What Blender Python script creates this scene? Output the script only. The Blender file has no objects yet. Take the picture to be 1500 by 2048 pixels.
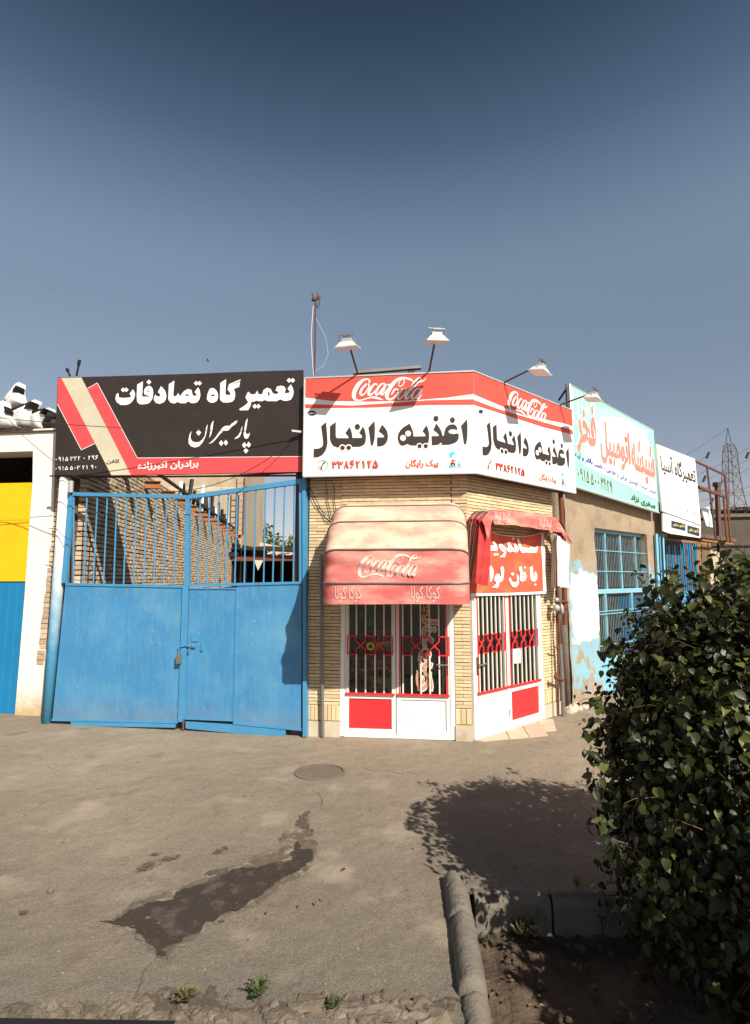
import bpy, math, random
from mathutils import Vector, geometry, noise
random.seed(7)
R = math.radians
sc = bpy.context.scene
COL = sc.collection

# ------------------------------------------------------------------ camera, sky, sun, exposure
F, CX, CY, H = 1085.0, 750.0, 1024.0, 2.0          # photograph: 1500 x 2048, horizon at row 1155
PITCH = math.atan(131 / F)
cam = bpy.data.cameras.new('camera'); camo = bpy.data.objects.new('camera', cam); COL.objects.link(camo)
cam.sensor_fit = 'HORIZONTAL'; cam.sensor_width = 36; cam.lens = F / 1500 * 36
cam.clip_start = 0.05; cam.clip_end = 3000
camo.location = (0, 0, H); camo.rotation_euler = (R(90) + PITCH, 0, 0)
sc.camera = camo

SUN = Vector((0.70, -1.10, 1.11)).normalized()
world = bpy.data.worlds.new('World'); sc.world = world; world.use_nodes = True
wn = world.node_tree; bg = wn.nodes['Background']
sky = wn.nodes.new('ShaderNodeTexSky'); sky.sky_type = 'NISHITA'; sky.sun_disc = False
sky.sun_elevation = math.asin(SUN.z); sky.sun_rotation = math.atan2(SUN.x, SUN.y)
sky.altitude = 1000; sky.air_density = 1.0; sky.dust_density = 1.5; sky.ozone_density = 1.5
# deepen the sky with height, lens vignetting put into its colour
wtc = wn.nodes.new('ShaderNodeTexCoord'); wsx = wn.nodes.new('ShaderNodeSeparateXYZ')
wn.links.new(wtc.outputs['Generated'], wsx.inputs[0])
wr = wn.nodes.new('ShaderNodeValToRGB')
wr.color_ramp.interpolation = 'B_SPLINE'; wr.color_ramp.elements[0].position = 0.0; wr.color_ramp.elements[0].color = (0.55, 0.42, 0.36, 1)
wr.color_ramp.elements[1].position = 0.86; wr.color_ramp.elements[1].color = (0.09, 0.108, 0.122, 1)
for ep, ec in ((.13, (.63, .46, .40)), (.32, (.74, .60, .48)), (.43, (.82, .68, .53)), (.51, (.93, .81, .62)), (.58, (.78, .70, .56)), (.65, (.52, .50, .435)), (.77, (.145, .175, .185))):
    e = wr.color_ramp.elements.new(ep); e.color = (*ec, 1)
wm = wn.nodes.new('ShaderNodeMix'); wm.data_type = 'RGBA'; wm.blend_type = 'MULTIPLY'; wm.inputs[0].default_value = 1
wn.links.new(wsx.outputs['Z'], wr.inputs[0]); wn.links.new(sky.outputs[0], wm.inputs[6])
wn.links.new(wr.outputs[0], wm.inputs[7]); wn.links.new(wm.outputs[2], bg.inputs['Color'])
bg.inputs['Strength'].default_value = 0.15
sl = bpy.data.lights.new('sun', 'SUN'); sl.energy = 5.0; sl.angle = R(0.5); sl.color = (1.0, 0.93, 0.80)
so = bpy.data.objects.new('sun', sl); COL.objects.link(so); so.location = (20, -30, 30)
so.rotation_euler = SUN.to_track_quat('Z', 'Y').to_euler()
sc.view_settings.view_transform = 'Standard'; sc.view_settings.look = 'None'
sc.view_settings.gamma = 1; sc.view_settings.use_curve_mapping = False
sc.view_settings.exposure = 0.55

# ------------------------------------------------------------------ helpers
def ray(u, v):
    x = (u - CX) / F; y = (CY - v) / F; c, s = math.cos(PITCH), math.sin(PITCH)
    return Vector((x, c - s * y, s + c * y))
def G(u, v, z=0.0):
    d = ray(u, v); t = (z - H) / d.z
    return Vector((d.x * t, d.y * t, z))
def D(u, v, depth):                                # point at a known distance away from the viewer's wall
    d = ray(u, v); t = depth / d.y
    return Vector((d.x * t, depth, H + d.z * t))
class Fr:                                          # a vertical wall line: s along it, z up, off outward
    def __init__(s, a, b):
        s.o = Vector((a[0], a[1], 0)); d = Vector((b[0] - a[0], b[1] - a[1], 0)); s.L = d.length; s.d = d.normalized()
        s.n = Vector((s.d.y, -s.d.x, 0))
    def P(s, a, z, off=0.0): return s.o + s.d * a + s.n * off + Vector((0, 0, z))
    def px(s, u, v, off=0.0):
        d = ray(u, v); o = s.o + s.n * off; C = Vector((0, 0, H))
        t = (o - C).dot(s.n) / d.dot(s.n); q = C + d * t
        return ((q - s.o).dot(s.d), q.z)
    def rot(s): return math.atan2(s.d.y, s.d.x)

def tag(o, label=None, cat=None, group=None, kind=None):
    if label: o['label'] = label
    if cat: o['category'] = cat
    if group: o['group'] = group
    if kind: o['kind'] = kind
    return o
def thing(name, label, cat, loc, group=None):
    o = bpy.data.objects.new(name, None); COL.objects.link(o); o.location = loc; o.empty_display_size = .1
    return tag(o, label, cat, group)
def wloc(p):
    v = Vector((0, 0, 0))
    while p is not None: v = v + p.location; p = p.parent
    return v
class MB:
    def __init__(s): s.v = []; s.f = []; s.m = []; s.mi = 0
    def add(s, vs, fs):
        n = len(s.v); s.v += [tuple(x) for x in vs]; s.f += [tuple(i + n for i in f) for f in fs]; s.m += [s.mi] * len(fs)
    def hexa(s, p):                                # p: 4 bottom, 4 top
        s.add(p, [(0, 3, 2, 1), (4, 5, 6, 7), (0, 1, 5, 4), (1, 2, 6, 5), (2, 3, 7, 6), (3, 0, 4, 7)])
    def box(s, fr, s0, s1, z0, z1, o0, o1):
        s.hexa([fr.P(s0, z0, o1), fr.P(s1, z0, o1), fr.P(s1, z0, o0), fr.P(s0, z0, o0),
                fr.P(s0, z1, o1), fr.P(s1, z1, o1), fr.P(s1, z1, o0), fr.P(s0, z1, o0)])
    def wbox(s, x0, x1, y0, y1, z0, z1):
        s.hexa([(x0, y0, z0), (x1, y0, z0), (x1, y1, z0), (x0, y1, z0), (x0, y0, z1), (x1, y0, z1), (x1, y1, z1), (x0, y1, z1)])
    def prism(s, fr, poly, o0, o1):                # outline in (s,z) given depth
        n = len(poly); tri = geometry.tessellate_polygon([[Vector((a, b, 0)) for a, b in poly]])
        area = sum(poly[i][0] * poly[(i + 1) % n][1] - poly[(i + 1) % n][0] * poly[i][1] for i in range(n))
        vs = [fr.P(a, b, o1) for a, b in poly] + [fr.P(a, b, o0) for a, b in poly]
        fs = []
        for t in tri:
            a, b, c = t; q = [poly[i] for i in t]
            ar = (q[1][0] - q[0][0]) * (q[2][1] - q[0][1]) - (q[2][0] - q[0][0]) * (q[1][1] - q[0][1])
            if ar < 0: a, c = c, a
            fs.append((a, b, c)); fs.append((c + n, b + n, a + n))
        for i in range(n):
            j = (i + 1) % n
            fs.append((i, i + n, j + n, j) if area > 0 else (j, j + n, i + n, i))
        s.add(vs, fs)
    def sheet(s, f, loops):                        # flat print: loops[0] outline, others holes; f maps (x,y) to a point
        pts = [p for l in loops for p in l]
        tri = geometry.tessellate_polygon([[Vector((a, b, 0)) for a, b in l] for l in loops])
        s.add([f(a, b) for a, b in pts], [t if True else t for t in tri])
    def tube(s, pts, r, n=6, cap=True, r2=None):
        pts = [Vector(p) for p in pts]; m = len(pts); base = len(s.v); vs = []
        for i, p in enumerate(pts):
            t = (pts[min(i + 1, m - 1)] - pts[max(i - 1, 0)]).normalized()
            a = Vector((0, 0, 1)) if abs(t.z) < .9 else Vector((1, 0, 0))
            x = t.cross(a).normalized(); y = t.cross(x).normalized()
            rr = r if r2 is None else r + (r2 - r) * i / (m - 1)
            for k in range(n):
                w = 2 * math.pi * (k + .5) / n; vs.append(p + x * math.cos(w) * rr + y * math.sin(w) * rr)
        fs = []
        for i in range(m - 1):
            for k in range(n):
                a = i * n + k; b = i * n + (k + 1) % n; fs.append((a, b, b + n, a + n))
        if cap: fs += [tuple(range(n))[::-1], tuple(range((m - 1) * n, m * n))]
        s.add(vs, fs)
    def ribbon(s, f, st, off0=0.0):                # strokes with a width: (x, y, w) through a smooth curve
        pts = []
        if len(st) == 2: pts = st
        else:
            for i in range(len(st) - 1):
                p0, p1, p2, p3 = st[max(i - 1, 0)], st[i], st[i + 1], st[min(i + 2, len(st) - 1)]
                for k in range(5):
                    t = k / 5
                    pts.append([.5 * ((2 * b) + (c - a) * t + (2 * a - 5 * b + 4 * c - d) * t * t + (3 * b - a - 3 * c + d) * t ** 3) for a, b, c, d in zip(p0, p1, p2, p3)])
            pts.append(list(st[-1]))
        vs = []
        for i, p in enumerate(pts):
            a = pts[max(i - 1, 0)]; b = pts[min(i + 1, len(pts) - 1)]
            dx, dy = b[0] - a[0], b[1] - a[1]; l = math.hypot(dx, dy) or 1; nx, ny = -dy / l, dx / l; w = max(p[2], 1e-4) / 2
            vs += [f(p[0] + nx * w, p[1] + ny * w, off0), f(p[0] - nx * w, p[1] - ny * w, off0)]
        s.add(vs, [(2 * i, 2 * i + 1, 2 * i + 3, 2 * i + 2) for i in range(len(pts) - 1)])
    def blob(s, c, r, n=8, rough=.0, seed=0):
        c = Vector(c); vs = []; fs = []; m = n // 2
        for i in range(m + 1):
            for k in range(n):
                th = math.pi * i / m; ph = 2 * math.pi * k / n
                d = Vector((math.sin(th) * math.cos(ph), math.sin(th) * math.sin(ph), math.cos(th)))
                q = 1 + rough * noise.noise(d * 1.7 + Vector((seed, seed * .7, 0)))
                vs.append(c + Vector((d.x * r[0], d.y * r[1], d.z * r[2])) * q)
        for i in range(m):
            for k in range(n):
                fs.append((i * n + k, i * n + (k + 1) % n, (i + 1) * n + (k + 1) % n, (i + 1) * n + k)[::-1])
        s.add(vs, fs)
    def build(s, name, mats, parent=None, smooth=False, loc=None):
        me = bpy.data.meshes.new(name); o = bpy.data.objects.new(name, me); COL.objects.link(o)
        base = wloc(parent)
        if loc is not None: o.location = Vector(loc) - base; base = Vector(loc)
        me.from_pydata([Vector(v) - base for v in s.v], [], s.f)
        for m in (mats if isinstance(mats, (list, tuple)) else [mats]): me.materials.append(m)
        if any(s.m): me.polygons.foreach_set('material_index', s.m)
        if smooth: me.polygons.foreach_set('use_smooth', [True] * len(me.polygons))
        me.update()
        if parent: o.parent = parent
        return o

def zm(box, W=1500.0):                             # enlarged-view coordinates -> photograph coordinates
    k = (box[2] - box[0]) / W
    return lambda x, y: (box[0] + x * k, box[1] + y * k)
def dot(x, y, rx, ry=None, n=14): ry = ry or rx; return [(x + rx * math.cos(2 * math.pi * i / n), y + ry * math.sin(2 * math.pi * i / n)) for i in range(n)]
def dia(x, y, rx, ry=None): ry = ry or rx; return [(x - rx, y), (x, y - ry), (x + rx, y), (x, y + ry)]

# ------------------------------------------------------------------ materials
def M(name, col, rough=.8, var=.12, scale=3., bump=.15, bscale=80., metal=0., dirt=None, dscale=2., dlim=(.5, .65), rnd=0., spec=.3, stretch=None, bdist=.01):
    m = bpy.data.materials.new(name); m.use_nodes = True; nt = m.node_tree; N = nt.nodes; L = nt.links
    b = N['Principled BSDF']; b.inputs['Roughness'].default_value = rough; b.inputs['Metallic'].default_value = metal
    b.inputs['Specular IOR Level'].default_value = spec
    geo = N.new('ShaderNodeNewGeometry'); pos = geo.outputs['Position']
    if stretch:
        mp = N.new('ShaderNodeMapping'); mp.inputs['Scale'].default_value = stretch; L.new(pos, mp.inputs[0]); pos = mp.outputs[0]
    def nz(sc_, det=5.):
        n = N.new('ShaderNodeTexNoise'); n.inputs['Scale'].default_value = sc_; n.inputs['Detail'].default_value = det; n.inputs['Roughness'].default_value = .6
        L.new(pos, n.inputs['Vector']); return n.outputs['Fac']
    def mul(c, fac, lo, hi):
        mr = N.new('ShaderNodeMapRange'); mr.inputs[3].default_value = lo; mr.inputs[4].default_value = hi
        mr.inputs[1].default_value = .25; mr.inputs[2].default_value = .75
        L.new(fac, mr.inputs[0])
        x = N.new('ShaderNodeMix'); x.data_type = 'RGBA'; x.blend_type = 'MULTIPLY'; x.inputs[0].default_value = 1
        cmb = N.new('ShaderNodeCombineColor')
        for k in range(3): L.new(mr.outputs[0], cmb.inputs[k])
        L.new(c, x.inputs[6]); L.new(cmb.outputs[0], x.inputs[7]); return x.outputs[2]
    rgb = N.new('ShaderNodeRGB'); rgb.outputs[0].default_value = (*col, 1); c = rgb.outputs[0]
    c = mul(c, nz(scale), 1 - var, 1 + var)
    c = mul(c, nz(scale * 9, 3.), 1 - var * .5, 1 + var * .5)
    if rnd:
        oi = N.new('ShaderNodeObjectInfo'); ad = N.new('ShaderNodeMath'); ad.operation = 'ADD'
        L.new(oi.outputs['Random'], ad.inputs[0]); L.new(geo.outputs['Random Per Island'], ad.inputs[1])
        fr = N.new('ShaderNodeMath'); fr.operation = 'FRACT'; L.new(ad.outputs[0], fr.inputs[0])
        c = mul(c, fr.outputs[0], 1 - rnd, 1 + rnd)
    if dirt:
        d = nz(dscale, 8.); mr = N.new('ShaderNodeMapRange'); mr.inputs[1].default_value = dlim[0]; mr.inputs[2].default_value = dlim[1]
        L.new(d, mr.inputs[0]); x = N.new('ShaderNodeMix'); x.data_type = 'RGBA'
        L.new(mr.outputs[0], x.inputs[0]); L.new(c, x.inputs[6]); x.inputs[7].default_value = (*dirt, 1); c = x.outputs[2]
    L.new(c, b.inputs['Base Color'])
    if bump:
        bp = N.new('ShaderNodeBump'); bp.inputs['Strength'].default_value = bump; bp.inputs['Distance'].default_value = bdist
        L.new(nz(bscale, 4.), bp.inputs['Height']); L.new(bp.outputs[0], b.inputs['Normal'])
    m['c'] = 1
    return m
def nodes(m): return m.node_tree.nodes, m.node_tree.links, m.node_tree.nodes['Principled BSDF']
def zmix(m, col, z0, z1, nsc=6., namp=.5):         # a second coat of paint up to an uneven height
    N, L, b = nodes(m); old = b.inputs['Base Color'].links[0].from_socket
    g = N.new('ShaderNodeNewGeometry'); sx = N.new('ShaderNodeSeparateXYZ'); L.new(g.outputs['Position'], sx.inputs[0])
    n = N.new('ShaderNodeTexNoise'); n.inputs['Scale'].default_value = nsc; n.inputs['Detail'].default_value = 6; L.new(g.outputs['Position'], n.inputs['Vector'])
    a = N.new('ShaderNodeMath'); a.operation = 'MULTIPLY_ADD'; L.new(n.outputs['Fac'], a.inputs[0]); a.inputs[1].default_value = namp; L.new(sx.outputs['Z'], a.inputs[2])
    mr = N.new('ShaderNodeMapRange'); mr.inputs[1].default_value = z0 + namp * .5; mr.inputs[2].default_value = z1 + namp * .5
    L.new(a.outputs[0], mr.inputs[0]); x = N.new('ShaderNodeMix'); x.data_type = 'RGBA'; L.new(mr.outputs[0], x.inputs[0])
    x.inputs[6].default_value = (*col, 1); L.new(old, x.inputs[7]); L.new(x.outputs[2], b.inputs['Base Color'])

def worn_paint(m):                                  # scuffs, chips, streaks of rust and dust on a painted sheet
    N, L, b = nodes(m); c = b.inputs['Base Color'].links[0].from_socket; g = N.new('ShaderNodeNewGeometry')
    def layer(c, scale, stretch, lo, hi, col, amt):
        mp = N.new('ShaderNodeMapping'); mp.inputs['Scale'].default_value = stretch; L.new(g.outputs['Position'], mp.inputs[0])
        n = N.new('ShaderNodeTexNoise'); n.inputs['Scale'].default_value = scale; n.inputs['Detail'].default_value = 7; n.inputs['Roughness'].default_value = .65; L.new(mp.outputs[0], n.inputs['Vector'])
        r = N.new('ShaderNodeMapRange'); r.inputs[1].default_value = lo; r.inputs[2].default_value = hi; r.inputs[4].default_value = amt; L.new(n.outputs['Fac'], r.inputs[0])
        x = N.new('ShaderNodeMix'); x.data_type = 'RGBA'; L.new(r.outputs[0], x.inputs[0]); L.new(c, x.inputs[6]); x.inputs[7].default_value = (*col, 1); return x.outputs[2]
    c = layer(c, 5, (6, 6, .5), .50, .72, (.12, .28, .42), .7)
    c = layer(c, 3, (1, 1, 1), .60, .78, (.20, .32, .38), .5)
    c = layer(c, 22, (1, 1, 1), .67, .70, (.50, .52, .50), .8)
    c = layer(c, 9, (2, 2, 1), .67, .73, (.14, .09, .06), .8)
    sx = N.new('ShaderNodeSeparateXYZ'); L.new(g.outputs['Position'], sx.inputs[0]); mp = N.new('ShaderNodeMapping'); mp.inputs['Scale'].default_value = (9, 9, 1.2); L.new(g.outputs['Position'], mp.inputs[0])
    n = N.new('ShaderNodeTexNoise'); n.inputs['Scale'].default_value = 3; n.inputs['Detail'].default_value = 6; L.new(mp.outputs[0], n.inputs['Vector'])
    a = N.new('ShaderNodeMath'); a.operation = 'MULTIPLY_ADD'; L.new(n.outputs['Fac'], a.inputs[0]); a.inputs[1].default_value = -.75; L.new(sx.outputs['Z'], a.inputs[2])
    r = N.new('ShaderNodeMapRange'); r.inputs[1].default_value = -.32; r.inputs[2].default_value = .02; r.inputs[3].default_value = .35; r.inputs[4].default_value = 0; L.new(a.outputs[0], r.inputs[0])
    x = N.new('ShaderNodeMix'); x.data_type = 'RGBA'; L.new(r.outputs[0], x.inputs[0]); L.new(c, x.inputs[6]); x.inputs[7].default_value = (.20, .17, .13, 1)
    L.new(x.outputs[2], b.inputs['Base Color'])
def ground_mat():
    m = M('dusty_asphalt', (.235, .190, .142), .93, .10, .9, 0, 60, dirt=(.30, .245, .18), dscale=.55, dlim=(.45, .7))
    N, L, b = nodes(m); old = b.inputs['Base Color'].links[0].from_socket
    g = N.new('ShaderNodeNewGeometry'); P = g.outputs['Position']
    def tex(kind, s, **k):
        t = N.new(kind); t.inputs['Scale'].default_value = s; L.new(k.get('v', P), t.inputs['Vector'])
        if 'det' in k: t.inputs['Detail'].default_value = k['det']
        return t
    def ramp(x, a, b_):
        r = N.new('ShaderNodeMapRange'); r.inputs[1].default_value = a; r.inputs[2].default_value = b_; L.new(x, r.inputs[0]); return r.outputs[0]
    def mixc(f, c1, c2):
        x = N.new('ShaderNodeMix'); x.data_type = 'RGBA'; L.new(f, x.inputs[0]); L.new(c1, x.inputs[6])
        if isinstance(c2, tuple): x.inputs[7].default_value = (*c2, 1)
        else: L.new(c2, x.inputs[7])
        return x.outputs[2]
    # grey old asphalt comes through nearer the road, dust lies by the shop fronts
    sx = N.new('ShaderNodeSeparateXYZ'); L.new(P, sx.inputs[0])
    n1 = tex('ShaderNodeTexNoise', .8, det=6); ma = N.new('ShaderNodeMath'); ma.operation = 'MULTIPLY_ADD'
    L.new(n1.outputs['Fac'], ma.inputs[0]); ma.inputs[1].default_value = 3.; L.new(sx.outputs['Y'], ma.inputs[2])
    near = N.new('ShaderNodeMapRange'); near.inputs[1].default_value = 4.2; near.inputs[2].default_value = 7.4; near.inputs[3].default_value = .85; near.inputs[4].default_value = 0
    L.new(ma.outputs[0], near.inputs[0]); c = mixc(near.outputs[0], old, (.135, .118, .098))
    # aggregate speckle
    vo = tex('ShaderNodeTexVoronoi', 130); sp = ramp(vo.outputs['Distance'], .0, .55)
    ag = N.new('ShaderNodeMix'); ag.data_type = 'RGBA'; ag.blend_type = 'MULTIPLY'; ag.inputs[0].default_value = .6
    L.new(c, ag.inputs[6]); vr = N.new('ShaderNodeMapRange'); vr.inputs[3].default_value = .45; vr.inputs[4].default_value = 1.35
    L.new(vo.outputs['Color'], vr.inputs[0]); cc = N.new('ShaderNodeCombineColor')
    for k in range(3): L.new(vr.outputs[0], cc.inputs[k])
    L.new(cc.outputs[0], ag.inputs[7]); c = ag.outputs[2]
    # stains
    st = tex('ShaderNodeTexNoise', 2.7, det=9); c = mixc(ramp(st.outputs['Fac'], .62, .80), c, (.135, .108, .082)); lt = tex('ShaderNodeTexNoise', 1.7, det=8); c = mixc(ramp(lt.outputs['Fac'], .56, .72), c, (.30, .25, .19))
    st2 = tex('ShaderNodeTexNoise', 12, det=6); c = mixc(ramp(st2.outputs['Fac'], .68, .76), c, (.10, .08, .065))
    # cracks
    wv = tex('ShaderNodeTexNoise', 3.5, det=7)
    va = N.new('ShaderNodeVectorMath'); va.operation = 'MULTIPLY_ADD'; L.new(wv.outputs['Color'], va.inputs[0]); va.inputs[1].default_value = (.5, .5, 0); L.new(P, va.inputs[2])
    cr = N.new('ShaderNodeTexVoronoi'); cr.feature = 'DISTANCE_TO_EDGE'; cr.inputs['Scale'].default_value = .62; L.new(va.outputs[0], cr.inputs['Vector'])
    ck = N.new('ShaderNodeMapRange'); ck.inputs[1].default_value = .0; ck.inputs[2].default_value = .007; ck.inputs[3].default_value = 1; ck.inputs[4].default_value = 0
    L.new(cr.outputs['Distance'], ck.inputs[0]); gap = tex('ShaderNodeTexNoise', 1.3, det=2); gk = ramp(gap.outputs['Fac'], .55, .64)
    mm = N.new('ShaderNodeMath'); mm.operation = 'MULTIPLY'; L.new(ck.outputs[0], mm.inputs[0]); L.new(gk, mm.inputs[1])
    m7 = N.new('ShaderNodeMath'); m7.operation = 'MULTIPLY'; L.new(mm.outputs[0], m7.inputs[0]); m7.inputs[1].default_value = .6
    c = mixc(m7.outputs[0], c, (.09, .072, .055))
    L.new(c, b.inputs['Base Color'])
    # relief: gravel, undulation, cracks
    h1 = tex('ShaderNodeTexNoise', 5, det=8); h2 = tex('ShaderNodeTexNoise', 90, det=3)
    b1 = N.new('ShaderNodeBump'); b1.inputs['Strength'].default_value = .55; b1.inputs['Distance'].default_value = .05; L.new(h1.outputs['Fac'], b1.inputs['Height'])
    b2 = N.new('ShaderNodeBump'); b2.inputs['Strength'].default_value = .55; b2.inputs['Distance'].default_value = .008; L.new(h2.outputs['Fac'], b2.inputs['Height']); L.new(b1.outputs[0], b2.inputs['Normal'])
    b3 = N.new('ShaderNodeBump'); b3.inputs['Strength'].default_value = .6; b3.inputs['Distance'].default_value = -.01; L.new(mm.outputs[0], b3.inputs['Height']); L.new(b2.outputs[0], b3.inputs['Normal'])
    L.new(b3.outputs[0], b.inputs['Normal'])
    return m
def glass_mat():
    m = bpy.data.materials.new('window_glass'); m.use_nodes = True; N = m.node_tree.nodes; L = m.node_tree.links
    N.remove(N['Principled BSDF']); out = N['Material Output']
    tr = N.new('ShaderNodeBsdfTransparent'); tr.inputs[0].default_value = (.82, .84, .84, 1)
    gl = N.new('ShaderNodeBsdfGlossy'); gl.inputs['Roughness'].default_value = .03; gl.inputs[0].default_value = (.9, .9, .9, 1)
    df = N.new('ShaderNodeBsdfDiffuse'); df.inputs[0].default_value = (.45, .42, .38, 1)
    n = N.new('ShaderNodeTexNoise'); n.inputs['Scale'].default_value = 3; g = N.new('ShaderNodeNewGeometry'); L.new(g.outputs['Position'], n.inputs['Vector'])
    mr = N.new('ShaderNodeMapRange'); mr.inputs[1].default_value = .4; mr.inputs[2].default_value = .8; mr.inputs[4].default_value = .06; L.new(n.outputs['Fac'], mr.inputs[0])
    fz = N.new('ShaderNodeFresnel'); fz.inputs[0].default_value = 1.5
    m1 = N.new('ShaderNodeMixShader'); L.new(mr.outputs[0], m1.inputs[0]); L.new(tr.outputs[0], m1.inputs[1]); L.new(df.outputs[0], m1.inputs[2])
    m2 = N.new('ShaderNodeMixShader'); L.new(fz.outputs[0], m2.inputs[0]); L.new(m1.outputs[0], m2.inputs[1]); L.new(gl.outputs[0], m2.inputs[2])
    L.new(m2.outputs[0], out.inputs[0]); return m

def ragged(m, lo, hi, scale):                      # a thin coat that breaks up over the ground below
    N, L, b = nodes(m); g = N.new('ShaderNodeNewGeometry'); n = N.new('ShaderNodeTexNoise'); n.inputs['Scale'].default_value = scale; n.inputs['Detail'].default_value = 7
    L.new(g.outputs['Position'], n.inputs['Vector']); r = N.new('ShaderNodeMapRange'); r.inputs[1].default_value = lo; r.inputs[2].default_value = hi
    L.new(n.outputs['Fac'], r.inputs[0]); L.new(r.outputs[0], b.inputs['Alpha']); return m
K = {}
K['ground'] = ground_mat()
K['glass'] = glass_mat()
K['white_print'] = M('white_sign_vinyl', (.78, .78, .76), .5, .03, 2, 0, dirt=(.62, .60, .55), dscale=1.5, dlim=(.62, .9))
K['letter_white'] = M('white_lettering', (.80, .80, .77), .5, .02, 3, 0)
K['letter_dark'] = M('charcoal_lettering', (.040, .030, .028), .5, .08, 3, 0)
K['red_print'] = M('red_sign_vinyl', (.70, .085, .062), .5, .08, 3, 0)
K['red_text'] = M('red_lettering', (.75, .085, .045), .5, .05, 3, 0)
K['red_outline'] = M('dark_red_outline', (.30, .02, .02), .6, .05, 3, 0)
K['black_print'] = M('black_banner_vinyl', (.034, .026, .024), .45, .15, 2, .1, 8, bdist=.02)
K['coral_print'] = M('coral_banner_vinyl', (.70, .075, .085), .45, .08, 2, 0)
K['cream_print'] = M('cream_banner_vinyl', (.55, .50, .38), .5, .12, 1.5, 0)
K['grey_metal'] = M('grey_steel', (.22, .21, .20), .5, .12, 8, .1, 60, .5)
K['brown_metal'] = M('brown_primer_steel', (.10, .045, .035), .6, .2, 8, .1, 60)
K['alu'] = M('pale_aluminium', (.55, .55, .54), .4, .08, 8, 0, metal=.4)
K['gate_blue'] = M('blue_gate_paint', (.050, .220, .44), .45, .10, 1.4, .25, 3.2, dirt=(.10, .29, .47), dscale=1.1, dlim=(.5, .72), spec=.45, bdist=.02)
worn_paint(K['gate_blue'])
K['gate_blue2'] = M('blue_frame_paint', (.058, .245, .455), .45, .10, 3, .1, 30, dirt=(.16, .10, .06), dscale=7, dlim=(.68, .72), spec=.5)
K['bright_blue'] = M('deep_blue_shutter_paint', (.012, .17, .36), .5, .08, 3, .08, 20)
K['yellow'] = M('yellow_shutter_paint', (.80, .46, .006), .55, .08, 2, .15, 5, dirt=(.72, .38, .01), dscale=2, dlim=(.45, .7), bdist=.02)
K['whitewash'] = M('whitewashed_plaster', (.76, .73, .67), .9, .05, 2.5, .5, 22, dirt=(.60, .52, .40), dscale=2.2, dlim=(.58, .78), bdist=.015)
zmix(K['whitewash'], (.50, .37, .22), .05, .45, 5, .5)
K['column_paint'] = M('blue_over_white_column_paint', (.66, .64, .58), .85, .08, 5, .3, 30)
zmix(K['column_paint'], (.075, .30, .50), .9, 2.7, 7, 1.6)
K['adobe'] = M('clay_brick', (.50, .385, .27), .95, .16, 5, .9, 45, rnd=.16, bdist=.012)
K['mud'] = M('mud_mortar', (.105, .075, .052), .95, .2, 6, .8, 30, bdist=.02)
K['brick'] = M('yellow_facing_brick', (.61, .475, .295), .85, .08, 6, .3, 90, rnd=.10, bdist=.004)
K['mortar'] = M('dark_brick_joint', (.19, .135, .09), .95, .2, 6, .3, 60)
K['plinth'] = M('pale_plinth_stone', (.50, .43, .33), .8, .14, 5, .3, 50, dirt=(.30, .24, .17), dscale=4, dlim=(.5, .75))
K['door_white'] = M('white_door_paint', (.80, .79, .76), .4, .02, 2, 0, spec=.5, dirt=(.68, .62, .52), dscale=3, dlim=(.66, .9))
K['door_red'] = M('red_door_paint', (.68, .030, .035), .45, .05, 3, .05, 30, spec=.4)
K['bar_cream'] = M('cream_bar_paint', (.70, .67, .58), .45, .05, 5, 0)
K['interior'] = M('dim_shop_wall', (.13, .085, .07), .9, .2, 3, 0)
K['crate_red'] = M('red_crate_plastic', (.55, .03, .03), .5, .1, 4, 0)
K['crate_yellow'] = M('yellow_crate_plastic', (.62, .34, .02), .5, .1, 4, 0)
K['crate_white'] = M('white_crate_plastic', (.6, .58, .55), .5, .1, 4, 0)
K['black'] = M('black_rubber', (.012, .012, .012), .6, .1, 4, 0)
K['cable'] = M('dark_cable', (.03, .025, .022), .7, .1, 4, 0)
K['near_black'] = M('near_black_matt', (.018, .014, .012), .9, .1, 4, 0)  # near black puts the darkness inside shed and garage into the colour
K['lamp_white'] = M('white_lamp_enamel', (.60, .60, .58), .4, .05, 6, 0, spec=.5)
K['concrete'] = M('kerb_concrete', (.165, .145, .12), .9, .16, 4, .8, 50, dirt=(.10, .085, .07), dscale=6, dlim=(.5, .75), bdist=.012)
K['rubble'] = M('broken_asphalt', (.15, .12, .092), .95, .2, 5, .8, 50, dirt=(.085, .068, .052), dscale=4, dlim=(.45, .65), rnd=.25, bdist=.01)
K['soil'] = M('damp_planter_soil', (.085, .060, .043), .95, .2, 6, .9, 25, dirt=(.11, .085, .06), dscale=5, dlim=(.55, .7), bdist=.03)
K['wet'] = M('wet_asphalt', (.046, .034, .026), .62, .12, 6, .35, 60, dirt=(.105, .082, .064), dscale=7, dlim=(.52, .68), spec=.25, bdist=.012)
K['silt'] = M('dried_silt', (.27, .225, .17), .95, .10, 6, .5, 60, dirt=(.18, .15, .118), dscale=6, dlim=(.40, .58), bdist=.01)
K['damp'] = M('damp_stain', (.10, .078, .058), .8, .18, 8, .4, 60, bdist=.01)
ragged(K['silt'], .38, .52, 14); ragged(K['damp'], .36, .58, 16); ragged(K['wet'], .30, .42, 22)
K['damp_edge'] = ragged(M('half_dried_edge', (.13, .102, .076), .85, .18, 8, .4, 60, bdist=.01), .44, .62, 9)
K['iron'] = M('dusty_cast_iron', (.155, .128, .10), .85, .12, 8, .3, 90)
K['tile'] = M('pink_beige_floor_tile', (.56, .42, .31), .7, .10, 5, .2, 50, rnd=.10, dirt=(.42, .34, .25), dscale=6, dlim=(.5, .75))
K['rust'] = M('rusty_red_steel', (.15, .055, .033), .75, .2, 7, .3, 50)
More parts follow.
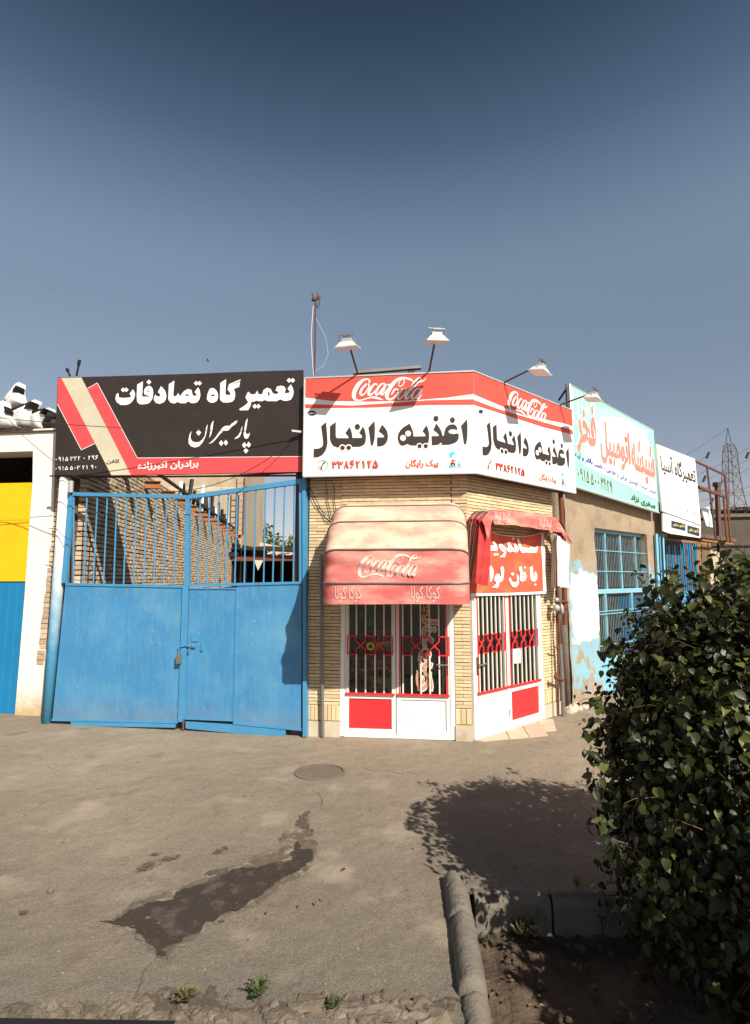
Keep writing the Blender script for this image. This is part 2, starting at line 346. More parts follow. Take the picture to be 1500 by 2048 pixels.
K['rust_orange'] = M('orange_primer_steel', (.30, .125, .05), .75, .15, 7, .3, 50)
K['plaster'] = M('rough_grey_brown_plaster', (.34, .265, .185), .95, .12, 2.5, .9, 55, dirt=(.24, .18, .125), dscale=3, dlim=(.5, .72), bdist=.015)
K['tan_plaster'] = M('tan_plaster', (.42, .34, .24), .95, .12, 2, .4, 40, dirt=(.30, .24, .17), dscale=1.2, dlim=(.5, .7), stretch=(1, 1, .3))
K['shaded_wall'] = M('shaded_cement_wall', (.105, .085, .070), .95, .15, 1, .4, 30, dirt=(.07, .055, .045), dscale=.8, dlim=(.45, .65))  # shade put into the cement colour; the wall itself faces the sun
K['teal_print'] = M('mint_green_vinyl', (.30, .66, .52), .5, .06, 2, 0)
K['teal_pale'] = M('pale_mint_vinyl', (.36, .68, .58), .5, .06, 2, 0)
K['sky_print'] = M('pale_sky_vinyl', (.60, .78, .80), .5, .06, 2, 0)
K['pink_text'] = M('faded_red_lettering', (.78, .22, .18), .5, .04, 2, 0)
K['blue_text'] = M('blue_lettering', (.05, .08, .42), .5, .04, 2, 0)
K['ltblue'] = M('light_blue_window_paint', (.21, .45, .56), .5, .10, 4, .1, 30, dirt=(.30, .30, .26), dscale=5, dlim=(.62, .72))
K['timber'] = M('brown_painted_bar', (.24, .145, .075), .7, .2, 8, .2, 40)
K['grille'] = M('worn_grille_steel', (.16, .25, .29), .5, .2, 6, 0, dirt=(.16, .12, .08), dscale=6, dlim=(.5, .65))
K['navy'] = M('navy_print', (.02, .035, .075), .5, .1, 4, 0)
K['yellow_text'] = M('yellow_lettering', (.75, .62, .08), .5, .04, 2, 0)
K['bumper'] = M('white_bumper_plastic', (.74, .73, .70), .35, .05, 4, 0, spec=.5, dirt=(.50, .45, .38), dscale=5, dlim=(.6, .8))
K['steel_far'] = M('galvanised_lattice_steel', (.16, .14, .13), .6, .1, 1, 0)
K['ceramic'] = M('grey_regulator_metal', (.42, .41, .40), .45, .12, 9, .1, 60, .3)

def fade(name, c1, c2, lo, hi, sc_=2.2, stretch=(1, 1, 2.5)):
    m = M(name, c1, .85, .06, 2, .25, 120, dirt=c2, dscale=sc_, dlim=(lo, hi), stretch=stretch, bdist=.003)
    return m
K['awning_top'] = fade('bleached_awning_canvas', (.60, .29, .23), (.70, .54, .38), .40, .66)
K['awning_red'] = fade('faded_red_awning_canvas', (.54, .125, .118), (.68, .34, .27), .44, .68)
K['awning_dark'] = fade('deep_red_awning_canvas', (.42, .035, .035), (.50, .09, .08), .5, .8)
K['awning_white'] = M('pale_awning_lining', (.70, .62, .58), .85, .08, 3, .2, 60)
K['banner'] = M('orange_red_banner_cloth', (.72, .10, .055), .55, .08, 3, .35, 5, dirt=(.80, .20, .08), dscale=2.5, dlim=(.5, .75), stretch=(1, 1, 1.6), bdist=.03)

# wall lines, read off where each front meets the ground
A = Fr(G(612, 1472), G(945, 1483))                 # shop front
B = Fr(G(945, 1483), G(1088, 1438))                # its slanting right side and the row beyond
GT = Fr(G(105, 1447), G(610, 1474))                # yard gate
LB = Fr(G(30, 1430), G(88, 1432))                  # whitewashed building on the left

# ------------------------------------------------------------------ ground
kx, ky = .60, 3.72                                 # planter corner
def edge_x(y): return kx - .0843 * (ky - y)        # its left edge runs slightly askew
g = MB()
def flat(x0, x1, y0, y1, z=0): g.add([(x0, y0, z), (x1, y0, z), (x1, y1, z), (x0, y1, z)], [(0, 1, 2, 3)])
g.sheet(lambda x, y: Vector((x, y, 0)), [[(-400, -60), (edge_x(.4), -60), (edge_x(.4), .4), (kx, ky), (kx, 600), (-400, 600)]]); flat(kx, 400, ky, 600); flat(edge_x(.4), 400, -60, .4); flat(9, 400, .4, ky)
tag(g.build('ground', K['ground']), kind='structure')
g = MB(); flat(edge_x(.3) - .05, 9.1, .3, ky + .1, -.24)
g.add([(edge_x(.4), .4, 0), (9, .4, 0), (9, .4, -.3), (edge_x(.4), .4, -.3)], [(0, 1, 2, 3)]); g.add([(edge_x(.4), .4, 0), (kx, ky, 0), (kx, ky, -.3), (edge_x(.4), .4, -.3)], [(0, 1, 2, 3)])
sb = g.build('planter_soil', K['soil']); tag(sb, kind='structure')
# soil surface with real lumps where it shows
g = MB(); nx, ny = 60, 60
for j in range(ny + 1):
    for i in range(nx + 1):
        y = 1.9 + j / ny * (ky - 1.9 + .02); x = edge_x(y) + i / nx * 2.5
        g.v.append((x, y, -.215 + .05 * noise.noise(Vector((x * 3, y * 3, 1))) + .025 * noise.noise(Vector((x * 14, y * 14, 4))) + .03 * max(0, 2.5 - y)))
for j in range(ny):
    for i in range(nx):
        a = j * (nx + 1) + i; g.f.append((a, a + 1, a + nx + 2, a + nx + 1)); g.m.append(0)
tag(g.build('planter_bed', K['soil'], smooth=True), kind='structure')

def gpoly(pts, z, box=None, amp=1.0):                       # outline on the ground traced in the photograph
    f = zm(box) if box else (lambda x, y: (x, y))
    out = []
    for i, p in enumerate(pts):
        q = G(*f(*p)); out.append((q.x, q.y))
    # break the edge up as the ground does
    res = []
    n = len(out)
    for i in range(n):
        a, b = out[i], out[(i + 1) % n]; d = math.dist(a, b); k = max(1, int(d / .009))
        for t in range(k):
            x = a[0] + (b[0] - a[0]) * t / k; y = a[1] + (b[1] - a[1]) * t / k
            f = lambda q: .030 * noise.noise(Vector((x * 9, y * 9, q))) + .018 * noise.noise(Vector((x * 30, y * 30, q))) + .009 * noise.noise(Vector((x * 75, y * 75, q)))
            res.append((x + f(3) * amp, y + f(9) * amp))
    return res
def gsheet(name, pts, z, mat, box=None, holes=(), **k):
    m = MB(); m.sheet(lambda x, y: Vector((x, y, z)), [gpoly(pts, z, box)] + [gpoly(h, z, box) for h in holes])
    return m.build(name, mat)
ZB = (0, 1400, 700, 2048)
wet = [(425, 948), (490, 950), (560, 905), (640, 880), (735, 860), (745, 830), (860, 795), (905, 770), (960, 748), (1040, 722), (1130, 712), (1240, 690), (1255, 650), (1275, 610), (1300, 640), (1345, 640), (1335, 690), (1290, 730), (1220, 760), (1180, 790), (1120, 840), (1060, 870), (1030, 905), (940, 930), (880, 960), (850, 1000), (745, 1045), (700, 1080), (720, 1105), (680, 1105), (665, 1065), (610, 1045), (580, 985), (500, 965)]
rim = [(480, 940), (550, 890), (640, 850), (730, 820), (860, 770), (960, 730), (1040, 700), (1140, 670), (1200, 640), (1205, 570), (1270, 540), (1285, 480), (1330, 470), (1330, 560), (1360, 620), (1345, 700), (1310, 745), (1220, 800), (1130, 860), (1060, 900), (960, 945), (880, 985), (850, 1020), (760, 1060), (725, 1110), (675, 1110), (640, 1075), (590, 1050), (560, 990), (490, 968)]
tag(gsheet('silt_rim', rim, .004, K['silt'], ZB), kind='structure')
tag(gsheet('damp_rim', rim, .0062, K['damp_edge'], ZB), kind='structure')
tag(gsheet('wet_patch', wet, .008, K['wet'], ZB), kind='structure')
for pts in ([(650, 905), (655, 885), (700, 870), (738, 870), (725, 890), (690, 905)], [(1275, 530), (1285, 500), (1310, 500), (1325, 545), (1300, 560), (1280, 550)]):
    pass
for i, pts in enumerate([
    [(560, 745), (600, 705), (660, 700), (700, 680), (780, 665), (770, 680), (700, 700), (640, 730)],
    [(620, 665), (680, 655), (710, 665), (660, 675)],
    [(900, 665), (930, 640), (975, 628), (965, 650), (930, 668)],
    [(865, 755), (900, 735), (975, 720), (975, 740), (920, 762)],
    [(920, 945), (960, 948), (970, 960), (930, 960)],
    [(1275, 540), (1280, 500), (1300, 480), (1325, 480), (1310, 510), (1325, 545), (1295, 560)],
    [(75, 925), (110, 908), (130, 910), (90, 930)]]):
    tag(gsheet('damp_stain', pts, .0085 + i * .0004, K['damp'], ZB), kind='structure')
# the crumbled asphalt edge by the road: a strip of dark hollow with rubble lying in it
hole = [(550, 1368), (600, 1290), (640, 1232), (760, 1228), (830, 1240), (860, 1260), (900, 1226), (930, 1240), (935, 1290), (1000, 1325), (1080, 1320), (1200, 1300), (1400, 1310), (1500, 1320), (1500, 1350), (1300, 1345), (1060, 1345), (930, 1320), (830, 1315), (760, 1340), (700, 1375), (600, 1389)]
tag(gsheet('road_edge_hollow', hole, .0045, K['damp'], ZB), kind='structure')
ZB2 = (600, 1400, 1200, 2048)
hole2 = [(0, 1480), (100, 1475), (200, 1490), (350, 1510), (480, 1515), (620, 1530), (760, 1480), (790, 1490), (760, 1560), (640, 1580), (500, 1545), (300, 1545), (100, 1520), (0, 1540)]
tag(gsheet('road_edge_break', hole2, .0095, K['damp'], ZB2), kind='structure')
def rocks(name, spots, mat, kind=None):
    m = MB()
    for i, (x, y, r) in enumerate(spots):
        m.blob((x, y, r * .18), (r * random.uniform(.8, 1.3), r * random.uniform(.8, 1.2), r * .5), 8, .55, i * 3.1)
    return m.build(name, mat)
sp = []
for i in range(520):
    u = random.uniform(-50, 905); v = 2014 + random.gauss(0, 15) + (12 if u < 600 else 0)
    if u < 270: v = random.uniform(2010, 2046)
    q = G(u, v); sp.append((q.x, q.y, random.choice([.004, .005, .007, .010, .010, .016, .026])))
rb = rocks('rubble', sp, K['rubble']); tag(rb, 'loose rubble along the crumbled asphalt edge at the front', kind='stuff')
sp = []
for i in range(700):
    q = G(random.uniform(-100, 1300), random.uniform(1480, 2000)); 
    if q.x > edge_x(q.y) - .18 and q.y < ky + .1: continue
    sp.append((q.x, q.y, random.choice([.003, .004, .005, .007])))
tag(rocks('gravel', sp, K['silt']), 'fine gravel scattered over the dusty asphalt', kind='stuff')
sp = [(random.uniform(.75, 2.2), random.uniform(2.3, 3.6), random.choice([.012, .02, .03])) for _ in range(90)]
m = MB()
for i, (x, y, r) in enumerate(sp): m.blob((x, y, -.20), (r, r * .8, r * .7), 8, .5, i)
tag(m.build('clod', K['soil']), 'small clods of earth in the planter', kind='stuff')
m = MB(); q = G(101, 1785); m.blob((q.x, q.y, .012), (.022, .02, .02), 8, .4)
tag(m.build('stone', K['iron']), 'small dark stone lying alone on the asphalt at left', 'stone')
# thin black strip at the very bottom left
a, b = G(0, 2034), G(350, 2050)
m = MB(); m.hexa([(a.x - 1.5, a.y - .3, 0), (b.x, b.y - .25, 0), (b.x, b.y, 0), (a.x - 1.5, a.y, 0), (a.x - 1.5, a.y - .3, .018), (b.x, b.y - .25, .018), (b.x, b.y, .018), (a.x - 1.5, a.y, .018)])
tag(m.build('front_strip', K['black']), 'thin black strip along the very front of the asphalt', 'drain edge')

m = MB()
for i, (u, v, r) in enumerate([(620, 2012, .10), (700, 2020, .09), (760, 2030, .12), (840, 2014, .08), (860, 2036, .10), (560, 2034, .08), (470, 2040, .09), (310, 2040, .06), (400, 2036, .05)]):
    q = G(u, v); m.blob((q.x, q.y, -.004), (r, r * .55, .028), 12, .75, i * 5.7)
tag(m.build('broken_asphalt', K['rubble']), 'broken asphalt slabs along the crumbled front edge', kind='stuff')
# weeds and pebbles
def weed(name, c, h, n, label, mat, seed):
    rnd = random.Random(seed); m = MB()
    for i in range(n):
        a = rnd.uniform(0, 6.28); l = h * rnd.uniform(.5, 1.1); lean = rnd.uniform(.2, .9); w = h * .07
        p = [c + Vector((math.cos(a) * lean * l * t, math.sin(a) * lean * l * t, l * t * (1 - .35 * lean * t))) for t in (0, .4, .75, 1)]
        sd = Vector((-math.sin(a), math.cos(a), 0))
        m.add([p[0] - sd * w * .3, p[0] + sd * w * .3, p[1] - sd * w, p[1] + sd * w, p[2] - sd * w * .8, p[2] + sd * w * .8, p[3]], [(0, 1, 3, 2), (2, 3, 5, 4), (4, 5, 6)])
        for t in (.5, .7, .85):
            q = p[0].lerp(p[3], t) + Vector((0, 0, h * .06)); aa = a + rnd.choice([-1, 1]) * 1.1; ll = h * .28
            e = q + Vector((math.cos(aa) * ll, math.sin(aa) * ll, ll * .3)); k = Vector((-math.sin(aa), math.cos(aa), 0)) * w
            m.add([q, q.lerp(e, .5) + k, e, q.lerp(e, .5) - k], [(0, 1, 2, 3)])
    o = m.build(name, mat, loc=c); return tag(o, label, 'weed', 'weeds in the cracks by the road')
K['weed'] = M('weed_green', (.065, .085, .03), .7, .25, 20, 0, rnd=.3)
K['weed_dry'] = M('dry_weed', (.12, .10, .045), .8, .25, 20, 0, rnd=.3)
weed('weed', G(515, 1995), .085, 34, 'bright green upright weed at the middle of the crumbled front edge', K['weed'], 1)
weed('weed', G(372, 2008), .08, 40, 'brownish spreading weed over the dark hollow at the front', K['weed_dry'], 2)
weed('weed', G(668, 2018), .06, 24, 'small green weed in the broken edge right of the tall one', K['weed'], 3)
q = G(970, 1885, -.2); weed('weed', Vector((q.x, q.y, -.2)), .06, 10, 'thin weed beside the round kerb in the planter corner', K['weed'], 4)
q = G(1155, 1775); weed('weed', Vector((q.x, q.y, 0)), .07, 16, 'dry weed sprouting on the asphalt behind the planter kerb', K['weed_dry'], 5)
q = G(1050, 1865, -.15); weed('weed', Vector((q.x, q.y, -.2)), .14, 26, 'weed growing against the first kerb stone in the shade', K['weed_dry'], 6)

# manhole cover
c = G(641, 1545); m = MB(); t = thing('manhole_cover', 'round patterned iron manhole cover set in the asphalt', 'manhole cover', (c.x, c.y, 0))
ring = []
m = MB(); n = 40; r0, r1 = .235, .27
for k in range(n):
    w0, w1 = 2 * math.pi * k / n, 2 * math.pi * (k + 1) / n
    P4 = lambda w, r, z: (c.x + r * math.cos(w), c.y + r * .88 * math.sin(w), z)
    m.hexa([P4(w0, r0, .001), P4(w0, r1, .001), P4(w1, r1, .001), P4(w1, r0, .001), P4(w0, r0, .013), P4(w0, r1, .010), P4(w1, r1, .010), P4(w1, r0, .013)])
m.build('rim', K['iron'], t)
m = MB(); m.add([P4(2 * math.pi * k / n, r0 - .008, .006) for k in range(n)], [tuple(range(n))]); m.build('plate', K['iron'], t)
m = MB()
for i in range(-9, 10):
    for j in range(-8, 9):
        x, y = i * .024 + (j % 2) * .012, j * .024
        if x * x + (y / .88) ** 2 < .213 ** 2: m.wbox(c.x + x - .008, c.x + x + .008, c.y + y - .006, c.y + y + .006, .006, .011)
m.build('stud_pattern', K['iron'], t)

# kerb stones
def kerb_round(p, q, r, label, seed):
    m = MB(); n = 10; st = 26; P0, Q = Vector(p), Vector(q); d = (Q - P0).normalized(); sd = Vector((-d.y, d.x, 0))
    for i in range(st + 1):
        c = P0.lerp(Q, i / st)
        for k in range(n + 1):
            w = math.pi * k / n; rr = r * (1 + .07 * noise.noise(Vector((i * .5 + seed, k * .6, seed))) + .05 * noise.noise(Vector((i * 1.7 + seed, k * 1.9, seed))) - (.10 if i > st - 3 and k > 5 and seed > 3 else 0) * noise.noise(Vector((i, k, 2))))
            e = .90 if i in (0, st) else 1
            m.v.append(c + sd * math.cos(w) * rr * e + Vector((0, 0, -.03 + math.sin(w) ** .8 * rr * 1.55 * e)) if 0 < k < n else c + sd * math.cos(w) * rr * e + Vector((0, 0, -.3)))
    for i in range(st):
        for k in range(n):
            a = i * (n + 1) + k; m.f.append((a, a + 1, a + n + 2, a + n + 1)); m.m.append(0)
    m.f += [tuple(range(n + 1))[::-1], tuple(range(st * (n + 1), (st + 1) * (n + 1)))]; m.m += [0, 0]
    return tag(m.build('kerb_stone', K['concrete'], smooth=True, loc=P0), label, 'kerb stone', 'kerb stones round the planter')
k1, k2, k3 = (.525, 3.84, 0), (.502, 3.42, 0), (.472, 2.86, 0)
kerb_round(k1, k2, .078, 'short rounded kerb stone at the far corner of the planter', 1)
kerb_round((k2[0] + .004, k2[1] - .012, 0), k3, .076, 'long rounded kerb stone running towards the viewer', 5)
kerb_round((.472, 2.84, -.03), (.45, 2.4, -.08), .074, 'broken rounded kerb stone lowest at the front edge', 9)
xs = [.625, 1.115, 1.66, 2.2, 2.75]
labs = ['flat kerb stone nearest the rounded kerb, dappled with light', 'second flat kerb stone with a white streak on its face', 'third flat kerb stone, partly under the bush', 'fourth flat kerb stone, under the bush']
for i in range(4):
    x0, x1 = xs[i] + .006, xs[i + 1] - .012; m = MB(); n = 10; yf = ky - .03
    for j in range(n + 1):
        x = x0 + (x1 - x0) * j / n
        prof = [(yf + .13, -.3), (yf + .13, -.005), (yf + .05, .006), (yf + .008, -.012), (yf - .012, -.06), (yf - .02, -.30)]
        for a, z in prof: m.v.append((x + .006 * noise.noise(Vector((x * 9, z * 9, i))), a + .012 * noise.noise(Vector((x * 7, z * 8, i + 3))), z + (.008 * noise.noise(Vector((x * 6, a * 5, i))) if z > -.2 else 0)))
    for j in range(n):
        for k in range(5): a = j * 6 + k; m.f.append((a, a + 1, a + 7, a + 6)[::-1]); m.m.append(0)
    m.f += [tuple(range(6)), tuple(range(n * 6, n * 6 + 6))[::-1]]; m.m += [0, 0]
    tag(m.build('kerb_stone', K['concrete'], loc=((x0 + x1) / 2, yf, 0)), labs[i], 'kerb stone', 'kerb stones round the planter')

# ------------------------------------------------------------------ bricks
def unit_box(name, mat):
    me = bpy.data.meshes.new(name); b = .035
    # box with softened front edges: 12 verts
    v = [(-.5, .5, -.5), (.5, .5, -.5), (.5, .5, .5), (-.5, .5, .5), (-.5, -.42, -.5), (.5, -.42, -.5), (.5, -.42, .5), (-.5, -.42, .5),
         (-.475, -.5, -.44), (.475, -.5, -.44), (.475, -.5, .44), (-.475, -.5, .44)]
    f = [(0, 3, 2, 1), (0, 1, 5, 4), (1, 2, 6, 5), (2, 3, 7, 6), (3, 0, 4, 7), (4, 5, 9, 8), (5, 6, 10, 9), (6, 7, 11, 10), (7, 4, 8, 11), (8, 9, 10, 11)]
    me.from_pydata(v, [], f); me.materials.append(mat); me.update(); return me
UB = {}
def lay(parent, pieces, mat, name='brick', rest='brick_courses', cap=300, jit=0.0):
    """pieces: (frame, s_mid, z_mid, off_mid, length, height, depth); the first cap become parts, the rest one part"""
    if mat.name not in UB: UB[mat.name] = unit_box(name, mat)
    me = UB[mat.name]; base = wloc(parent) if parent else Vector()
    for i, (fr, s, z, off, l, h, d) in enumerate(pieces[:cap]):
        o = bpy.data.objects.new(name, me); COL.objects.link(o); o.location = fr.P(s, z, off) - base
        o.rotation_euler = (random.uniform(-jit, jit), random.uniform(-jit, jit) * .6, fr.rot() + random.uniform(-jit, jit)); o.scale = (l, d, h)
        if parent: o.parent = parent
    if len(pieces) > cap:
        mb = MB(); uv = [v.co.copy() for v in me.vertices]; uf = [tuple(p.vertices) for p in me.polygons]
        for fr, s, z, off, l, h, d in pieces[cap:]:
            c = fr.P(s, z, off); tz = random.uniform(-jit, jit)
            mb.add([c + fr.d * (v.x * l) - fr.n * (v.y * d + v.x * l * tz) + Vector((0, 0, v.z * h + v.x * l * tz * .5)) for v in uv], uf)
        o = mb.build(rest, mat, parent); tag(o, kind='stuff')
def courses(fr, s0, s1, z0, z1, off, L, hgt, gap, dep, holes=(), jit=.002, skew=0.):
    out = []; n = int(round((z1 - z0) / hgt)); hh = (z1 - z0) / n
    for r in range(n):
        z = z0 + (r + .5) * hh; s = s0 - (L * .5 if r % 2 else 0)
        while s < s1 - .01:
            a, b = max(s, s0), min(s + L * random.uniform(1 - skew, 1 + skew) , s1); s = b if b > s else s + L
            segs = [(a, b)]
            for h0, h1, y0, y1 in holes:
                if y0 < z < y1:
                    ns = []
                    for p, q in segs:
                        if q <= h0 or p >= h1: ns.append((p, q)); continue
                        if p < h0: ns.append((p, h0))
                        if q > h1: ns.append((h1, q))
                    segs = ns
            for p, q in segs:
                if q - p > .02: out.append((fr, (p + q) / 2, z + random.uniform(-jit, jit), off - dep / 2 + random.uniform(-jit, jit), q - p - gap * (.35 if hh < .06 else 1), hh - gap, dep))
    return out

# ------------------------------------------------------------------ corner shop
shop = thing('corner_shop', 'small yellow brick corner shop between the blue gate and the plastered shop', 'shop', A.P(1.0, 0))
LA = A.L; ZT = 3.42                                # wall top
# openings in front wall and side wall
dA0, dA1 = A.px(680, 1440)[0], A.px(911, 1440)[0]; dAz = 2.62
BE = B.px(1116, 1300)[0]                           # end of the brick on the side wall
dB0, dB1 = .03, B.px(1086, 1400)[0]; dBz = 2.55
WT = .22
m = MB()
def wallbox(m, fr, s0, s1, z0, z1): m.box(fr, s0, s1, z0, z1, -WT, -.028)
wallbox(m, A, .02, dA0, 0, ZT); wallbox(m, A, dA0, dA1, dAz, ZT); wallbox(m, A, dA1, LA, 0, ZT)
wallbox(m, B, 0, dB0, 0, ZT); wallbox(m, B, dB0, dB1, dBz, ZT); wallbox(m, B, dB1, BE, 0, ZT)
# back and side walls, roof
e0, e1 = A.P(0, 0, -.03), A.P(0, 0, -4.2); j1 = B.P(BE, 0, -.03); back = Vector((3.2, 11.4, 0))
def wallseg(m, p, q, z0, z1, t=.2):
    f = Fr(p, q); m.box(f, 0, f.L, z0, z1, -t, 0)
m.build('brick_wall_core', K['mortar'], shop)
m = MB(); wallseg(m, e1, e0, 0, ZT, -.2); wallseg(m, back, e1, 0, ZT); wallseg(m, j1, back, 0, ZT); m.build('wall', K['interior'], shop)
m = MB(); pl = [e0, A.P(LA, 0, -.03), j1, back, e1]
m.add([p + Vector((0, 0, ZT + .02)) for p in pl] + [p + Vector((0, 0, ZT + .2)) for p in pl], [(4, 3, 2, 1, 0), (5, 6, 7, 8, 9)] + [(i, (i + 1) % 5, (i + 1) % 5 + 5, i + 5) for i in range(5)])
m.build('roof', K['concrete'], shop)
m = MB(); m.add([p + Vector((0, 0, .01)) for p in pl], [(0, 1, 2, 3, 4)]); m.build('floor', K['interior'], shop)
zs0 = .17; zs1 = A.px(650, 1412)[1]                # plinth top, soldier course top
zpl = A.px(650, 1442)[1]; zsd = A.px(650, 1410)[1]
hA = [(dA0, dA1, -1, dAz)]; hB = [(dB0, dB1, -1, dBz)]
# top bricks above the doors show largest area; sides too
pieces = courses(A, .0, dA0, zsd, ZT, 0, .205, .0425, .0072, .06) + courses(A, dA1, LA, zsd, ZT, 0, .205, .0425, .0072, .06)
pieces += courses(B, dB1, BE, zsd, ZT, 0, .205, .0425, .0072, .06)
random.shuffle(pieces)
pieces += courses(A, dA0, dA1, dAz, ZT, 0, .205, .0425, .0072, .06) + courses(B, 0, dB1, dBz, ZT, 0, .205, .0425, .0072, .06)
lay(shop, pieces, K['brick'])
sol = []
for fr, a, b in ((A, 0, dA0), (A, dA1, LA), (B, dB1, BE)):
    n = max(2, int((b - a) / .052)); w = (b - a) / n
    for i in range(n): sol.append((fr, a + (i + .5) * w, (zpl + zsd) / 2, -.028, w - .006, zsd - zpl - .008, .06))
lay(shop, sol, K['brick'], name='brick', cap=80)
for fr, a, b in ((A, 0.0, dA0), (A, dA1, LA + .01), (B, dB1, BE)):
    m = MB(); m.box(fr, a, b, 0, zpl - .004, -.1, .012); m.build('plinth_stone', K['plinth'], shop)
# return face of brick at the end of the side wall (towards the grey building)
ret = Fr(B.P(BE, 0), B.P(BE, 0) - B.n * .35)

# front doors --------------------------------------------------------------
def door_set(fr, s0, s1, smid, ztop, zsill, zpb, offs, left_red, nm_left, nm_right, bars, gz, pan, hand, label):
    """frame, mullion, sill, glass, bars with the angular red ornament, two lower panels"""
    t = thing('shop_door', label, 'door', fr.P((s0 + s1) / 2, 0, offs), 'double doors of the corner shop')
    m = MB(); w = .055
    m.box(fr, s0, s0 + w, 0.01, ztop, offs - .05, offs + .012); m.box(fr, s1 - w, s1, 0.01, ztop, offs - .05, offs + .012)
    m.box(fr, s0 + w, s1 - w, ztop - .06, ztop, offs - .05, offs + .01)
    m.box(fr, s0 + w, s1 - w, 0.005, .045, offs - .05, offs + .011)
    m.build('frame', K['door_white'], t)
    leaves = ((s0 + w + .004, smid - .006), (smid + .006, s1 - w - .004))
    for li, (a, b) in enumerate(leaves):
        lf = MB(); st = .05
        lf.box(fr, a, a + st, .05, ztop - .064, offs - .03, offs + .004); lf.box(fr, b - st, b, .05, ztop - .064, offs - .03, offs + .004)
        lf.box(fr, a + st, b - st, .05, .05 + .055, offs - .03, offs + .003)
        lf.box(fr, a + st, b - st, zpb, zsill - .028, offs - .03, offs + .003); lf.box(fr, a + st, b - st, ztop - .12, ztop - .066, offs - .03, offs + .003)
        if (li == 0) == left_red: col = K['door_red']
        else: col = K['door_white']
        L_ = lf.build('door_leaf', K['door_white'], t)
        q = MB(); q.box(fr, a + st + .004, b - st - .004, .108, zpb - .004, offs - .024, offs - .012); q.build('lower_panel', col, L_)
        q = MB(); q.box(fr, a + .01, b - .01, zsill - .026, zsill, offs, offs + .03); q.build('sill', K['door_red'], L_)
        q = MB(); q.box(fr, a + st - .01, b - st + .01, zsill, ztop - .125, offs - .028, offs - .022); q.build('pane', K['glass'], L_)
        bs = bars[li]; nb = len(bs); g0, g1 = gz
        q = MB(); bw = .009
        red = MB()
        for k, x in enumerate(bs):
            q.box(fr, x - bw, x + bw, zsill + .001, g0, offs + .005, offs + .021); q.box(fr, x - bw, x + bw, g1, ztop - .13, offs + .005, offs + .021)
        q.build('bars', K['bar_cream'], L_)
        def rod(p, r_, o=0): red.tube([fr.P(p[0], p[1], offs + .016 + o), fr.P(r_[0], r_[1], offs + .016 + o)], .0105, 4)
        kinds = pan[li]                            # 'b' closed box between two bars, 'x' crossing
        q1 = g0 + (g1 - g0) * .27; q2 = g0 + (g1 - g0) * .73
        for k in range(nb - 1):
            xa, xb = bs[k], bs[k + 1]
            if kinds[k] == 'b':
                rod((xa, g0), (xb, g0)); rod((xa, g1), (xb, g1), .001)
                if k == 0: rod((xa, g0), (xa, g1), .002)
                if k == nb - 2: rod((xb, g0), (xb, g1), .002)
            else:
                rod((xa, g0), (xa, q1), .0005); rod((xa, q2), (xa, g1), .0005); rod((xb, g0), (xb, q1), .001); rod((xb, q2), (xb, g1), .001)
                rod((xa, q1), (xb, q2), .003); rod((xa, q2), (xb, q1), .0035)
        red.build('ornament', K['door_red'], L_)
        # side strips of the grille
        q = MB(); q.box(fr, a + st - .016, a + st - .002, zsill, ztop - .13, offs + .004, offs + .014); q.box(fr, b - st + .002, b - st + .016, zsill, ztop - .13, offs + .004, offs + .014)
        q.build('grille_edge', K['door_red'] if (li == 1 or not left_red) else K['bar_cream'], L_)
        if li == hand:
            q = MB(); hs = (b - st * .5) if hand == 1 else (a + st * .5); hz = A.px(905, 1330, 0)[1]
            q.box(fr, hs - .022, hs + .022, hz - .13, hz + .09, offs + .004, offs + .014); q.build('lock_plate', K['brown_metal'], L_)
            sg = -1 if hand == 1 else 1
            q = MB(); q.tube([fr.P(hs, hz, offs + .014), fr.P(hs, hz, offs + .06), fr.P(hs + sg * .03, hz, offs + .065), fr.P(hs + sg * .14, hz + .005, offs + .06)], .009, 8); q.build('handle', K['grey_metal'], L_)
    return t
off = -.02
zsA = A.px(740, 1386)[1]; zpbA = A.px(740, 1398)[1]
barsA = [[A.px(x, 1350)[0] for x in (694.5, 712.5, 731, 750, 768, 785)], [A.px(x, 1350)[0] for x in (806, 823.5, 842, 860, 879, 898)]]
gzA = (A.px(740, 1309)[1], A.px(740, 1272)[1])
door_set(A, dA0, dA1, A.px(792, 1400)[0], dAz - .01, zsA, zpbA, off, True, '', '', barsA, gzA, ['bxbxb', 'bxbxb'], 1,
         'white double doors with cream bars and a red lower left panel under the open awning')
zsB = B.px(985, 1378)[1]; zpbB = B.px(1050, 1377)[1]
barsB = [[B.px(x, 1300)[0] for x in (949, 960.5, 972, 983, 994, 1005)], [B.px(x, 1300)[0] for x in (1024.5, 1034, 1043, 1052, 1061, 1070.5)]]
barsB[0] = [max(x, dB0 + .10 + i * .001) for i, x in enumerate(barsB[0])]
l0 = dB0 + .115; l1 = B.px(1007, 1300)[0]; barsB[0] = [l0 + (l1 - l0) * i / 6 for i in range(7)]
l0 = B.px(1023, 1300)[0]; l1 = dB1 - .115; barsB[1] = [l0 + (l1 - l0) * i / 6 for i in range(7)]
gzB = (B.px(985, 1303)[1], B.px(985, 1267)[1])
door_set(B, dB0, dB1, B.px(1017, 1380)[0], dBz - .01, zsB, zpbB, off + .024, False, '', '', barsB, gzB, ['xbxbxb', 'xbxbxb'], 0,
         'white double doors with cream bars and a red lower right panel, below the orange banner')

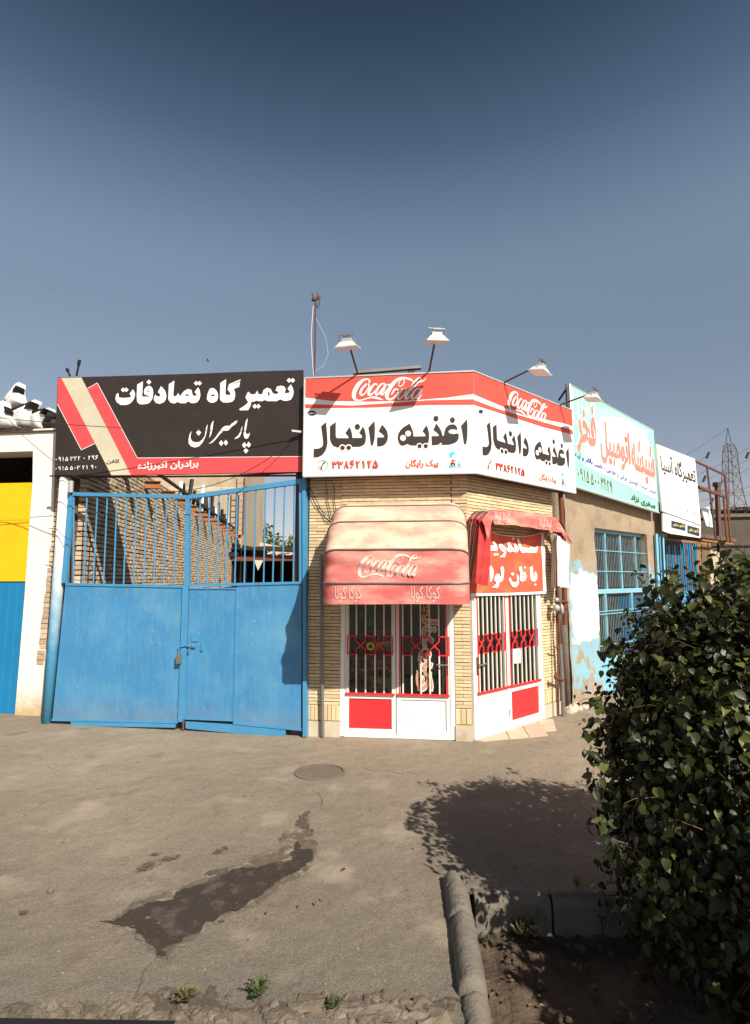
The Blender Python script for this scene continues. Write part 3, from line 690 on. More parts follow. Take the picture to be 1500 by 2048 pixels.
for fr_, pts_, lb_ in ((A, [(816, 1432), (818, 1444)], 'short dark scuff on the white lower panel of the front door'), (B, [(969.5, 1434), (972, 1434.5), (972, 1449), (969.5, 1450)], 'small bracket mark on the lower left panel of the side door'), (B, [(1018.5, 1420), (1018.7, 1432)], 'short dark scratch by the middle stile of the side door')):
    m = MB(); f_ = lambda x, y, o=0.0: fr_.P(*fr_.px(x, y, .012), .012 + o)
    for a_, b_2 in zip(pts_, pts_[1:]): m.ribbon(f_, [(*a_, .8), (*b_2, .8)])
    tag(m.build('scuff', K['brown_metal']), lb_, 'scuff')
# inside the shop -----------------------------------------------------------
def crate(fr, s, z, off_, w, h, d, mat, label, script, rows=1):
    t = thing('drinks_crate', label, 'crate', fr.P(s, z, off_), 'plastic drinks crates stacked behind the door glass')
    m = MB(); k = .012
    n = 4; sw = w / n
    m.box(fr, s - w / 2, s + w / 2, z, z + h * .38, off_ - k, off_); m.box(fr, s - w / 2, s + w / 2, z + h * .86, z + h, off_ - k, off_)
    for i in range(n + 1):
        x = s - w / 2 + i * sw; x0 = max(s - w / 2, x - .014); x1 = min(s + w / 2, x + .014)
        m.box(fr, x0, x1, z + h * .38, z + h * .86, off_ - k, off_ - .001)
    m.box(fr, s - w / 2, s - w / 2 + k, z, z + h, off_ - d, off_ - k); m.box(fr, s + w / 2 - k, s + w / 2, z, z + h, off_ - d, off_ - k)
    m.box(fr, s - w / 2, s + w / 2, z, z + .02, off_ - d, off_ - k - .001)
    m.build('crate_body', mat, t)
    if script:
        q = MB(); f = lambda x, y, o=0: fr.P(s - w * .33 + x * w * .66, z + h * (.04 + .30 * y), off_ + .003 + o)
        q.ribbon(f, [(0, .2, .12), (.1, .9, .14), (.25, .3, .14), (.38, .8, .12), (.5, .3, .12), (.62, 1, .14), (.72, .3, .12), (.85, .9, .12), (1, .6, .08)]); q.ribbon(f, [(0, 0, .1), (.5, .06, .12), (.95, 0, .05)], .001)
        q.build('lettering', K['letter_white'], t)
    bo = MB()
    for i in range(n):
        x = s - w / 2 + (i + .5) * sw; bo.tube([fr.P(x, z + .03, off_ - .08), fr.P(x, z + h * .9, off_ - .08)], sw * .28, 8)
    bo.build('bottle', K['cable'], t)
sA = lambda u: A.px(u, 1350, -.55)[0]
zA = lambda v: A.px(730, v, -.55)[1]
for u, v0, v1, mt, lb, scp in ((718, 1400, 1352, 'crate_red', 'lower red crate with white script, left stack', True), (718, 1350, 1312, 'crate_red', 'middle red crate with white script, left stack', True),
                           (766, 1400, 1371, 'crate_white', 'off-white crate under the yellow crate', False), (768, 1370, 1332, 'crate_yellow', 'yellow crate behind the glass', False),
                           (766, 1331, 1295, 'crate_red', 'red crate standing on the yellow crate', False), (770, 1294, 1258, 'crate_red', 'topmost red crate with white script, right stack', True)):
    crate(A, sA(u), zA(v0), -.55, .34, zA(v1) - zA(v0) - .006, .3, K[mt], lb + ', seen through the left door', scp)
m = MB(); m.box(A, sA(695), sA(790), 0, zA(1400) - .004, -.9, -.5); tag(m.build('crate_shelf', K['near_black']), 'dark low shelf holding the drinks crates inside the shop', 'shelf')
t = thing('display_fridge', 'tall dark display fridge standing inside behind the right-hand doors', 'fridge', B.P(1.1, 0, -1.2))
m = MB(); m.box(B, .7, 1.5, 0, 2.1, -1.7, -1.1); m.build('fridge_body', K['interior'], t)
m = MB(); m.box(B, .74, 1.46, .3, 2.0, -1.098, -1.092); m.build('fridge_door', K['glass'], t)
for z in (.5, .8, 1.1, 1.4, 1.7):
    m = MB(); m.box(B, .76, 1.44, z, z + .02, -1.09, -1.06); m.build('shelf', K['grey_metal'], t)

# ---------------------------------------------------------------- text helpers
FORMS = {'ا': (0xFE8D, 0xFE8E, 0, 0), 'آ': (0xFE81, 0xFE82, 0, 0), 'ب': (0xFE8F, 0xFE90, 0xFE91, 0xFE92), 'پ': (0xFB56, 0xFB57, 0xFB58, 0xFB59), 'ت': (0xFE95, 0xFE96, 0xFE97, 0xFE98), 'ج': (0xFE9D, 0xFE9E, 0xFE9F, 0xFEA0), 'چ': (0xFB7A, 0xFB7B, 0xFB7C, 0xFB7D), 'خ': (0xFEA5, 0xFEA6, 0xFEA7, 0xFEA8), 'د': (0xFEA9, 0xFEAA, 0, 0), 'ذ': (0xFEAB, 0xFEAC, 0, 0), 'ر': (0xFEAD, 0xFEAE, 0, 0), 'ز': (0xFEAF, 0xFEB0, 0, 0), 'س': (0xFEB1, 0xFEB2, 0xFEB3, 0xFEB4), 'ش': (0xFEB5, 0xFEB6, 0xFEB7, 0xFEB8), 'ص': (0xFEB9, 0xFEBA, 0xFEBB, 0xFEBC), 'ع': (0xFEC9, 0xFECA, 0xFECB, 0xFECC), 'ف': (0xFED1, 0xFED2, 0xFED3, 0xFED4), 'ک': (0xFB8E, 0xFB8F, 0xFB90, 0xFB91), 'گ': (0xFB92, 0xFB93, 0xFB94, 0xFB95), 'ل': (0xFEDD, 0xFEDE, 0xFEDF, 0xFEE0), 'م': (0xFEE1, 0xFEE2, 0xFEE3, 0xFEE4), 'ن': (0xFEE5, 0xFEE6, 0xFEE7, 0xFEE8), 'و': (0xFEED, 0xFEEE, 0, 0), 'ه': (0xFEE9, 0xFEEA, 0xFEEB, 0xFEEC), 'ی': (0xFBFC, 0xFBFD, 0xFBFE, 0xFBFF)}
def shape(s):
    out = []
    for i, ch in enumerate(s):
        if ch not in FORMS: out.append(ch); continue
        f = FORMS[ch]; pj = i > 0 and s[i - 1] in FORMS and FORMS[s[i - 1]][2] != 0; nj = i + 1 < len(s) and s[i + 1] in FORMS and f[2] != 0
        out.append(chr(f[(3 if nj else 1) if pj else (2 if nj else 0)]))
    return ''.join(out)[::-1]
def glyph_mesh(body, offset):
    c = bpy.data.curves.new('lettering', 'FONT'); c.body = body; c.offset = offset; c.resolution_u = 3
    o = bpy.data.objects.new('lettering', c); COL.objects.link(o)
    dg = bpy.context.evaluated_depsgraph_get(); ev = o.evaluated_get(dg); me = ev.to_mesh()
    v = [(p.co.x, p.co.y) for p in me.vertices]; f = [tuple(p.vertices) for p in me.polygons]; ev.to_mesh_clear()
    bpy.data.objects.remove(o); bpy.data.curves.remove(c); return v, f
_adv = {}
def width(s):
    if s not in _adv: v, _ = glyph_mesh(s, 0); _adv[s] = max(p[0] for p in v) - min(p[0] for p in v)
    return _adv[s]
def text_into(mb, f, body, x0, y0, w, h, offset=.015, mirror=False):
    """letters scaled to fill the box x0,y0,w,h of mapper f; each letter lies a hair above the last"""
    x = 0; items = []
    bar = width('||')
    for ch in body:
        if ch == ' ': x += .28; continue
        v, fc = glyph_mesh(ch, offset); items.append(([(p[0] + x, p[1]) for p in v], fc))
        x += width('|' + ch + '|') - bar
    xs = [p[0] for v, _ in items for p in v]; ys = [p[1] for v, _ in items for p in v]
    a, b, c, d = min(xs), max(xs), min(ys), max(ys)
    for i, (v, fc) in enumerate(items):
        mb.add([f(x0 + (p[0] - a) / (b - a) * w, y0 + (p[1] - c) / (d - c) * h, .0003 * i) for p in v], fc)
DIG = {'0': [[(.5, .42, 1.6), (.5, .58, 1.6)]], '1': [[(.35, 1, 1), (.5, .6, 1.1), (.55, 0, .8)]], '2': [[(.2, 1, 1), (.38, .5, 1.1), (.42, 0, .8)], [(.25, .75, .8), (.55, .7, .9), (.85, 1, .7)]],
       '3': [[(.02, 1, .8), (.18, .5, 1.1), (.24, 0, .8)], [(.1, .80, .7), (.30, .62, .7), (.46, .78, .6), (.50, 1, .5)], [(.50, .80, .6), (.72, .62, .7), (.92, .78, .6), (.98, 1.04, .5)]],
       '4': [[(.2, 1, 1), (.32, .5, 1.1), (.36, 0, .8)], [(.75, .98, .7), (.42, .85, .9), (.45, .62, .9), (.85, .58, .8)]],
       '5': [[(.45, 1, .8), (.72, .6, 1), (.9, .2, 1), (.72, .06, 1), (.5, .2, .8), (.28, .06, 1), (.1, .2, 1), (.25, .6, 1), (.5, .95, .8)]],
       '6': [[(.9, .98, .8), (.4, .98, .9), (.15, .75, 1), (.5, .62, 1), (.85, .68, .7)], [(.8, .62, 1), (.5, .35, 1.1), (.15, 0, .9)]],
       '8': [[(.12, 0, .9), (.38, .5, 1.1), (.5, 1, .8)], [(.5, 1, .8), (.62, .5, 1.1), (.9, 0, .9)]],
       '9': [[(.75, .75, 1), (.5, .58, 1), (.2, .75, 1), (.45, .98, 1), (.72, .85, 1), (.72, .4, 1), (.85, 0, .8)]]}
def digits(mb, f, txt, x0, y0, w, h, lw, extra=0.0, base=0.0):
    n = sum(.45 if c == ' ' else 1 for c in txt); cw = w / n; x = x0; k = 0
    for c in txt:
        if c == ' ': x += cw * .45; continue
        for st in DIG[c]:
            pts = [(x + cw * (.08 + .84 * p[0]), y0 + h * p[1], lw * p[2] + extra) for p in st]
            if c == '0': pts = [(x + cw * .5, y0 + h * .34, lw * 1.6 + extra), (x + cw * .5, y0 + h * .56, lw * 1.6 + extra)]
            mb.ribbon(f, pts, base + .0003 * k); k += 1
        x += cw

def onf(fr, off, box=None):                        # mapper from photograph (or enlarged-view) coordinates to a printed plane
    z = zm(box) if box else None
    def f(x, y, o=0.0):
        if z: x, y = z(x, y)
        s_, z_ = fr.px(x, y, off); return fr.P(s_, z_, off + o)
    return f
def flat_on(fr, off): return lambda x, y, o=0.0: fr.P(x, y, off + o)
def rpx(fr, off, u0, v0, u1, v1):                  # box in wall coordinates: s0, z0, w, h from two corners
    a = fr.px(u0, v0, off); b = fr.px(u1, v1, off); return a[0], min(a[1], b[1]), b[0] - a[0], abs(b[1] - a[1])

COLA = [[(400, 185, 30), (395, 140, 30), (350, 120, 25), (270, 150, 50), (190, 230, 70), (130, 340, 75), (115, 430, 70), (150, 495, 45), (220, 510, 25), (330, 480, 18), (420, 455, 25), (500, 455, 40), (560, 470, 38), (655, 502, 5)],
        [(350, 205, 34), (270, 290, 40), (235, 370, 40), (255, 410, 32), (310, 385, 22), (370, 300, 22), (395, 240, 22), (380, 200, 24)],
        [(540, 230, 25), (510, 205, 25), (460, 240, 35), (400, 330, 45), (385, 390, 45), (420, 408, 32), (500, 340, 16), (560, 265, 12)],
        [(690, 215, 26), (630, 205, 25), (570, 260, 35), (520, 350, 40), (520, 400, 38), (560, 390, 26), (640, 290, 22)], [(700, 215, 35), (650, 310, 45), (610, 385, 42), (645, 400, 22), (705, 310, 10)],
        [(730, 228, 32), (785, 222, 28)],
        [(1190, 168, 10), (1150, 130, 38), (1050, 105, 35), (960, 110, 45), (860, 170, 60), (770, 290, 65), (715, 400, 70), (730, 472, 52), (790, 490, 32), (870, 430, 20), (920, 350, 18), (900, 305, 24), (850, 320, 32), (800, 405, 18)],
        [(990, 110, 12), (1035, 150, 15), (1010, 220, 16), (960, 255, 15), (930, 230, 14), (950, 160, 13), (1020, 112, 12)],
        [(1010, 300, 32), (940, 380, 42), (910, 450, 42), (930, 485, 32), (990, 450, 22), (1050, 370, 18), (1070, 320, 20), (1040, 296, 24)],
        [(1060, 370, 12), (1150, 330, 16), (1270, 200, 18), (1340, 120, 18), (1310, 95, 20), (1240, 150, 38), (1130, 320, 44), (1062, 420, 48), (1068, 480, 42), (1120, 450, 18), (1180, 380, 12)],
        [(1340, 300, 28), (1280, 295, 24), (1220, 340, 34), (1172, 430, 38), (1182, 480, 34), (1230, 460, 24), (1300, 370, 20)], [(1350, 295, 34), (1300, 390, 42), (1262, 465, 40), (1292, 480, 20), (1348, 400, 8)],
        [(1190, 172, 12), (1300, 172, 32), (1380, 150, 18), (1430, 100, 7)]]
def cola(mb, f, base=0.0):
    for i, st in enumerate(COLA): mb.ribbon(f, st, base + i * .0003)
A1 = (600, 820, 780, 960); A2 = (780, 810, 950, 950)
NAME = [(A1, [[(352, 270), (435, 200), (452, 400), (460, 540), (450, 610), (430, 670), (400, 715), (370, 750), (300, 786), (228, 790), (230, 648), (320, 640), (370, 610), (388, 560), (375, 420)]]),
        (A1, [[(500, 270), (597, 200), (597, 440), (615, 468), (800, 470), (815, 455), (800, 430), (757, 382), (825, 285), (850, 330), (866, 390), (875, 465), (1020, 465), (1040, 450), (1030, 422), (988, 375), (1050, 275), (1075, 320), (1092, 380), (1100, 440), (1095, 520), (1080, 560), (1050, 592), (1000, 610), (650, 622), (600, 617), (555, 595), (522, 550), (500, 480)]]),
        (A1, [dot(957, 280, 44, 48)]), (A1, [[(1140, 295), (1240, 180), (1250, 300), (1245, 470), (1225, 560), (1200, 605), (1180, 570), (1165, 440)]]),
        (A1, [[(1312, 352), (1368, 243), (1420, 300), (1455, 360), (1468, 440), (1458, 510), (1425, 565), (1385, 592), (1340, 605), (1287, 605), (1285, 458), (1390, 455), (1408, 435), (1370, 395)]]),
        (A2, [[(347, 325), (398, 440), (412, 490), (415, 555), (622, 552), (630, 535), (612, 500), (575, 460), (640, 355), (672, 420), (690, 490), (693, 560), (683, 640), (660, 712), (380, 712), (345, 705), (310, 683), (270, 705), (215, 720), (175, 695), (148, 640), (135, 575), (150, 500), (180, 450), (235, 395)]]),
        (A2, [[(765, 440), (815, 325), (870, 395), (905, 460), (930, 545), (950, 545), (965, 460), (985, 405), (1020, 365), (1060, 346), (1110, 340), (1150, 352), (1180, 385), (1192, 440), (1150, 428), (1090, 425), (1050, 442), (1030, 470), (1045, 492), (1075, 507), (1130, 512), (1190, 500), (1215, 520), (1212, 590), (1190, 635), (1150, 665), (1060, 697), (915, 705), (910, 655), (880, 680), (840, 703), (740, 710), (735, 550), (850, 548), (868, 530), (830, 485)]]),
        (A2, [dot(812, 240, 45, 50)]), (A2, [dot(1102, 265, 43, 50)]), (A2, [[(1255, 365), (1360, 250), (1368, 400), (1365, 560), (1348, 670), (1327, 703), (1305, 670), (1280, 500)]])]
NAME_W = [(A1, (710, 632, 58)), (A1, (812, 630, 58)), (A2, (322, 505, 51)), (A2, (230, 582, 52)), (A2, (523, 727, 57)), (A2, (632, 727, 57))]
NAME_D = [(A1, (710, 632, 39)), (A1, (812, 630, 39)), (A2, (523, 727, 38)), (A2, (632, 727, 38))]
def shop_name(dark, white, dots, g):               # g: photograph coordinates -> plane mapper
    for bx, loops in NAME:
        z = zm(bx); dark = MB(); dark.sheet(lambda x, y: g(*z(x, y), .0), loops); dark.build('letter', K['letter_dark'], sign)
    for bx, (x, y, r) in NAME_W:
        z = zm(bx); white = MB(); white.sheet(lambda a, b: g(*z(a, b), .0015), [dot(x, y, r)]); white.build('letter_cutout', K['letter_white'], sign)
    for bx, (x, y, r) in NAME_D:
        z = zm(bx); dots = MB(); dots.sheet(lambda a, b: g(*z(a, b), .003), [dot(x, y, r)]); dots.build('letter_dot', K['letter_dark'], sign)

# ------------------------------------------------------------------ white box sign round the corner
BO = .22
oa = A.n * BO; ob = B.n * BO
# corner of the box: where the two outer faces meet
pA = A.o + oa; pB = B.o + ob; den = A.d.x * B.d.y - A.d.y * B.d.x
tA = ((pB - pA).x * B.d.y - (pB - pA).y * B.d.x) / den; cor = pA + A.d * tA; tB = (cor - pB).dot(B.d)
sL = A.px(608, 850, BO)[0]; sR = B.px(1147.5, 900, BO)[0]
zt = (A.px(610, 757, BO)[1] + A.px(945, 744, BO)[1]) / 2; zb = (A.px(605, 951, BO)[1] + A.px(950, 947, BO)[1]) / 2
sign = thing('shop_box_sign', 'red and white box sign round the corner shop, its name in big black Persian letters', 'shop sign', A.P(tA, zb, BO))
ca, cb = cor + Vector((0, 0, zb)), None
def quad(mb, p, q, z0, z1): mb.add([Vector((p.x, p.y, z0)), Vector((q.x, q.y, z0)), Vector((q.x, q.y, z1)), Vector((p.x, p.y, z1))], [(0, 1, 2, 3)])
La, Rb = A.P(sL, 0, BO), B.P(sR, 0, BO); La0, Rb0 = A.P(sL, 0, 0), B.P(sR, 0, 0)
m = MB(); quad(m, La, cor, zb, zt); m.build('front_face', K['white_print'], sign)
m = MB(); quad(m, cor, Rb, zb, zt); m.build('side_face', K['white_print'], sign)
m = MB()
pts = [La0, La, cor, Rb, Rb0, B.P(0, 0, 0)]
m.add([Vector((p.x, p.y, zb + .004)) for p in pts] , [(0, 1, 2, 5), (5, 2, 3, 4)]); m.build('underside', K['brown_metal'], sign)
m = MB(); quad(m, La0, La, zb, zt); quad(m, Rb, Rb0, zb, zt); quad(m, B.P(0, 0, -.0), La0, zb + .1, zt); quad(m, Rb0, B.P(0, 0, 0), zb + .1, zt)
m.build('casing', K['grey_metal'], sign)
m = MB()                                           # thin metal trim round the edges
for z in (zt + .008, zb - .006):
    m.tube([La + Vector((0, 0, z)), cor + A.n * .004 + Vector((0, 0, z)), Rb + Vector((0, 0, z))], .013, 4)
m.tube([La + Vector((0, 0, zb)), La + Vector((0, 0, zt))], .012, 4); m.tube([Rb + Vector((0, 0, zb)), Rb + Vector((0, 0, zt))], .010, 4)
m.build('trim', K['alu'], sign)
fA = onf(A, BO + .002); fB = onf(B, BO + .002)
e = .5
def clampA(x, y, o=0.0):
    s_, z_ = A.px(x, y, BO + .002); return A.P(min(max(s_, sL + .012), tA - .0005), min(z_, zt), BO + .002 + o)
def clampB(x, y, o=0.0):
    s_, z_ = B.px(x, y, BO + .002); return B.P(min(max(s_, tB + .0005), sR), min(z_, zt), BO + .002 + o)
m = MB()
m.sheet(clampA, [[(600, 740), (700, 735), (850, 735), (960, 735), (960, 787), (894, 795), (818, 801), (742, 803), (666, 802), (600, 795)]])
m.sheet(clampA, [[(600, 808.5), (704, 811), (780, 806), (856, 800.5), (960, 798), (960, 809), (856, 810), (742, 815), (600, 817)]])
m.sheet(clampB, [[(930, 730), (1000, 755), (1080, 785), (1160, 810), (1160, 858), (1130, 847), (1046, 830), (1015, 817), (989, 806), (940, 786)]])
m.sheet(clampB, [[(940, 797), (1000, 819), (1084, 843.5), (1160, 865), (1160, 874), (1084, 853.5), (1008, 829), (940, 807)]])
m.build('red_band', K['red_print'], sign)
m = MB(); cola(m, lambda x, y, o=0: clampA(*zm((695, 745, 860, 815))(x, y), .002 + o))
# the side face carries the same artwork, fitted to its own width
sa0, sa1 = A.px(628, 870, BO)[0], A.px(935, 870, BO)[0]; sb0, sb1 = B.px(964, 870, BO)[0], B.px(1137, 900, BO)[0]
def side(u, v, o=0.0, dz=0.0):
    s_, z_ = A.px(u, v, BO); return B.P(sb0 + (s_ - sa0) / (sa1 - sa0) * (sb1 - sb0), z_ + dz, BO + .004 + o)
c0, c1 = B.px(1015, 800, BO)[0], B.px(1095, 825, BO)[0]; ca0, ca1 = A.px(704, 780, BO)[0], A.px(852, 780, BO)[0]
def sidecola(x, y, o=0.0):
    u, v = zm((695, 745, 860, 815))(x, y); s_, z_ = A.px(u, v, BO)
    return B.P(c0 + (s_ - ca0) / (ca1 - ca0) * (c1 - c0), z_ - .015, BO + .004 + o)
m.build('script_logo', K['letter_white'], sign); m = MB(); cola(m, sidecola); m.build('script_logo', K['letter_white'], sign)
d_, w_, n_ = MB(), MB(), MB(); shop_name(d_, w_, n_, lambda x, y, o: clampA(x, y, .002 + o)); shop_name(d_, w_, n_, lambda x, y, o: side(x, y, o))

# telephone number, phone symbol, delivery line, little rider on a scooter
red, lin, blk, teal, navy, org, wht = MB(), MB(), MB(), MB(), MB(), MB(), MB()
for face in (0, 1):
    if face == 0:
        fr, off = A, BO + .004; mp = lambda u, v, o=0.0: A.P(*A.px(u, v, BO), BO + .004 + o); sx = lambda u: A.px(u, 930, BO)[0]
    else:
        fr, off = B, BO + .004; mp = side; sx = lambda u: sb0 + (A.px(u, 930, BO)[0] - sa0) / (sa1 - sa0) * (sb1 - sb0)
    fl = flat_on(fr, off); z0, z1 = A.px(700, 937, BO)[1], A.px(700, 922, BO)[1]
    digits(lin, fl, '33862125', sx(664), z0, sx(757) - sx(664), z1 - z0, .013, .007)
    digits(red, fl, '33862125', sx(664), z0, sx(757) - sx(664), z1 - z0, .013, 0, .008)
    za, zc = A.px(840, 938, BO)[1], A.px(840, 918, BO)[1]
    text_into(red, lambda x, y, o=0: fr.P(x, y, off + o), shape('پیک رایگان'), sx(811), za, sx(877) - sx(811), zc - za, .035)
    ring = [(646 + 9.8 * math.cos(t_ / 16 * 6.283), 930.5 + 10 * math.sin(t_ / 16 * 6.283), .8) for t_ in range(17)]
    blk.ribbon(mp, ring); blk.ribbon(mp, [(651, 924.5, 1), (649, 925, 3), (645, 930, 2), (642.5, 936, 3), (645, 937, 1)], .0006)
    z = zm(A2)
    g2 = lambda pts, mb, o: mb.sheet(lambda x, y: mp(*z(x, y), o), [pts])
    g2([(1045, 870), (1060, 835), (1100, 822), (1145, 835), (1158, 862), (1130, 870), (1108, 890), (1100, 920), (1080, 938), (1055, 915)], teal, .0)
    g2([(1090, 960), (1120, 962), (1165, 985), (1160, 995), (1118, 990), (1125, 1022), (1080, 1025)], org, .0)
    g2([(1070, 1024), (1140, 1020), (1158, 1070), (1135, 1072), (1120, 1045), (1065, 1050)], navy, .0)
    g2([(1050, 1055), (1110, 1060), (1180, 1085), (1205, 1030), (1195, 1000), (1215, 1005), (1245, 1068), (1200, 1068), (1185, 1100), (1100, 1098), (1045, 1080)], teal, -.0006)
    for cx in (1075, 1232):
        blk.ribbon(mp, [(*z(cx + 26 * math.cos(t_ / 12 * 6.283), 1085 + 28 * math.sin(t_ / 12 * 6.283)), .7) for t_ in range(13)], .001)
    # small oval printer's mark
    if face == 0: navy.sheet(lambda x, y: mp(x, y, 0), [dot(624.5, 826.5, 8, 5)]); red_ = lin
    else: navy.sheet(lambda x, y: fB(x, y, .002), [dot(961.5, 823, 4.5, 4)])
    if face == 0: wht.ribbon(mp, [(619, 827, 1.6), (630, 826, 1.6)], .002)
for mb, nm, mt in ((lin, 'number_outline', 'red_outline'), (red, 'number_lettering', 'red_text'), (blk, 'phone_symbol', 'letter_dark'), (navy, 'rider_legs', 'navy'), (org, 'rider_jacket', 'red_text')):
    mb.build(nm, K[mt], sign)
K['cyan'] = M('cyan_print', (.12, .52, .68), .5, .04, 3, 0)
teal.build('rider_print', K['cyan'], sign); wht.build('mark_lettering', K['letter_white'], sign)

# ------------------------------------------------------------------ sign lamps
def lamp(fr, base_px, head_px, k, yaw, label, src=None):
    """arm from the sign's top edge to a floodlight that hangs k metres before the face"""
    return None
def make_lamp(loc, base, ax, label, cat='lamp'):
    """loc: head centre; base: foot of the arm; ax: horizontal direction across the head"""
    t = thing('sign_floodlight', label, cat, base, 'floodlights on arms over the shop signs')
    ax = Vector(ax).normalized(); up = Vector((0, 0, 1)); fw = ax.cross(up).normalized()   # fw points away from wall
    loc = Vector(loc); base = Vector(base)
    fw = (Vector((loc.x, loc.y, 0)) - Vector((base.x, base.y, 0))).normalized() if (Vector((loc.x, loc.y, 0)) - Vector((base.x, base.y, 0))).length > .1 else fw
    ax = fw.cross(up).normalized()
    W, H_, Dp = .128, .09, .10
    tilt = R(12)
    def P(a, b, c):                                # across, up, forward with the face tipped towards the sign
        b2 = b * math.cos(tilt) - c * math.sin(tilt); c2 = b * math.sin(tilt) + c * math.cos(tilt)
        return loc + ax * a + up * b2 + fw * c2
    m = MB(); m.tube([base, loc + up * .06], .013, 6); m.build('arm', K['brown_metal'], t)
    m = MB()
    m.hexa([P(-W, -.04, -Dp), P(W, -.04, -Dp), P(W, -.04, Dp), P(-W, -.04, Dp), P(-W * .62, .02, -Dp * .6), P(W * .62, .02, -Dp * .6), P(W * .62, .02, Dp * .6), P(-W * .62, .02, Dp * .6)])
    h = m.build('lamp_shade', K['lamp_white'], t)
    m = MB(); m.hexa([P(-W - .012, -.052, -Dp - .012), P(W + .012, -.052, -Dp - .012), P(W + .012, -.052, Dp + .012), P(-W - .012, -.052, Dp + .012), P(-W - .012, -.041, -Dp - .012), P(W + .012, -.041, -Dp - .012), P(W + .012, -.041, Dp + .012), P(-W - .012, -.041, Dp + .012)])
    m.build('shade_rim', K['lamp_white'], t)
    m = MB(); m.hexa([P(-W * .5, .022, -.05), P(W * .5, .022, -.05), P(W * .5, .022, .05), P(-W * .5, .022, .05), P(-W * .45, .062, -.045), P(W * .45, .062, -.045), P(W * .45, .062, .045), P(-W * .45, .062, .045)])
    m.build('ballast_box', K['alu'], t)
    m = MB(); m.tube([P(-W * .8, -.03, 0), P(-W * .8, .11, 0), P(W * .8, .115, 0), P(W * .8, -.03, 0)], .007, 4); m.tube([P(-.05, .10, .02), P(.05, .10, .02)], .02, 6)
    m.build('bracket', K['grey_metal'], t)
    return t
def at_k(fr, off, u, v, k):                        # point on the view ray standing k metres out of face
    s_, z_ = fr.px(u, v, off + k); return fr.P(s_, z_, off + k)
def base_on(fr, u): s_ = fr.px(u, 760, BO - .05)[0]; return fr.P(s_, zt, BO - .05)
sunlab = ['leftmost white floodlight on an arm above the black Persian name', 'second white floodlight, above the script logo of the front sign', 'white floodlight leaning out over the side of the corner sign', 'thin white floodlight at the far end of the corner sign, before the green sign']
make_lamp(at_k(A, BO, 695, 688, .50), base_on(A, 718), A.d, sunlab[0])
make_lamp(at_k(A, BO, 873, 676, .50), base_on(A, 857), A.d, sunlab[1])
make_lamp(at_k(B, BO, 1081, 738, .52), B.P(B.px(1000, 765, BO - .05)[0], zt, BO - .05), B.d, sunlab[2])
make_lamp(at_k(B, BO, 1187, 793, .50), B.P(B.px(1112, 803, BO - .05)[0], zt, BO - .05), B.d, sunlab[3])
# strip light lying on the roof edge
p, q = A.P(A.px(706, 745, 0)[0], A.px(708, 746, -.05)[1], -.05), A.P(A.px(842, 737, -.05)[0], A.px(842, 735, -.05)[1], -.05)
t = thing('strip_light', 'long grey strip light fixture lying along the top of the corner sign', 'strip light', p)
m = MB(); d = (q - p); f = Fr(p, q)
m.hexa([f.P(0, p.z - .02, .04), f.P(f.L, q.z - .02, .04), f.P(f.L, q.z - .02, -.04), f.P(0, p.z - .02, -.04), f.P(0, p.z + .025, .03), f.P(f.L, q.z + .02, .03), f.P(f.L, q.z + .02, -.03), f.P(0, p.z + .025, -.03)])
m.build('housing', K['grey_metal'], t)
m = MB()
for a in (.05, .80):
    m.box(f, f.L * a, f.L * a + .1, zt - .02, p.z + (q.z - p.z) * a - .022, -.02, .02)
m.build('foot', K['brown_metal'], t)
# antenna mast on the shop roof
b = A.P(A.px(626, 752, -.1)[0], zt - .1, -.1); tp = A.P(A.px(631, 600, -.1)[0], A.px(631, 600, -.1)[1], -.1)
t = thing('antenna_mast', 'thin rusty antenna pole with a dangling cable at the left end of the corner sign', 'antenna', A.P(A.px(626, 752, -.1)[0], ZT + .2, -.1))
m = MB(); m.tube([A.P(A.px(626, 752, -.1)[0], ZT + .2, -.1), b.lerp(tp, .5) + Vector((.012, 0, 0)), tp], .015, 6, r2=.010); m.build('pole', K['brown_metal'], t)
m = MB(); m.tube([tp + Vector((-.05, 0, .10)), tp + Vector((.035, 0, -.12))], .012, 5); m.tube([tp + Vector((-.035, -.04, -.02)), tp + Vector((.05, .05, .06))], .025, 6); m.tube([tp + Vector((.03, 0, .10)), tp + Vector((.06, 0, -.08))], .01, 5)
m.build('antenna_head', K['brown_metal'], t)
m = MB(); m.tube([tp + Vector((-.03, -.02, -.1)), b.lerp(tp, .6) + Vector((-.045, -.02, 0)), b.lerp(tp, .3) + Vector((-.01, -.03, 0)), b + Vector((.04, -.03, 0))], .0045, 5)
m.tube([tp + Vector((.0, 0, -.25)), tp + Vector((.15, 0, -.55)), tp + Vector((.19, 0, -.8)), tp + Vector((.12, 0, -.98)), tp + Vector((0, 0, -1.05))], .0018, 4)
m.build('cable', K['bar_cream'], t)

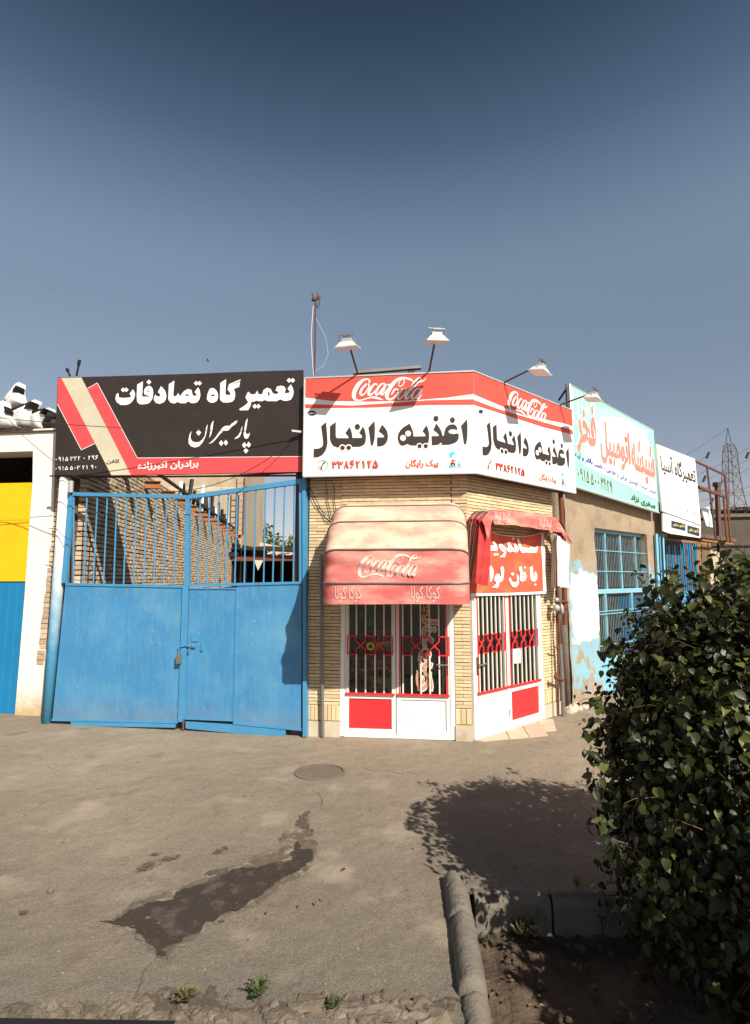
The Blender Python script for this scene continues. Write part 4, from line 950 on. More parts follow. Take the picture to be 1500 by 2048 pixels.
# ------------------------------------------------------------------ open awning
PZ = 1.955; RA = 1.0
aL = A.px(641, 1180, RA)[0]; aR = A.px(941, 1180, RA)[0]; aW = aR - aL
TH = [R(a) for a in (-1, 21, 44, 67, 86)]
def hoop(x, rc, Rr):                               # x 0..1 across: side, rounded corner, front, corner, side -> (s, reach)
    side_ = Rr - rc; fr_ = aW - 2 * rc; arc = math.pi / 2 * rc; tot = 2 * side_ + 2 * arc + fr_; l = x * tot
    if l < side_: return (aL, l)
    l -= side_
    if l < arc: w = l / rc; return (aL + rc - rc * math.cos(w), side_ + rc * math.sin(w))
    l -= arc
    if l < fr_: return (aL + rc + l, Rr)
    l -= fr_
    if l < arc: w = l / rc; return (aR - rc + rc * math.sin(w), side_ + rc * math.cos(w))
    l -= arc; return (aR, side_ - l)
def awn(x, th, rad=None, o=0.0):
    s_, r = hoop(x, .19, RA); rr = r + o
    return A.P(s_, PZ + rr * math.sin(th), .03 + rr * math.cos(th))
bi_ok = True
def awn_cloth(x, a, b, t, o=0.0):                  # between two hoops, with sag and diagonal folds
    th = a + (b - a) * t; sag = -.042 * math.sin(math.pi * t); s_, r = hoop(x, .19, RA)
    w = .020 * noise.noise(Vector((s_ * 3.2 + th * 5, th * 3, a * 3))) + .010 * noise.noise(Vector((s_ * 9 - th * 9, th * 8, 2)))
    if a < 0: w += .028 * math.sin(9 * (s_ - 1.5 * t * .5)) * math.sin(math.pi * t) * .6 * noise.noise(Vector((s_ * 1.5, t, 7)))
    if a < 0:
        sx_n = (s_ - aL) / aW
        for c0_, sl, am, wd in ((.95, -1.2, .030, .10), (.62, -.9, -.022, .12), (1.35, -1.1, .024, .09), (1.6, -1.15, -.020, .12)): w += am * math.exp(-((t - (c0_ + sl * sx_n)) / wd) ** 2)
    elif bi_ok: w += .010 * math.sin(11 * s_ + 5 * t) * noise.noise(Vector((s_ * 2, t * 2, a)))
    k = math.sin(math.pi * t) ** .6 if 0 < t < 1 else 0
    return awn(x, th, None, (sag + w * k) * (r / RA) + o)
awning = thing('open_awning', 'sun bleached red canvas awning opened over the front door, with white script lettering', 'awning', A.P((aL + aR) / 2, PZ, 0), 'red awnings of the corner shop')
NX, NT = 72, 8
for bi in range(4):
    a, b = TH[bi], TH[bi + 1]; m = MB()
    for j in range(NT + 1):
        for i in range(NX + 1): m.v.append(awn_cloth(i / NX, a, b, j / NT))
    for j in range(NT):
        for i in range(NX): q = j * (NX + 1) + i; m.f.append((q, q + 1, q + NX + 2, q + NX + 1)); m.m.append(0)
    m.build('canvas_panel', K['awning_red'] if bi == 0 else K['awning_top'], awning, True)
for bi in range(4):
    m = MB(); m.tube([awn(.001 + i / 60 * .998, TH[bi], None, .006) for i in range(61)], .011 if bi < 2 else .008, 6); m.build('hoop', K['grey_metal'], awning, True)
def val(x, t, o=0.0):
    s_, r = hoop(x, .19, RA); drop = A.px(780, 1209, RA)[1] - PZ + .02
    w = .012 * math.sin(s_ * 8) * t + .010 * noise.noise(Vector((s_ * 7, t, 1))) * t
    return A.P(s_, PZ - .016 + (drop - .004 * math.sin(s_ * 3)) * t, .03 + r + w + o)
m = MB()
for j in range(5):
    for i in range(NX + 1): m.v.append(val(i / NX, j / 4))
for j in range(4):
    for i in range(NX): q = j * (NX + 1) + i; m.f.append((q, q + 1, q + NX + 2, q + NX + 1)); m.m.append(0)
m.build('valance', K['awning_red'], awning, True)
# x parameter of a point across the front run
def xs_of(s_):
    rc = .19; side_ = RA - rc; arc = math.pi / 2 * rc; fr_ = aW - 2 * rc; tot = 2 * side_ + 2 * arc + fr_
    return (side_ + arc + (s_ - aL - rc)) / tot
u0_, u1_ = A.px(716, 1150, RA * .98)[0], A.px(843, 1150, RA * .98)[0]
def on_panel(x, y, o=0.0):
    s_ = u0_ + (x - 85) / (1435 - 85) * (u1_ - u0_); t_ = .86 - (y - 90) / 430 * .70
    return awn_cloth(xs_of(s_), TH[0], TH[1], t_, .008 + o)
K['faded_white'] = M('faded_white_print', (.72, .52, .46), .7, .12, 8, 0, dirt=(.62, .34, .30), dscale=14, dlim=(.5, .66))
m = MB(); cola(m, on_panel); m.build('script_logo', K['faded_white'], awning, True)
for us, ue in ((671, 724), (822, 880)):
    m = MB(); s0_ = A.px(us, 1185, RA)[0]; s1_ = A.px(ue, 1185, RA)[0]
    text_into(m, lambda x, y, o=0: val(xs_of(s0_ + (s1_ - s0_) * x), .92 - .78 * y, .006 + o), shape('کوکا کولا'), 0, 0, 1, 1, .0)
    m.build('valance_lettering', K['faded_white'], awning)
m = MB(); m.box(A, aL - .01, aL + .03, PZ - .06, PZ + .06, 0, .05); m.box(A, aR - .03, aR + .01, PZ - .06, PZ + .06, 0, .05); m.build('wall_hinge', K['brown_metal'], awning)

# ------------------------------------------------------------------ folded awning over the side door
fL, fR = B.px(952, 1100, .12)[0], B.px(1112, 1100, .12)[0]
ztop_ = B.px(985, 1023, .2)[1]; zbot_ = B.px(962, 1172, .2)[1]
fa = thing('folded_awning', 'dark red awning folded up over the side door, its valance drooping', 'awning', B.P((fL + fR) / 2, zbot_, 0), 'red awnings of the corner shop')
def fh(x, th, o=0.0, Rr=None):
    Rr = Rr or (ztop_ - zbot_); rc = .22; W_ = fR - fL + .12; side_ = Rr - rc; fr_ = W_ - 2 * rc; arc = math.pi / 2 * rc; tot = 2 * side_ + 2 * arc + fr_; l = x * tot
    if l < side_: s_, r = 0, l
    elif l < side_ + arc: w = (l - side_) / rc; s_, r = rc - rc * math.cos(w), side_ + rc * math.sin(w)
    elif l < side_ + arc + fr_: s_, r = rc + l - side_ - arc, Rr
    elif l < tot - side_: w = (l - side_ - arc - fr_) / rc; s_, r = W_ - rc + rc * math.sin(w), side_ + rc * math.cos(w)
    else: s_, r = W_, tot - l
    r += o; return B.P(fL - .06 + s_, zbot_ + r * math.sin(th), .04 + r * math.cos(th))
ths = [R(a) for a in (89, 86, 83, 80, 76)]
for k in range(4):
    m = MB(); n = 48
    for j in range(5):
        t_ = j / 4
        for i in range(n + 1): m.v.append(fh(.0 + i / n, ths[k] + (ths[k + 1] - ths[k]) * t_, -.07 * math.sin(math.pi * t_)))
    for j in range(4):
        for i in range(n): q = j * (n + 1) + i; m.f.append((q, q + 1, q + n + 2, q + n + 1)); m.m.append(0)
    m.build('canvas_fold', K['awning_dark'], fa, True)
for k in range(5):
    m = MB(); m.tube([fh(i / 48, ths[k], .006) for i in range(49)], .010, 6); m.build('hoop', K['grey_metal'] if k % 2 else K['brown_metal'], fa, True)
# valance hanging from the outer hoop, with flaps falling at both ends
so_ = (ztop_ - zbot_) * math.cos(ths[4]) + .06
def vb(u, v, o=0.0, off=None): off = so_ if off is None else off; return B.P(*B.px(u, v, off), off + o)
def strip(name, top, bot, mat, nn=24, wob=.02, offs=0.0, offt=None):
    m = MB(); R_ = 6
    def at(line, t):
        k = t * (len(line) - 1); i = min(int(k), len(line) - 2); f_ = k - i; return (line[i][0] + (line[i + 1][0] - line[i][0]) * f_, line[i][1] + (line[i + 1][1] - line[i][1]) * f_)
    for j in range(R_ + 1):
        for i in range(nn + 1):
            a, b_ = at(top, i / nn), at(bot, i / nn); t = j / R_
            m.v.append(vb(a[0] + (b_[0] - a[0]) * t, a[1] + (b_[1] - a[1]) * t, offs + wob * math.sin(i * .9) * t + wob * noise.noise(Vector((i * .3, j * .4, nn))) * (.3 + t)))
    for j in range(R_):
        for i in range(nn): q = j * (nn + 1) + i; m.f.append((q, q + 1, q + nn + 2, q + nn + 1)); m.m.append(0)
    return m.build(name, mat, fa, True)
strip('valance', [(981, 1019), (1030, 1022), (1080, 1028), (1113, 1036)], [(988, 1049), (1022, 1050), (1060, 1055), (1090, 1060), (1124, 1066)], K['awning_red'], 30)
strip('end_flap', [(981, 1019), (989, 1020)], [(963, 1040), (977, 1078)], K['awning_red'], 6, .01)
strip('end_flap', [(966, 1030), (989, 1050)], [(958, 1166), (979, 1172)], K['awning_dark'], 8, .03, -.05)
strip('end_flap', [(1112, 1036), (1128, 1062)], [(1124, 1070), (1143, 1088)], K['awning_red'], 8, .012, .01)
strip('end_flap', [(1118, 1068), (1143, 1090)], [(1119, 1172), (1138, 1176)], K['awning_white'], 10, .035, -.03)
for u0_2, u1_2, v0_2, v1_2 in ((990, 1019, 1043, 1026), (1080, 1103, 1056, 1040)):
    m = MB(); r_ = rpx(B, so_ + .03, u0_2, v0_2, u1_2, v1_2); text_into(m, flat_on(B, so_ + .034), shape('کوکا کولا'), *r_, .0); m.build('valance_lettering', K['faded_white'], fa)
for k in range(4):                                 # folded arms at the right end
    m = MB(); x = 1104 + k * 3.6
    m.tube([vb(x, 1066 + k, 0, .10 + .03 * k), vb(x + 1, 1110, 0, .10 + .03 * k), vb(x - .5, 1176, 0, .08 + .02 * k)], .011, 5); m.build('folded_arm', K['bar_cream'] if k < 3 else K['grey_metal'], fa)
m = MB(); m.blob(B.P(*B.px(1099, 1068, .14), .14), (.03, .03, .03), 8); m.build('pulley', K['alu'], fa)

# ------------------------------------------------------------------ banner over the side door
bn = thing('cloth_banner', 'orange-red cloth banner with white Persian lettering hung over the side door', 'banner', B.P(.8, 1.75, .05))
bo = .045
top = [(948, 1056), (975, 1063), (1000, 1069.5), (1025, 1073), (1050, 1073), (1066, 1070.5), (1083, 1065)]
bot = [(942, 1187.5), (1088, 1183)]
def lin2(line, t):
    k = t * (len(line) - 1); i = min(int(k), len(line) - 2); f_ = k - i; return (line[i][0] + (line[i + 1][0] - line[i][0]) * f_, line[i][1] + (line[i + 1][1] - line[i][1]) * f_)
def wr(s_, z_): return .012 * noise.noise(Vector((s_ * 2.5 + z_ * 2.0, z_ * 1.2, 3))) + .006 * math.sin((s_ * 1.1 - z_) * 11)
m = MB(); nn, R_ = 40, 24
for j in range(R_ + 1):
    for i in range(nn + 1):
        a, b_ = lin2(top, i / nn), lin2(bot, i / nn); t_ = j / R_
        q = B.px(a[0] + (b_[0] - a[0]) * t_, a[1] + (b_[1] - a[1]) * t_, bo); m.v.append(B.P(*q, bo + wr(*q)))
for j in range(R_):
    for i in range(nn): q = j * (nn + 1) + i; m.f.append((q, q + 1, q + nn + 2, q + nn + 1)); m.m.append(0)
m.build('cloth', K['banner'], bn, True)
def bmap(x, y, o=0.0): q = B.px(x, y, bo); return B.P(*q, bo + wr(*q) + o)
m = MB()
def edge(line, w):                                 # white hem, its own strip of cloth
    m.ribbon(bmap, [(x, y, w) for x, y in line], .004)
edge([(1084.5, 1066), (1086, 1105), (1088, 1145), (1089.5, 1184)], 6); edge([(942, 1189.5), (1020, 1188), (1091, 1185)], 5); edge([(x, y - .3) for x, y in top], 1.6)
m.build('hem', K['letter_white'], bn)
BB = (970, 1060, 1095, 1190)
BL = [[[(80, 370), (180, 375), (215, 345), (170, 310), (200, 270), (260, 330), (300, 430), (280, 500), (85, 500)]], [dia(225, 590, 36)], [dia(283, 588, 34)],
      [[(330, 350), (380, 325), (450, 380), (490, 470), (495, 540), (460, 655), (320, 650), (400, 600), (440, 540), (380, 500), (340, 430)]],
      [[(480, 390), (520, 440), (545, 420), (520, 330), (545, 290), (600, 350), (650, 430), (700, 430), (670, 350), (700, 320), (770, 400), (800, 480), (770, 530), (700, 540), (650, 510), (600, 540), (540, 525), (500, 460)]],
      [[(730, 230), (790, 200), (870, 410), (1050, 430), (1100, 385), (1130, 410), (1180, 390), (1220, 405), (1260, 360), (1270, 440), (1240, 545), (850, 545), (800, 430)]], [dia(642, 215, 36)],
      [[(96, 900), (130, 850), (180, 970), (170, 1150), (120, 1250), (100, 1240)]],
      [[(350, 910), (405, 855), (450, 950), (440, 1100), (415, 1220), (330, 1260), (320, 1340), (290, 1390), (155, 1385), (260, 1290), (250, 1250), (205, 1210), (210, 1110), (270, 1040), (330, 1070), (335, 1120), (375, 1100)]],
      [[(560, 1150), (590, 1145), (630, 1240), (700, 1260), (750, 1220), (735, 1080), (760, 1060), (800, 1150), (800, 1280), (740, 1370), (650, 1370), (600, 1310), (560, 1210)]], [dia(640, 1055, 42)],
      [[(790, 900), (850, 860), (900, 1000), (890, 1110), (935, 1110), (905, 1060), (945, 985), (995, 1100), (970, 1210), (900, 1240), (850, 1230), (820, 1180), (830, 1020)]], [dia(940, 900, 36)],
      [[(1060, 900), (1130, 865), (1140, 1090), (1185, 1110), (1155, 1050), (1190, 985), (1230, 1080), (1230, 1180), (1170, 1240), (1100, 1220), (1075, 1150)]], [dia(1195, 1312, 34)]]
z = zm(BB)
for l in BL: m = MB(); m.sheet(lambda x, y: bmap(*z(x, y), .010), l); m.build('letter', K['letter_white'], bn)

# lettering and emblems stuck on the door glass
gA = -.02 - .018
m = MB(); w2 = MB()
def vt(off_): 
    s0_, s1_ = A.px(829, 1300, gA)[0], A.px(878, 1300, gA)[0]; z0_, z1_ = A.px(850, 1384, gA)[1], A.px(850, 1190, gA)[1]
    return lambda x, y, o=0.0: A.P(s0_ + (s1_ - s0_) * y, z0_ + (z1_ - z0_) * x, gA + off_ + o)
K['tan_text'] = M('salmon_sticker', (.50, .26, .17), .6, .05, 3, 0)
text_into(w2, vt(0), shape('ساندویچ'), 0, 0, 1, 1, .062); text_into(m, vt(.004), shape('ساندویچ'), .015, .04, .97, .92, .035)
w2.build('sandwich_sticker', K['letter_white']); o = bpy.data.objects['sandwich_sticker']; tag(o, 'salmon and white vertical Persian sticker on the glass of the right front leaf', 'sticker')
mm = m.build('lettering', K['tan_text'], o)
em = MB(); z = zm((670, 1190, 950, 1490))
K['yellow_sticker'] = M('yellow_sticker', (.55, .40, .05), .6, .05, 3, 0); K['green_sticker'] = M('green_sticker', (.05, .20, .12), .6, .05, 3, 0)
c = (380, 550); P2 = lambda x, y, o=0.0: A.P(*A.px(*z(x, y), gA), gA + o)
for k in range(12):
    w = k / 12 * 6.283; em.ribbon(P2, [(c[0] + 22 * math.cos(w), c[1] + 22 * math.sin(w), 12), (c[0] + 46 * math.cos(w + .3), c[1] + 46 * math.sin(w + .3), 16)], .0004 * k)
tag(em.build('round_sticker', K['yellow_sticker']), 'small round yellow emblem on the left door glass', 'sticker')
em = MB()
for k, st in enumerate([[(375, 130, 8), (345, 170, 8), (400, 175, 8), (350, 205, 8)], [(375, 215, 12), (375, 320, 12)], [(345, 240, 8), (340, 290, 9), (375, 325, 9), (408, 290, 9), (405, 240, 8)], [(300, 190, 7), (260, 215, 7), (290, 230, 7), (255, 265, 7)], [(450, 185, 7), (490, 215, 7), (460, 235, 7), (500, 270, 7)]]): em.ribbon(P2, st, .0004 * k)
tag(em.build('green_sticker', K['green_sticker']), 'dark green emblem high on the left door glass', 'sticker')
pap = MB(); pp = [(1026, 1298), (1041, 1297), (1042, 1326), (1028, 1327)]; pap.sheet(lambda x, y: B.P(*B.px(x, y, .03), .03), [pp])
tag(pap.build('paper_notice', K['letter_white']), 'torn white paper notice stuck behind the bars of the side door', 'notice')

# pipes, meter and cables on the shop wall
def pipe(name, pts, r, mat, label, cat='pipe', n=8, group=None):
    m = MB(); m.tube(pts, r, n); return tag(m.build(name, mat, smooth=False, loc=pts[0]), label, cat, group)
pipe('drain_pipe', [A.P(*A.px(645.5, 1474, .06), .06), A.P(*A.px(643, 1205, .06), .06), A.P(*A.px(642, 1110, .06), .06)], .022, K['grey_metal'], 'grey vertical pipe on the brick left of the front door')
for nm, pxs, r, mt, lb in (('gas_pipe', [(1127, 1436), (1124, 1350), (1120, 1288)], .030, 'grey_metal', 'thick grey pipe rising from the ground at the right end of the shop'),
                       ('gas_pipe', [(1117, 1432), (1116, 1330), (1113, 1230), (1112, 1180)], .013, 'brown_metal', 'thin dark pipe just left of the thick grey one'),
                       ('gas_pipe', [(1120, 1288), (1118, 1262), (1118, 1230)], .018, 'rust', 'rusty pipe section under the gas regulator'),
                       ('waste_pipe', [(1130, 1250), (1129, 1180), (1126, 1080), (1121, 985)], .038, 'rust', 'rust-red pipe running up beside the plastered wall')):
    pipe(nm, [B.P(*B.px(u, v, .11), .11) for u, v in pxs], r, K[mt], lb, group='pipes at the right end of the shop')
rg = thing('gas_regulator', 'grey gas regulator with tap on the pipes at the right end of the shop', 'gas regulator', B.P(*B.px(1117, 1217, .14), .14))
c = lambda u, v, o=.15: B.P(*B.px(u, v, o), o)
m = MB(); m.blob(c(1113, 1216), (.055, .05, .055), 10, .1, 1); m.tube([c(1113, 1204), c(1113, 1196)], .035, 8); m.build('body', K['ceramic'], rg, True)
m = MB(); m.blob(c(1123, 1219), (.035, .05, .085), 10); m.build('diaphragm_cover', K['ceramic'], rg, True)
m = MB(); m.tube([c(1114, 1201), c(1136, 1204)], .014, 6); m.tube([c(1122, 1217), c(1134, 1216)], .010, 6); m.blob(c(1118, 1203), (.026, .026, .026), 8); m.build('pipe_elbow', K['rust'], rg)
m = MB(); m.tube([c(1118, 1240), c(1118, 1228)], .024, 6); m.tube([c(1108, 1294, .13), c(1121, 1298, .13)], .010, 5); m.tube([c(1112, 1355, .13), c(1126, 1360, .13)], .02, 6); m.blob(c(1113, 1353), (.04, .03, .05), 8, .4); m.build('tap', K['rust'], rg)
for i, pts in enumerate([[(613, 975), (632, 1010), (668, 1044)], [(618, 972), (650, 1035), (660, 1042)], [(652, 965), (655, 1000), (664, 1040)], [(668, 968), (669, 1002), (672, 1030)]]):
    pipe('wire', [A.P(*A.px(u, v, .03), .03) for u, v in pts], .005, K['cable'], ['slack dark cable crossing the brick at the upper left of the shop', 'second slack cable just inside the first on the brick', 'thin cable falling straight to the awning', 'dark cable stub hanging by the awning corner'][i], 'cable', 5, 'cables on the brick by the open awning')

# tile apron before the side door
ap = thing('tile_apron', 'pinkish beige floor tiles laid before the side door', 'tiles', G(1040, 1460))
tiles = [[(948, 1482), (1010, 1462), (1019, 1479), (965, 1484)], [(1011, 1461.5), (1043, 1451), (1058, 1476), (1020, 1479)], [(1044, 1450.5), (1072, 1442), (1096, 1472), (1059, 1476)], [(1073, 1441.5), (1106, 1440), (1113, 1462), (1088, 1464)], [(1089, 1439), (1100, 1436), (1112, 1439)]]
tiles = [tiles[i] for i in range(4)]
for tl in tiles:
    m = MB(); ps = [G(*p_) for p_ in tl]; cc = sum(ps, Vector()) / 4; ps = [cc + (p_ - cc) * .985 for p_ in ps]
    m.hexa([Vector((p_.x, p_.y, .0)) for p_ in ps] + [Vector((p_.x, p_.y, .014)) for p_ in ps]); m.build('tile', K['tile'], ap)

# ------------------------------------------------------------------ blue gate
def P_(fr, off): return lambda u, v: fr.px(u, v, off)
gate = thing('yard_gate', 'blue two-leaf steel gate with a barred upper part and a wicket door', 'gate', GT.P(GT.L / 2, 0))
def gq(name, pts, o0, o1, mat=None, parent=None, fr=GT):
    m = MB(); m.prism(fr, [fr.px(u, v, o1) for u, v in pts], o0, o1); return m.build(name, mat or K['gate_blue2'], parent or gate)
def sheet_panel(name, u0, u1, vt, vb_, off, seed, mat, parent):
    """pressed steel sheet with shallow dents and a vertical seam; vt, vb_: rows at the left and right ends"""
    m = MB(); nx, nz = 56, 44
    for j in range(nz + 1):
        for i in range(nx + 1):
            a, b = i / nx, j / nz; u = u0[0] + (u1[0] - u0[0]) * a if False else None
            ut = u0[0] + (u1[0] - u0[0]) * a; ub = u0[1] + (u1[1] - u0[1]) * a
            vt_ = vt[0] + (vt[1] - vt[0]) * a; vbb = vb_[0] + (vb_[1] - vb_[0]) * a
            s_, z_ = GT.px(ub + (ut - ub) * b, vbb + (vt_ - vbb) * b, off); e = min(a, 1 - a, b, 1 - b) * 8; e = min(1, e)
            d = .012 * noise.noise(Vector((s_ * 1.9, z_ * 1.5, seed))) + .0028 * noise.noise(Vector((s_ * 9, z_ * 9, seed)))
            d -= .004 * max(0, 1 - abs(a - .52) * 60) * (seed == 1)
            if seed == 1:
                for k in range(9):
                    cz = .5 + .13 * k; d += .0035 * math.exp(-(((s_ - .42 - .04 * math.sin(k * 2.3)) / .05) ** 2 + ((z_ - cz) / .035) ** 2)) * (-1) ** k
            m.v.append(GT.P(s_, z_, off + d * e))
    for j in range(nz):
        for i in range(nx): q = j * (nx + 1) + i; m.f.append((q, q + 1, q + nx + 2, q + nx + 1)); m.m.append(0)
    return m.build(name, mat, parent, True)
lf = gq('gate_leaf', [(145, 984), (372, 990), (372, 997), (145, 991)], -.02, .03)            # top rail of left leaf carries it
rf = gq('gate_leaf', [(376, 990), (604, 957), (604, 967), (376, 998)], -.02, .03)
lf['label'] = 'left leaf'; rf['label'] = 'right leaf with the wicket door'
del lf['label'], rf['label']
sheet_panel('sheet_panel', (131, 104.5), (371, 357), (1167, 1172), (1441, 1444), .012, 1, K['gate_blue'], lf)
gq('stile', [(136, 990), (145, 990), (131, 1166), (123, 1166)], -.02, .028, parent=lf)
gq('stile', [(371, 997), (378.5, 997), (378, 1172), (368, 1172)], -.02, .032, parent=lf)
gq('stile', [(365, 1172), (376, 1172), (367, 1444), (355.5, 1444)], -.02, .036, parent=lf)
gq('rail', [(131, 1166), (369, 1171), (369, 1176), (130, 1171)], -.012, .024, parent=lf)
gq('bottom_rail', [(103, 1438), (355, 1443), (355, 1447), (103, 1442)], -.01, .028, parent=lf)
gq('kick_plate', [(141, 1443.5), (351, 1447.5), (350, 1455.5), (142, 1451.5)], -.01, .022, parent=lf)
tl_ = [x * .42667 for x in (346, 408, 457, 503, 548, 595, 641, 688, 734, 783, 828)]; bl_ = [x * .42667 for x in (344, 392, 437, 485, 533, 579, 625, 673, 720, 765, 812)]
for a, b in zip(tl_, bl_):
    m = MB(); p0, p1 = GT.px(a, 992, .005), GT.px(b, 1169, .005); m.tube([GT.P(*p1, .005), GT.P(*p0, .005)], .0105, 6); m.build('bar', K['gate_blue2'], lf)
tr_ = [x * .42667 for x in (940, 985, 1028, 1071, 1113, 1156, 1200, 1245, 1290, 1335, 1380)]; br_ = [x * .42667 for x in (926, 968, 1011, 1056, 1100, 1144, 1188, 1235, 1278, 1323, 1374)]
for i, (a, b) in enumerate(zip(tr_, br_)):
    m = MB(); p0, p1 = GT.px(a, 990 - (a - 378) * .14, .005), GT.px(b, 1169, .005); m.tube([GT.P(*p1, .005), GT.P(*p0, .005)], .0105, 6); m.build('bar', K['gate_blue2'], rf)
sheet_panel('sheet_panel', (474, 466), (603, 603), (1168, 1165), (1445, 1457), .012, 4, K['gate_blue'], rf)
gq('stile', [(598, 967), (604.5, 967), (603.5, 1165), (598, 1165)], -.02, .030, parent=rf)
gq('rail', [(377, 1168), (603, 1163), (603, 1168), (377, 1174)], -.012, .026, parent=rf)
gq('stile', [(368, 1172), (377.5, 1172), (370.5, 1437), (361, 1437)], -.02, .020, parent=rf)
wk = sheet_panel('wicket_door', (379, 371), (472, 467), (1177, 1177), (1437, 1440), .022, 7, K['gate_blue'], rf)
gq('edge', [(377, 1175.5), (474, 1175.5), (474, 1178.5), (377, 1178.5)], .0, .034, parent=wk); gq('edge', [(472, 1178), (474.5, 1178), (468.5, 1441), (466, 1441)], .0, .034, parent=wk)
gq('edge', [(369, 1436.5), (468, 1440), (468, 1443), (369, 1439)], .0, .034, parent=wk)
gq('hatch', [(382, 1265.5), (397, 1265.5), (397, 1283), (382, 1283)], .022, .032, parent=wk)
gq('letter_slot', [(401.5, 1288), (406, 1288), (405, 1302), (401, 1302)], .022, .042, parent=wk)
gq('bottom_rail', [(466, 1443), (603, 1457), (603, 1462), (466, 1449)], -.01, .028, parent=rf)
gq('kick_plate', [(371, 1443), (470, 1450), (571, 1460), (570, 1475.5), (470, 1467), (371, 1457)], -.01, .020, parent=rf)
t = thing('bolt_and_padlock', 'steel sliding bolt with a hanging padlock where the gate leaves meet', 'padlock', GT.P(*GT.px(375, 1295, .05), .05))
c = lambda u, v, o=.05: GT.P(*GT.px(u, v, o), o)
m = MB(); m.tube([c(357, 1294), c(372, 1291), c(391, 1293)], .010, 6); m.tube([c(358, 1294), c(356, 1310)], .007, 6); m.build('bolt', K['gate_blue2'], t)
m = MB(); m.tube([c(383, 1290, .06), c(378, 1299, .07), c(379, 1303, .07)], .009, 5); m.build('hasp', K['grey_metal'], t)
m = MB(); m.box(GT, *[GT.px(353.5, 1320, .06)[0], GT.px(362, 1320, .06)[0]], GT.px(357, 1327, .06)[1], GT.px(357, 1309, .06)[1], .04, .085); m.build('padlock_body', K['grey_metal'], t)
pipe('drop_bolt', [GT.P(*GT.px(366, 1462, .03), .03), GT.P(*GT.px(367, 1438, .03), .03)], .012, K['rust'], 'rusty drop bolt reaching to the ground between the gate leaves', 'bolt')
# posts
cp = GT.px(120, 1200, -.02)
pt = MB(); p0, p1 = GT.px(98, 1447, .0), GT.px(131, 968, .0)
pt.tube([GT.P(p0[0] - .05, -.02, -.02), GT.P((p0[0] + p1[0]) / 2 - .03, 1.7, -.02), GT.P(p1[0] - .02, p1[1] + .1, -.02)], .070, 14, r2=.078)
tag(pt.build('gate_column', K['column_paint'], smooth=True, loc=GT.P(p0[0], 0)), 'round column at the left of the gate, blue paint over white', 'column')
m = MB(); m.tube([GT.P(*GT.px(141, 985, .05), .05), GT.P(*GT.px(142, 962, .05), .05)], .035, 8); tag(m.build('hinge_pipe', K['ceramic']), 'short grey pipe stub at the top left corner of the gate', 'pipe')
m = MB(); m.prism(GT, [GT.px(604.5, 955, .05), GT.px(611, 955, .05), GT.px(613, 1474, .05), GT.px(605.5, 1474, .05)][::-1], -.08, .05)
tag(m.build('gate_post', K['gate_blue2'], loc=GT.P(3.55, 0)), 'blue steel post between the gate and the brick shop', 'post')
# low lumps of brick edge beside the whitewashed pillar
bc = thing('brick_pier', 'narrow rough clay brick pier between the white pillar and the round column', 'brick pier', LB.P(LB.px(98, 1400)[0], 0))
pr = []
z = .75; k = 0
while z < 3.45:
    u = 96 + (1340 - 1340) * 0; uu = 88 + (z - .3) * 7.2
    s_ = LB.px(91 + (z - .3) * 6.4, 1155, 0)[0]; pr.append((LB, s_ + random.uniform(-.012, .012), z, -.045 + random.uniform(-.01, .01), .12, .062, .12)); z += .076
lay(bc, pr, K['adobe'], jit=.04)
m = MB(); s_ = LB.px(100, 1300, -.1)[0]; m.box(LB, s_ - .10, s_ + .12, 0, 3.45, -.2, -.08); m.build('mortar_core', K['mud'], bc)

# ------------------------------------------------------------------ black banner sign over the gate
bs = thing('garage_banner_sign', 'long black banner sign with white Persian lettering and red stripes above the blue gate', 'sign', GT.P(GT.L / 2, 3.45, .08))
SO = .08
def sq(u, v, off=SO): return GT.px(u, v, off)
m = MB(); topl = [(115, 755), (200, 753), (300, 750), (400, 747), (500, 743), (606, 740)]; botl = [(605, 944), (500, 946), (400, 948), (300, 950), (200, 951), (109, 950)]
m.prism(GT, [sq(*p) for p in topl + botl], SO - .03, SO); m.build('banner_face', K['black_print'], bs)
fb = onf(GT, SO)
def bm(o0): return lambda x, y, o=0.0: GT.P(*GT.px(x, y, SO), SO + o0 + o)
m = MB(); m.sheet(bm(.002), [[(115.5, 756), (123, 756), (190, 887), (163, 900), (115, 808)]]); m.sheet(bm(.002), [[(175, 777), (195, 766), (275, 916), (605, 913), (604.5, 943.5), (400, 947.5), (262, 950)]])
m.build('red_stripe', K['coral_print'], bs)
m = MB(); m.sheet(bm(.0025), [[(123, 756), (163, 755), (262, 950), (223, 950.5)]]); m.build('cream_stripe', K['cream_print'], bs)
m = MB()
for ln in ([(175, 777), (195, 766), (275, 916), (605, 913)], [(115, 808), (163, 900), (190, 887)]):
    for a, b in zip(ln, ln[1:]): m.ribbon(bm(.004), [(*a, 1.1), (*b, 1.1)])
m.build('stripe_edge', K['letter_white'], bs)
B1 = (220, 740, 420, 900); B2 = (400, 740, 610, 900); B3 = (370, 820, 530, 950)
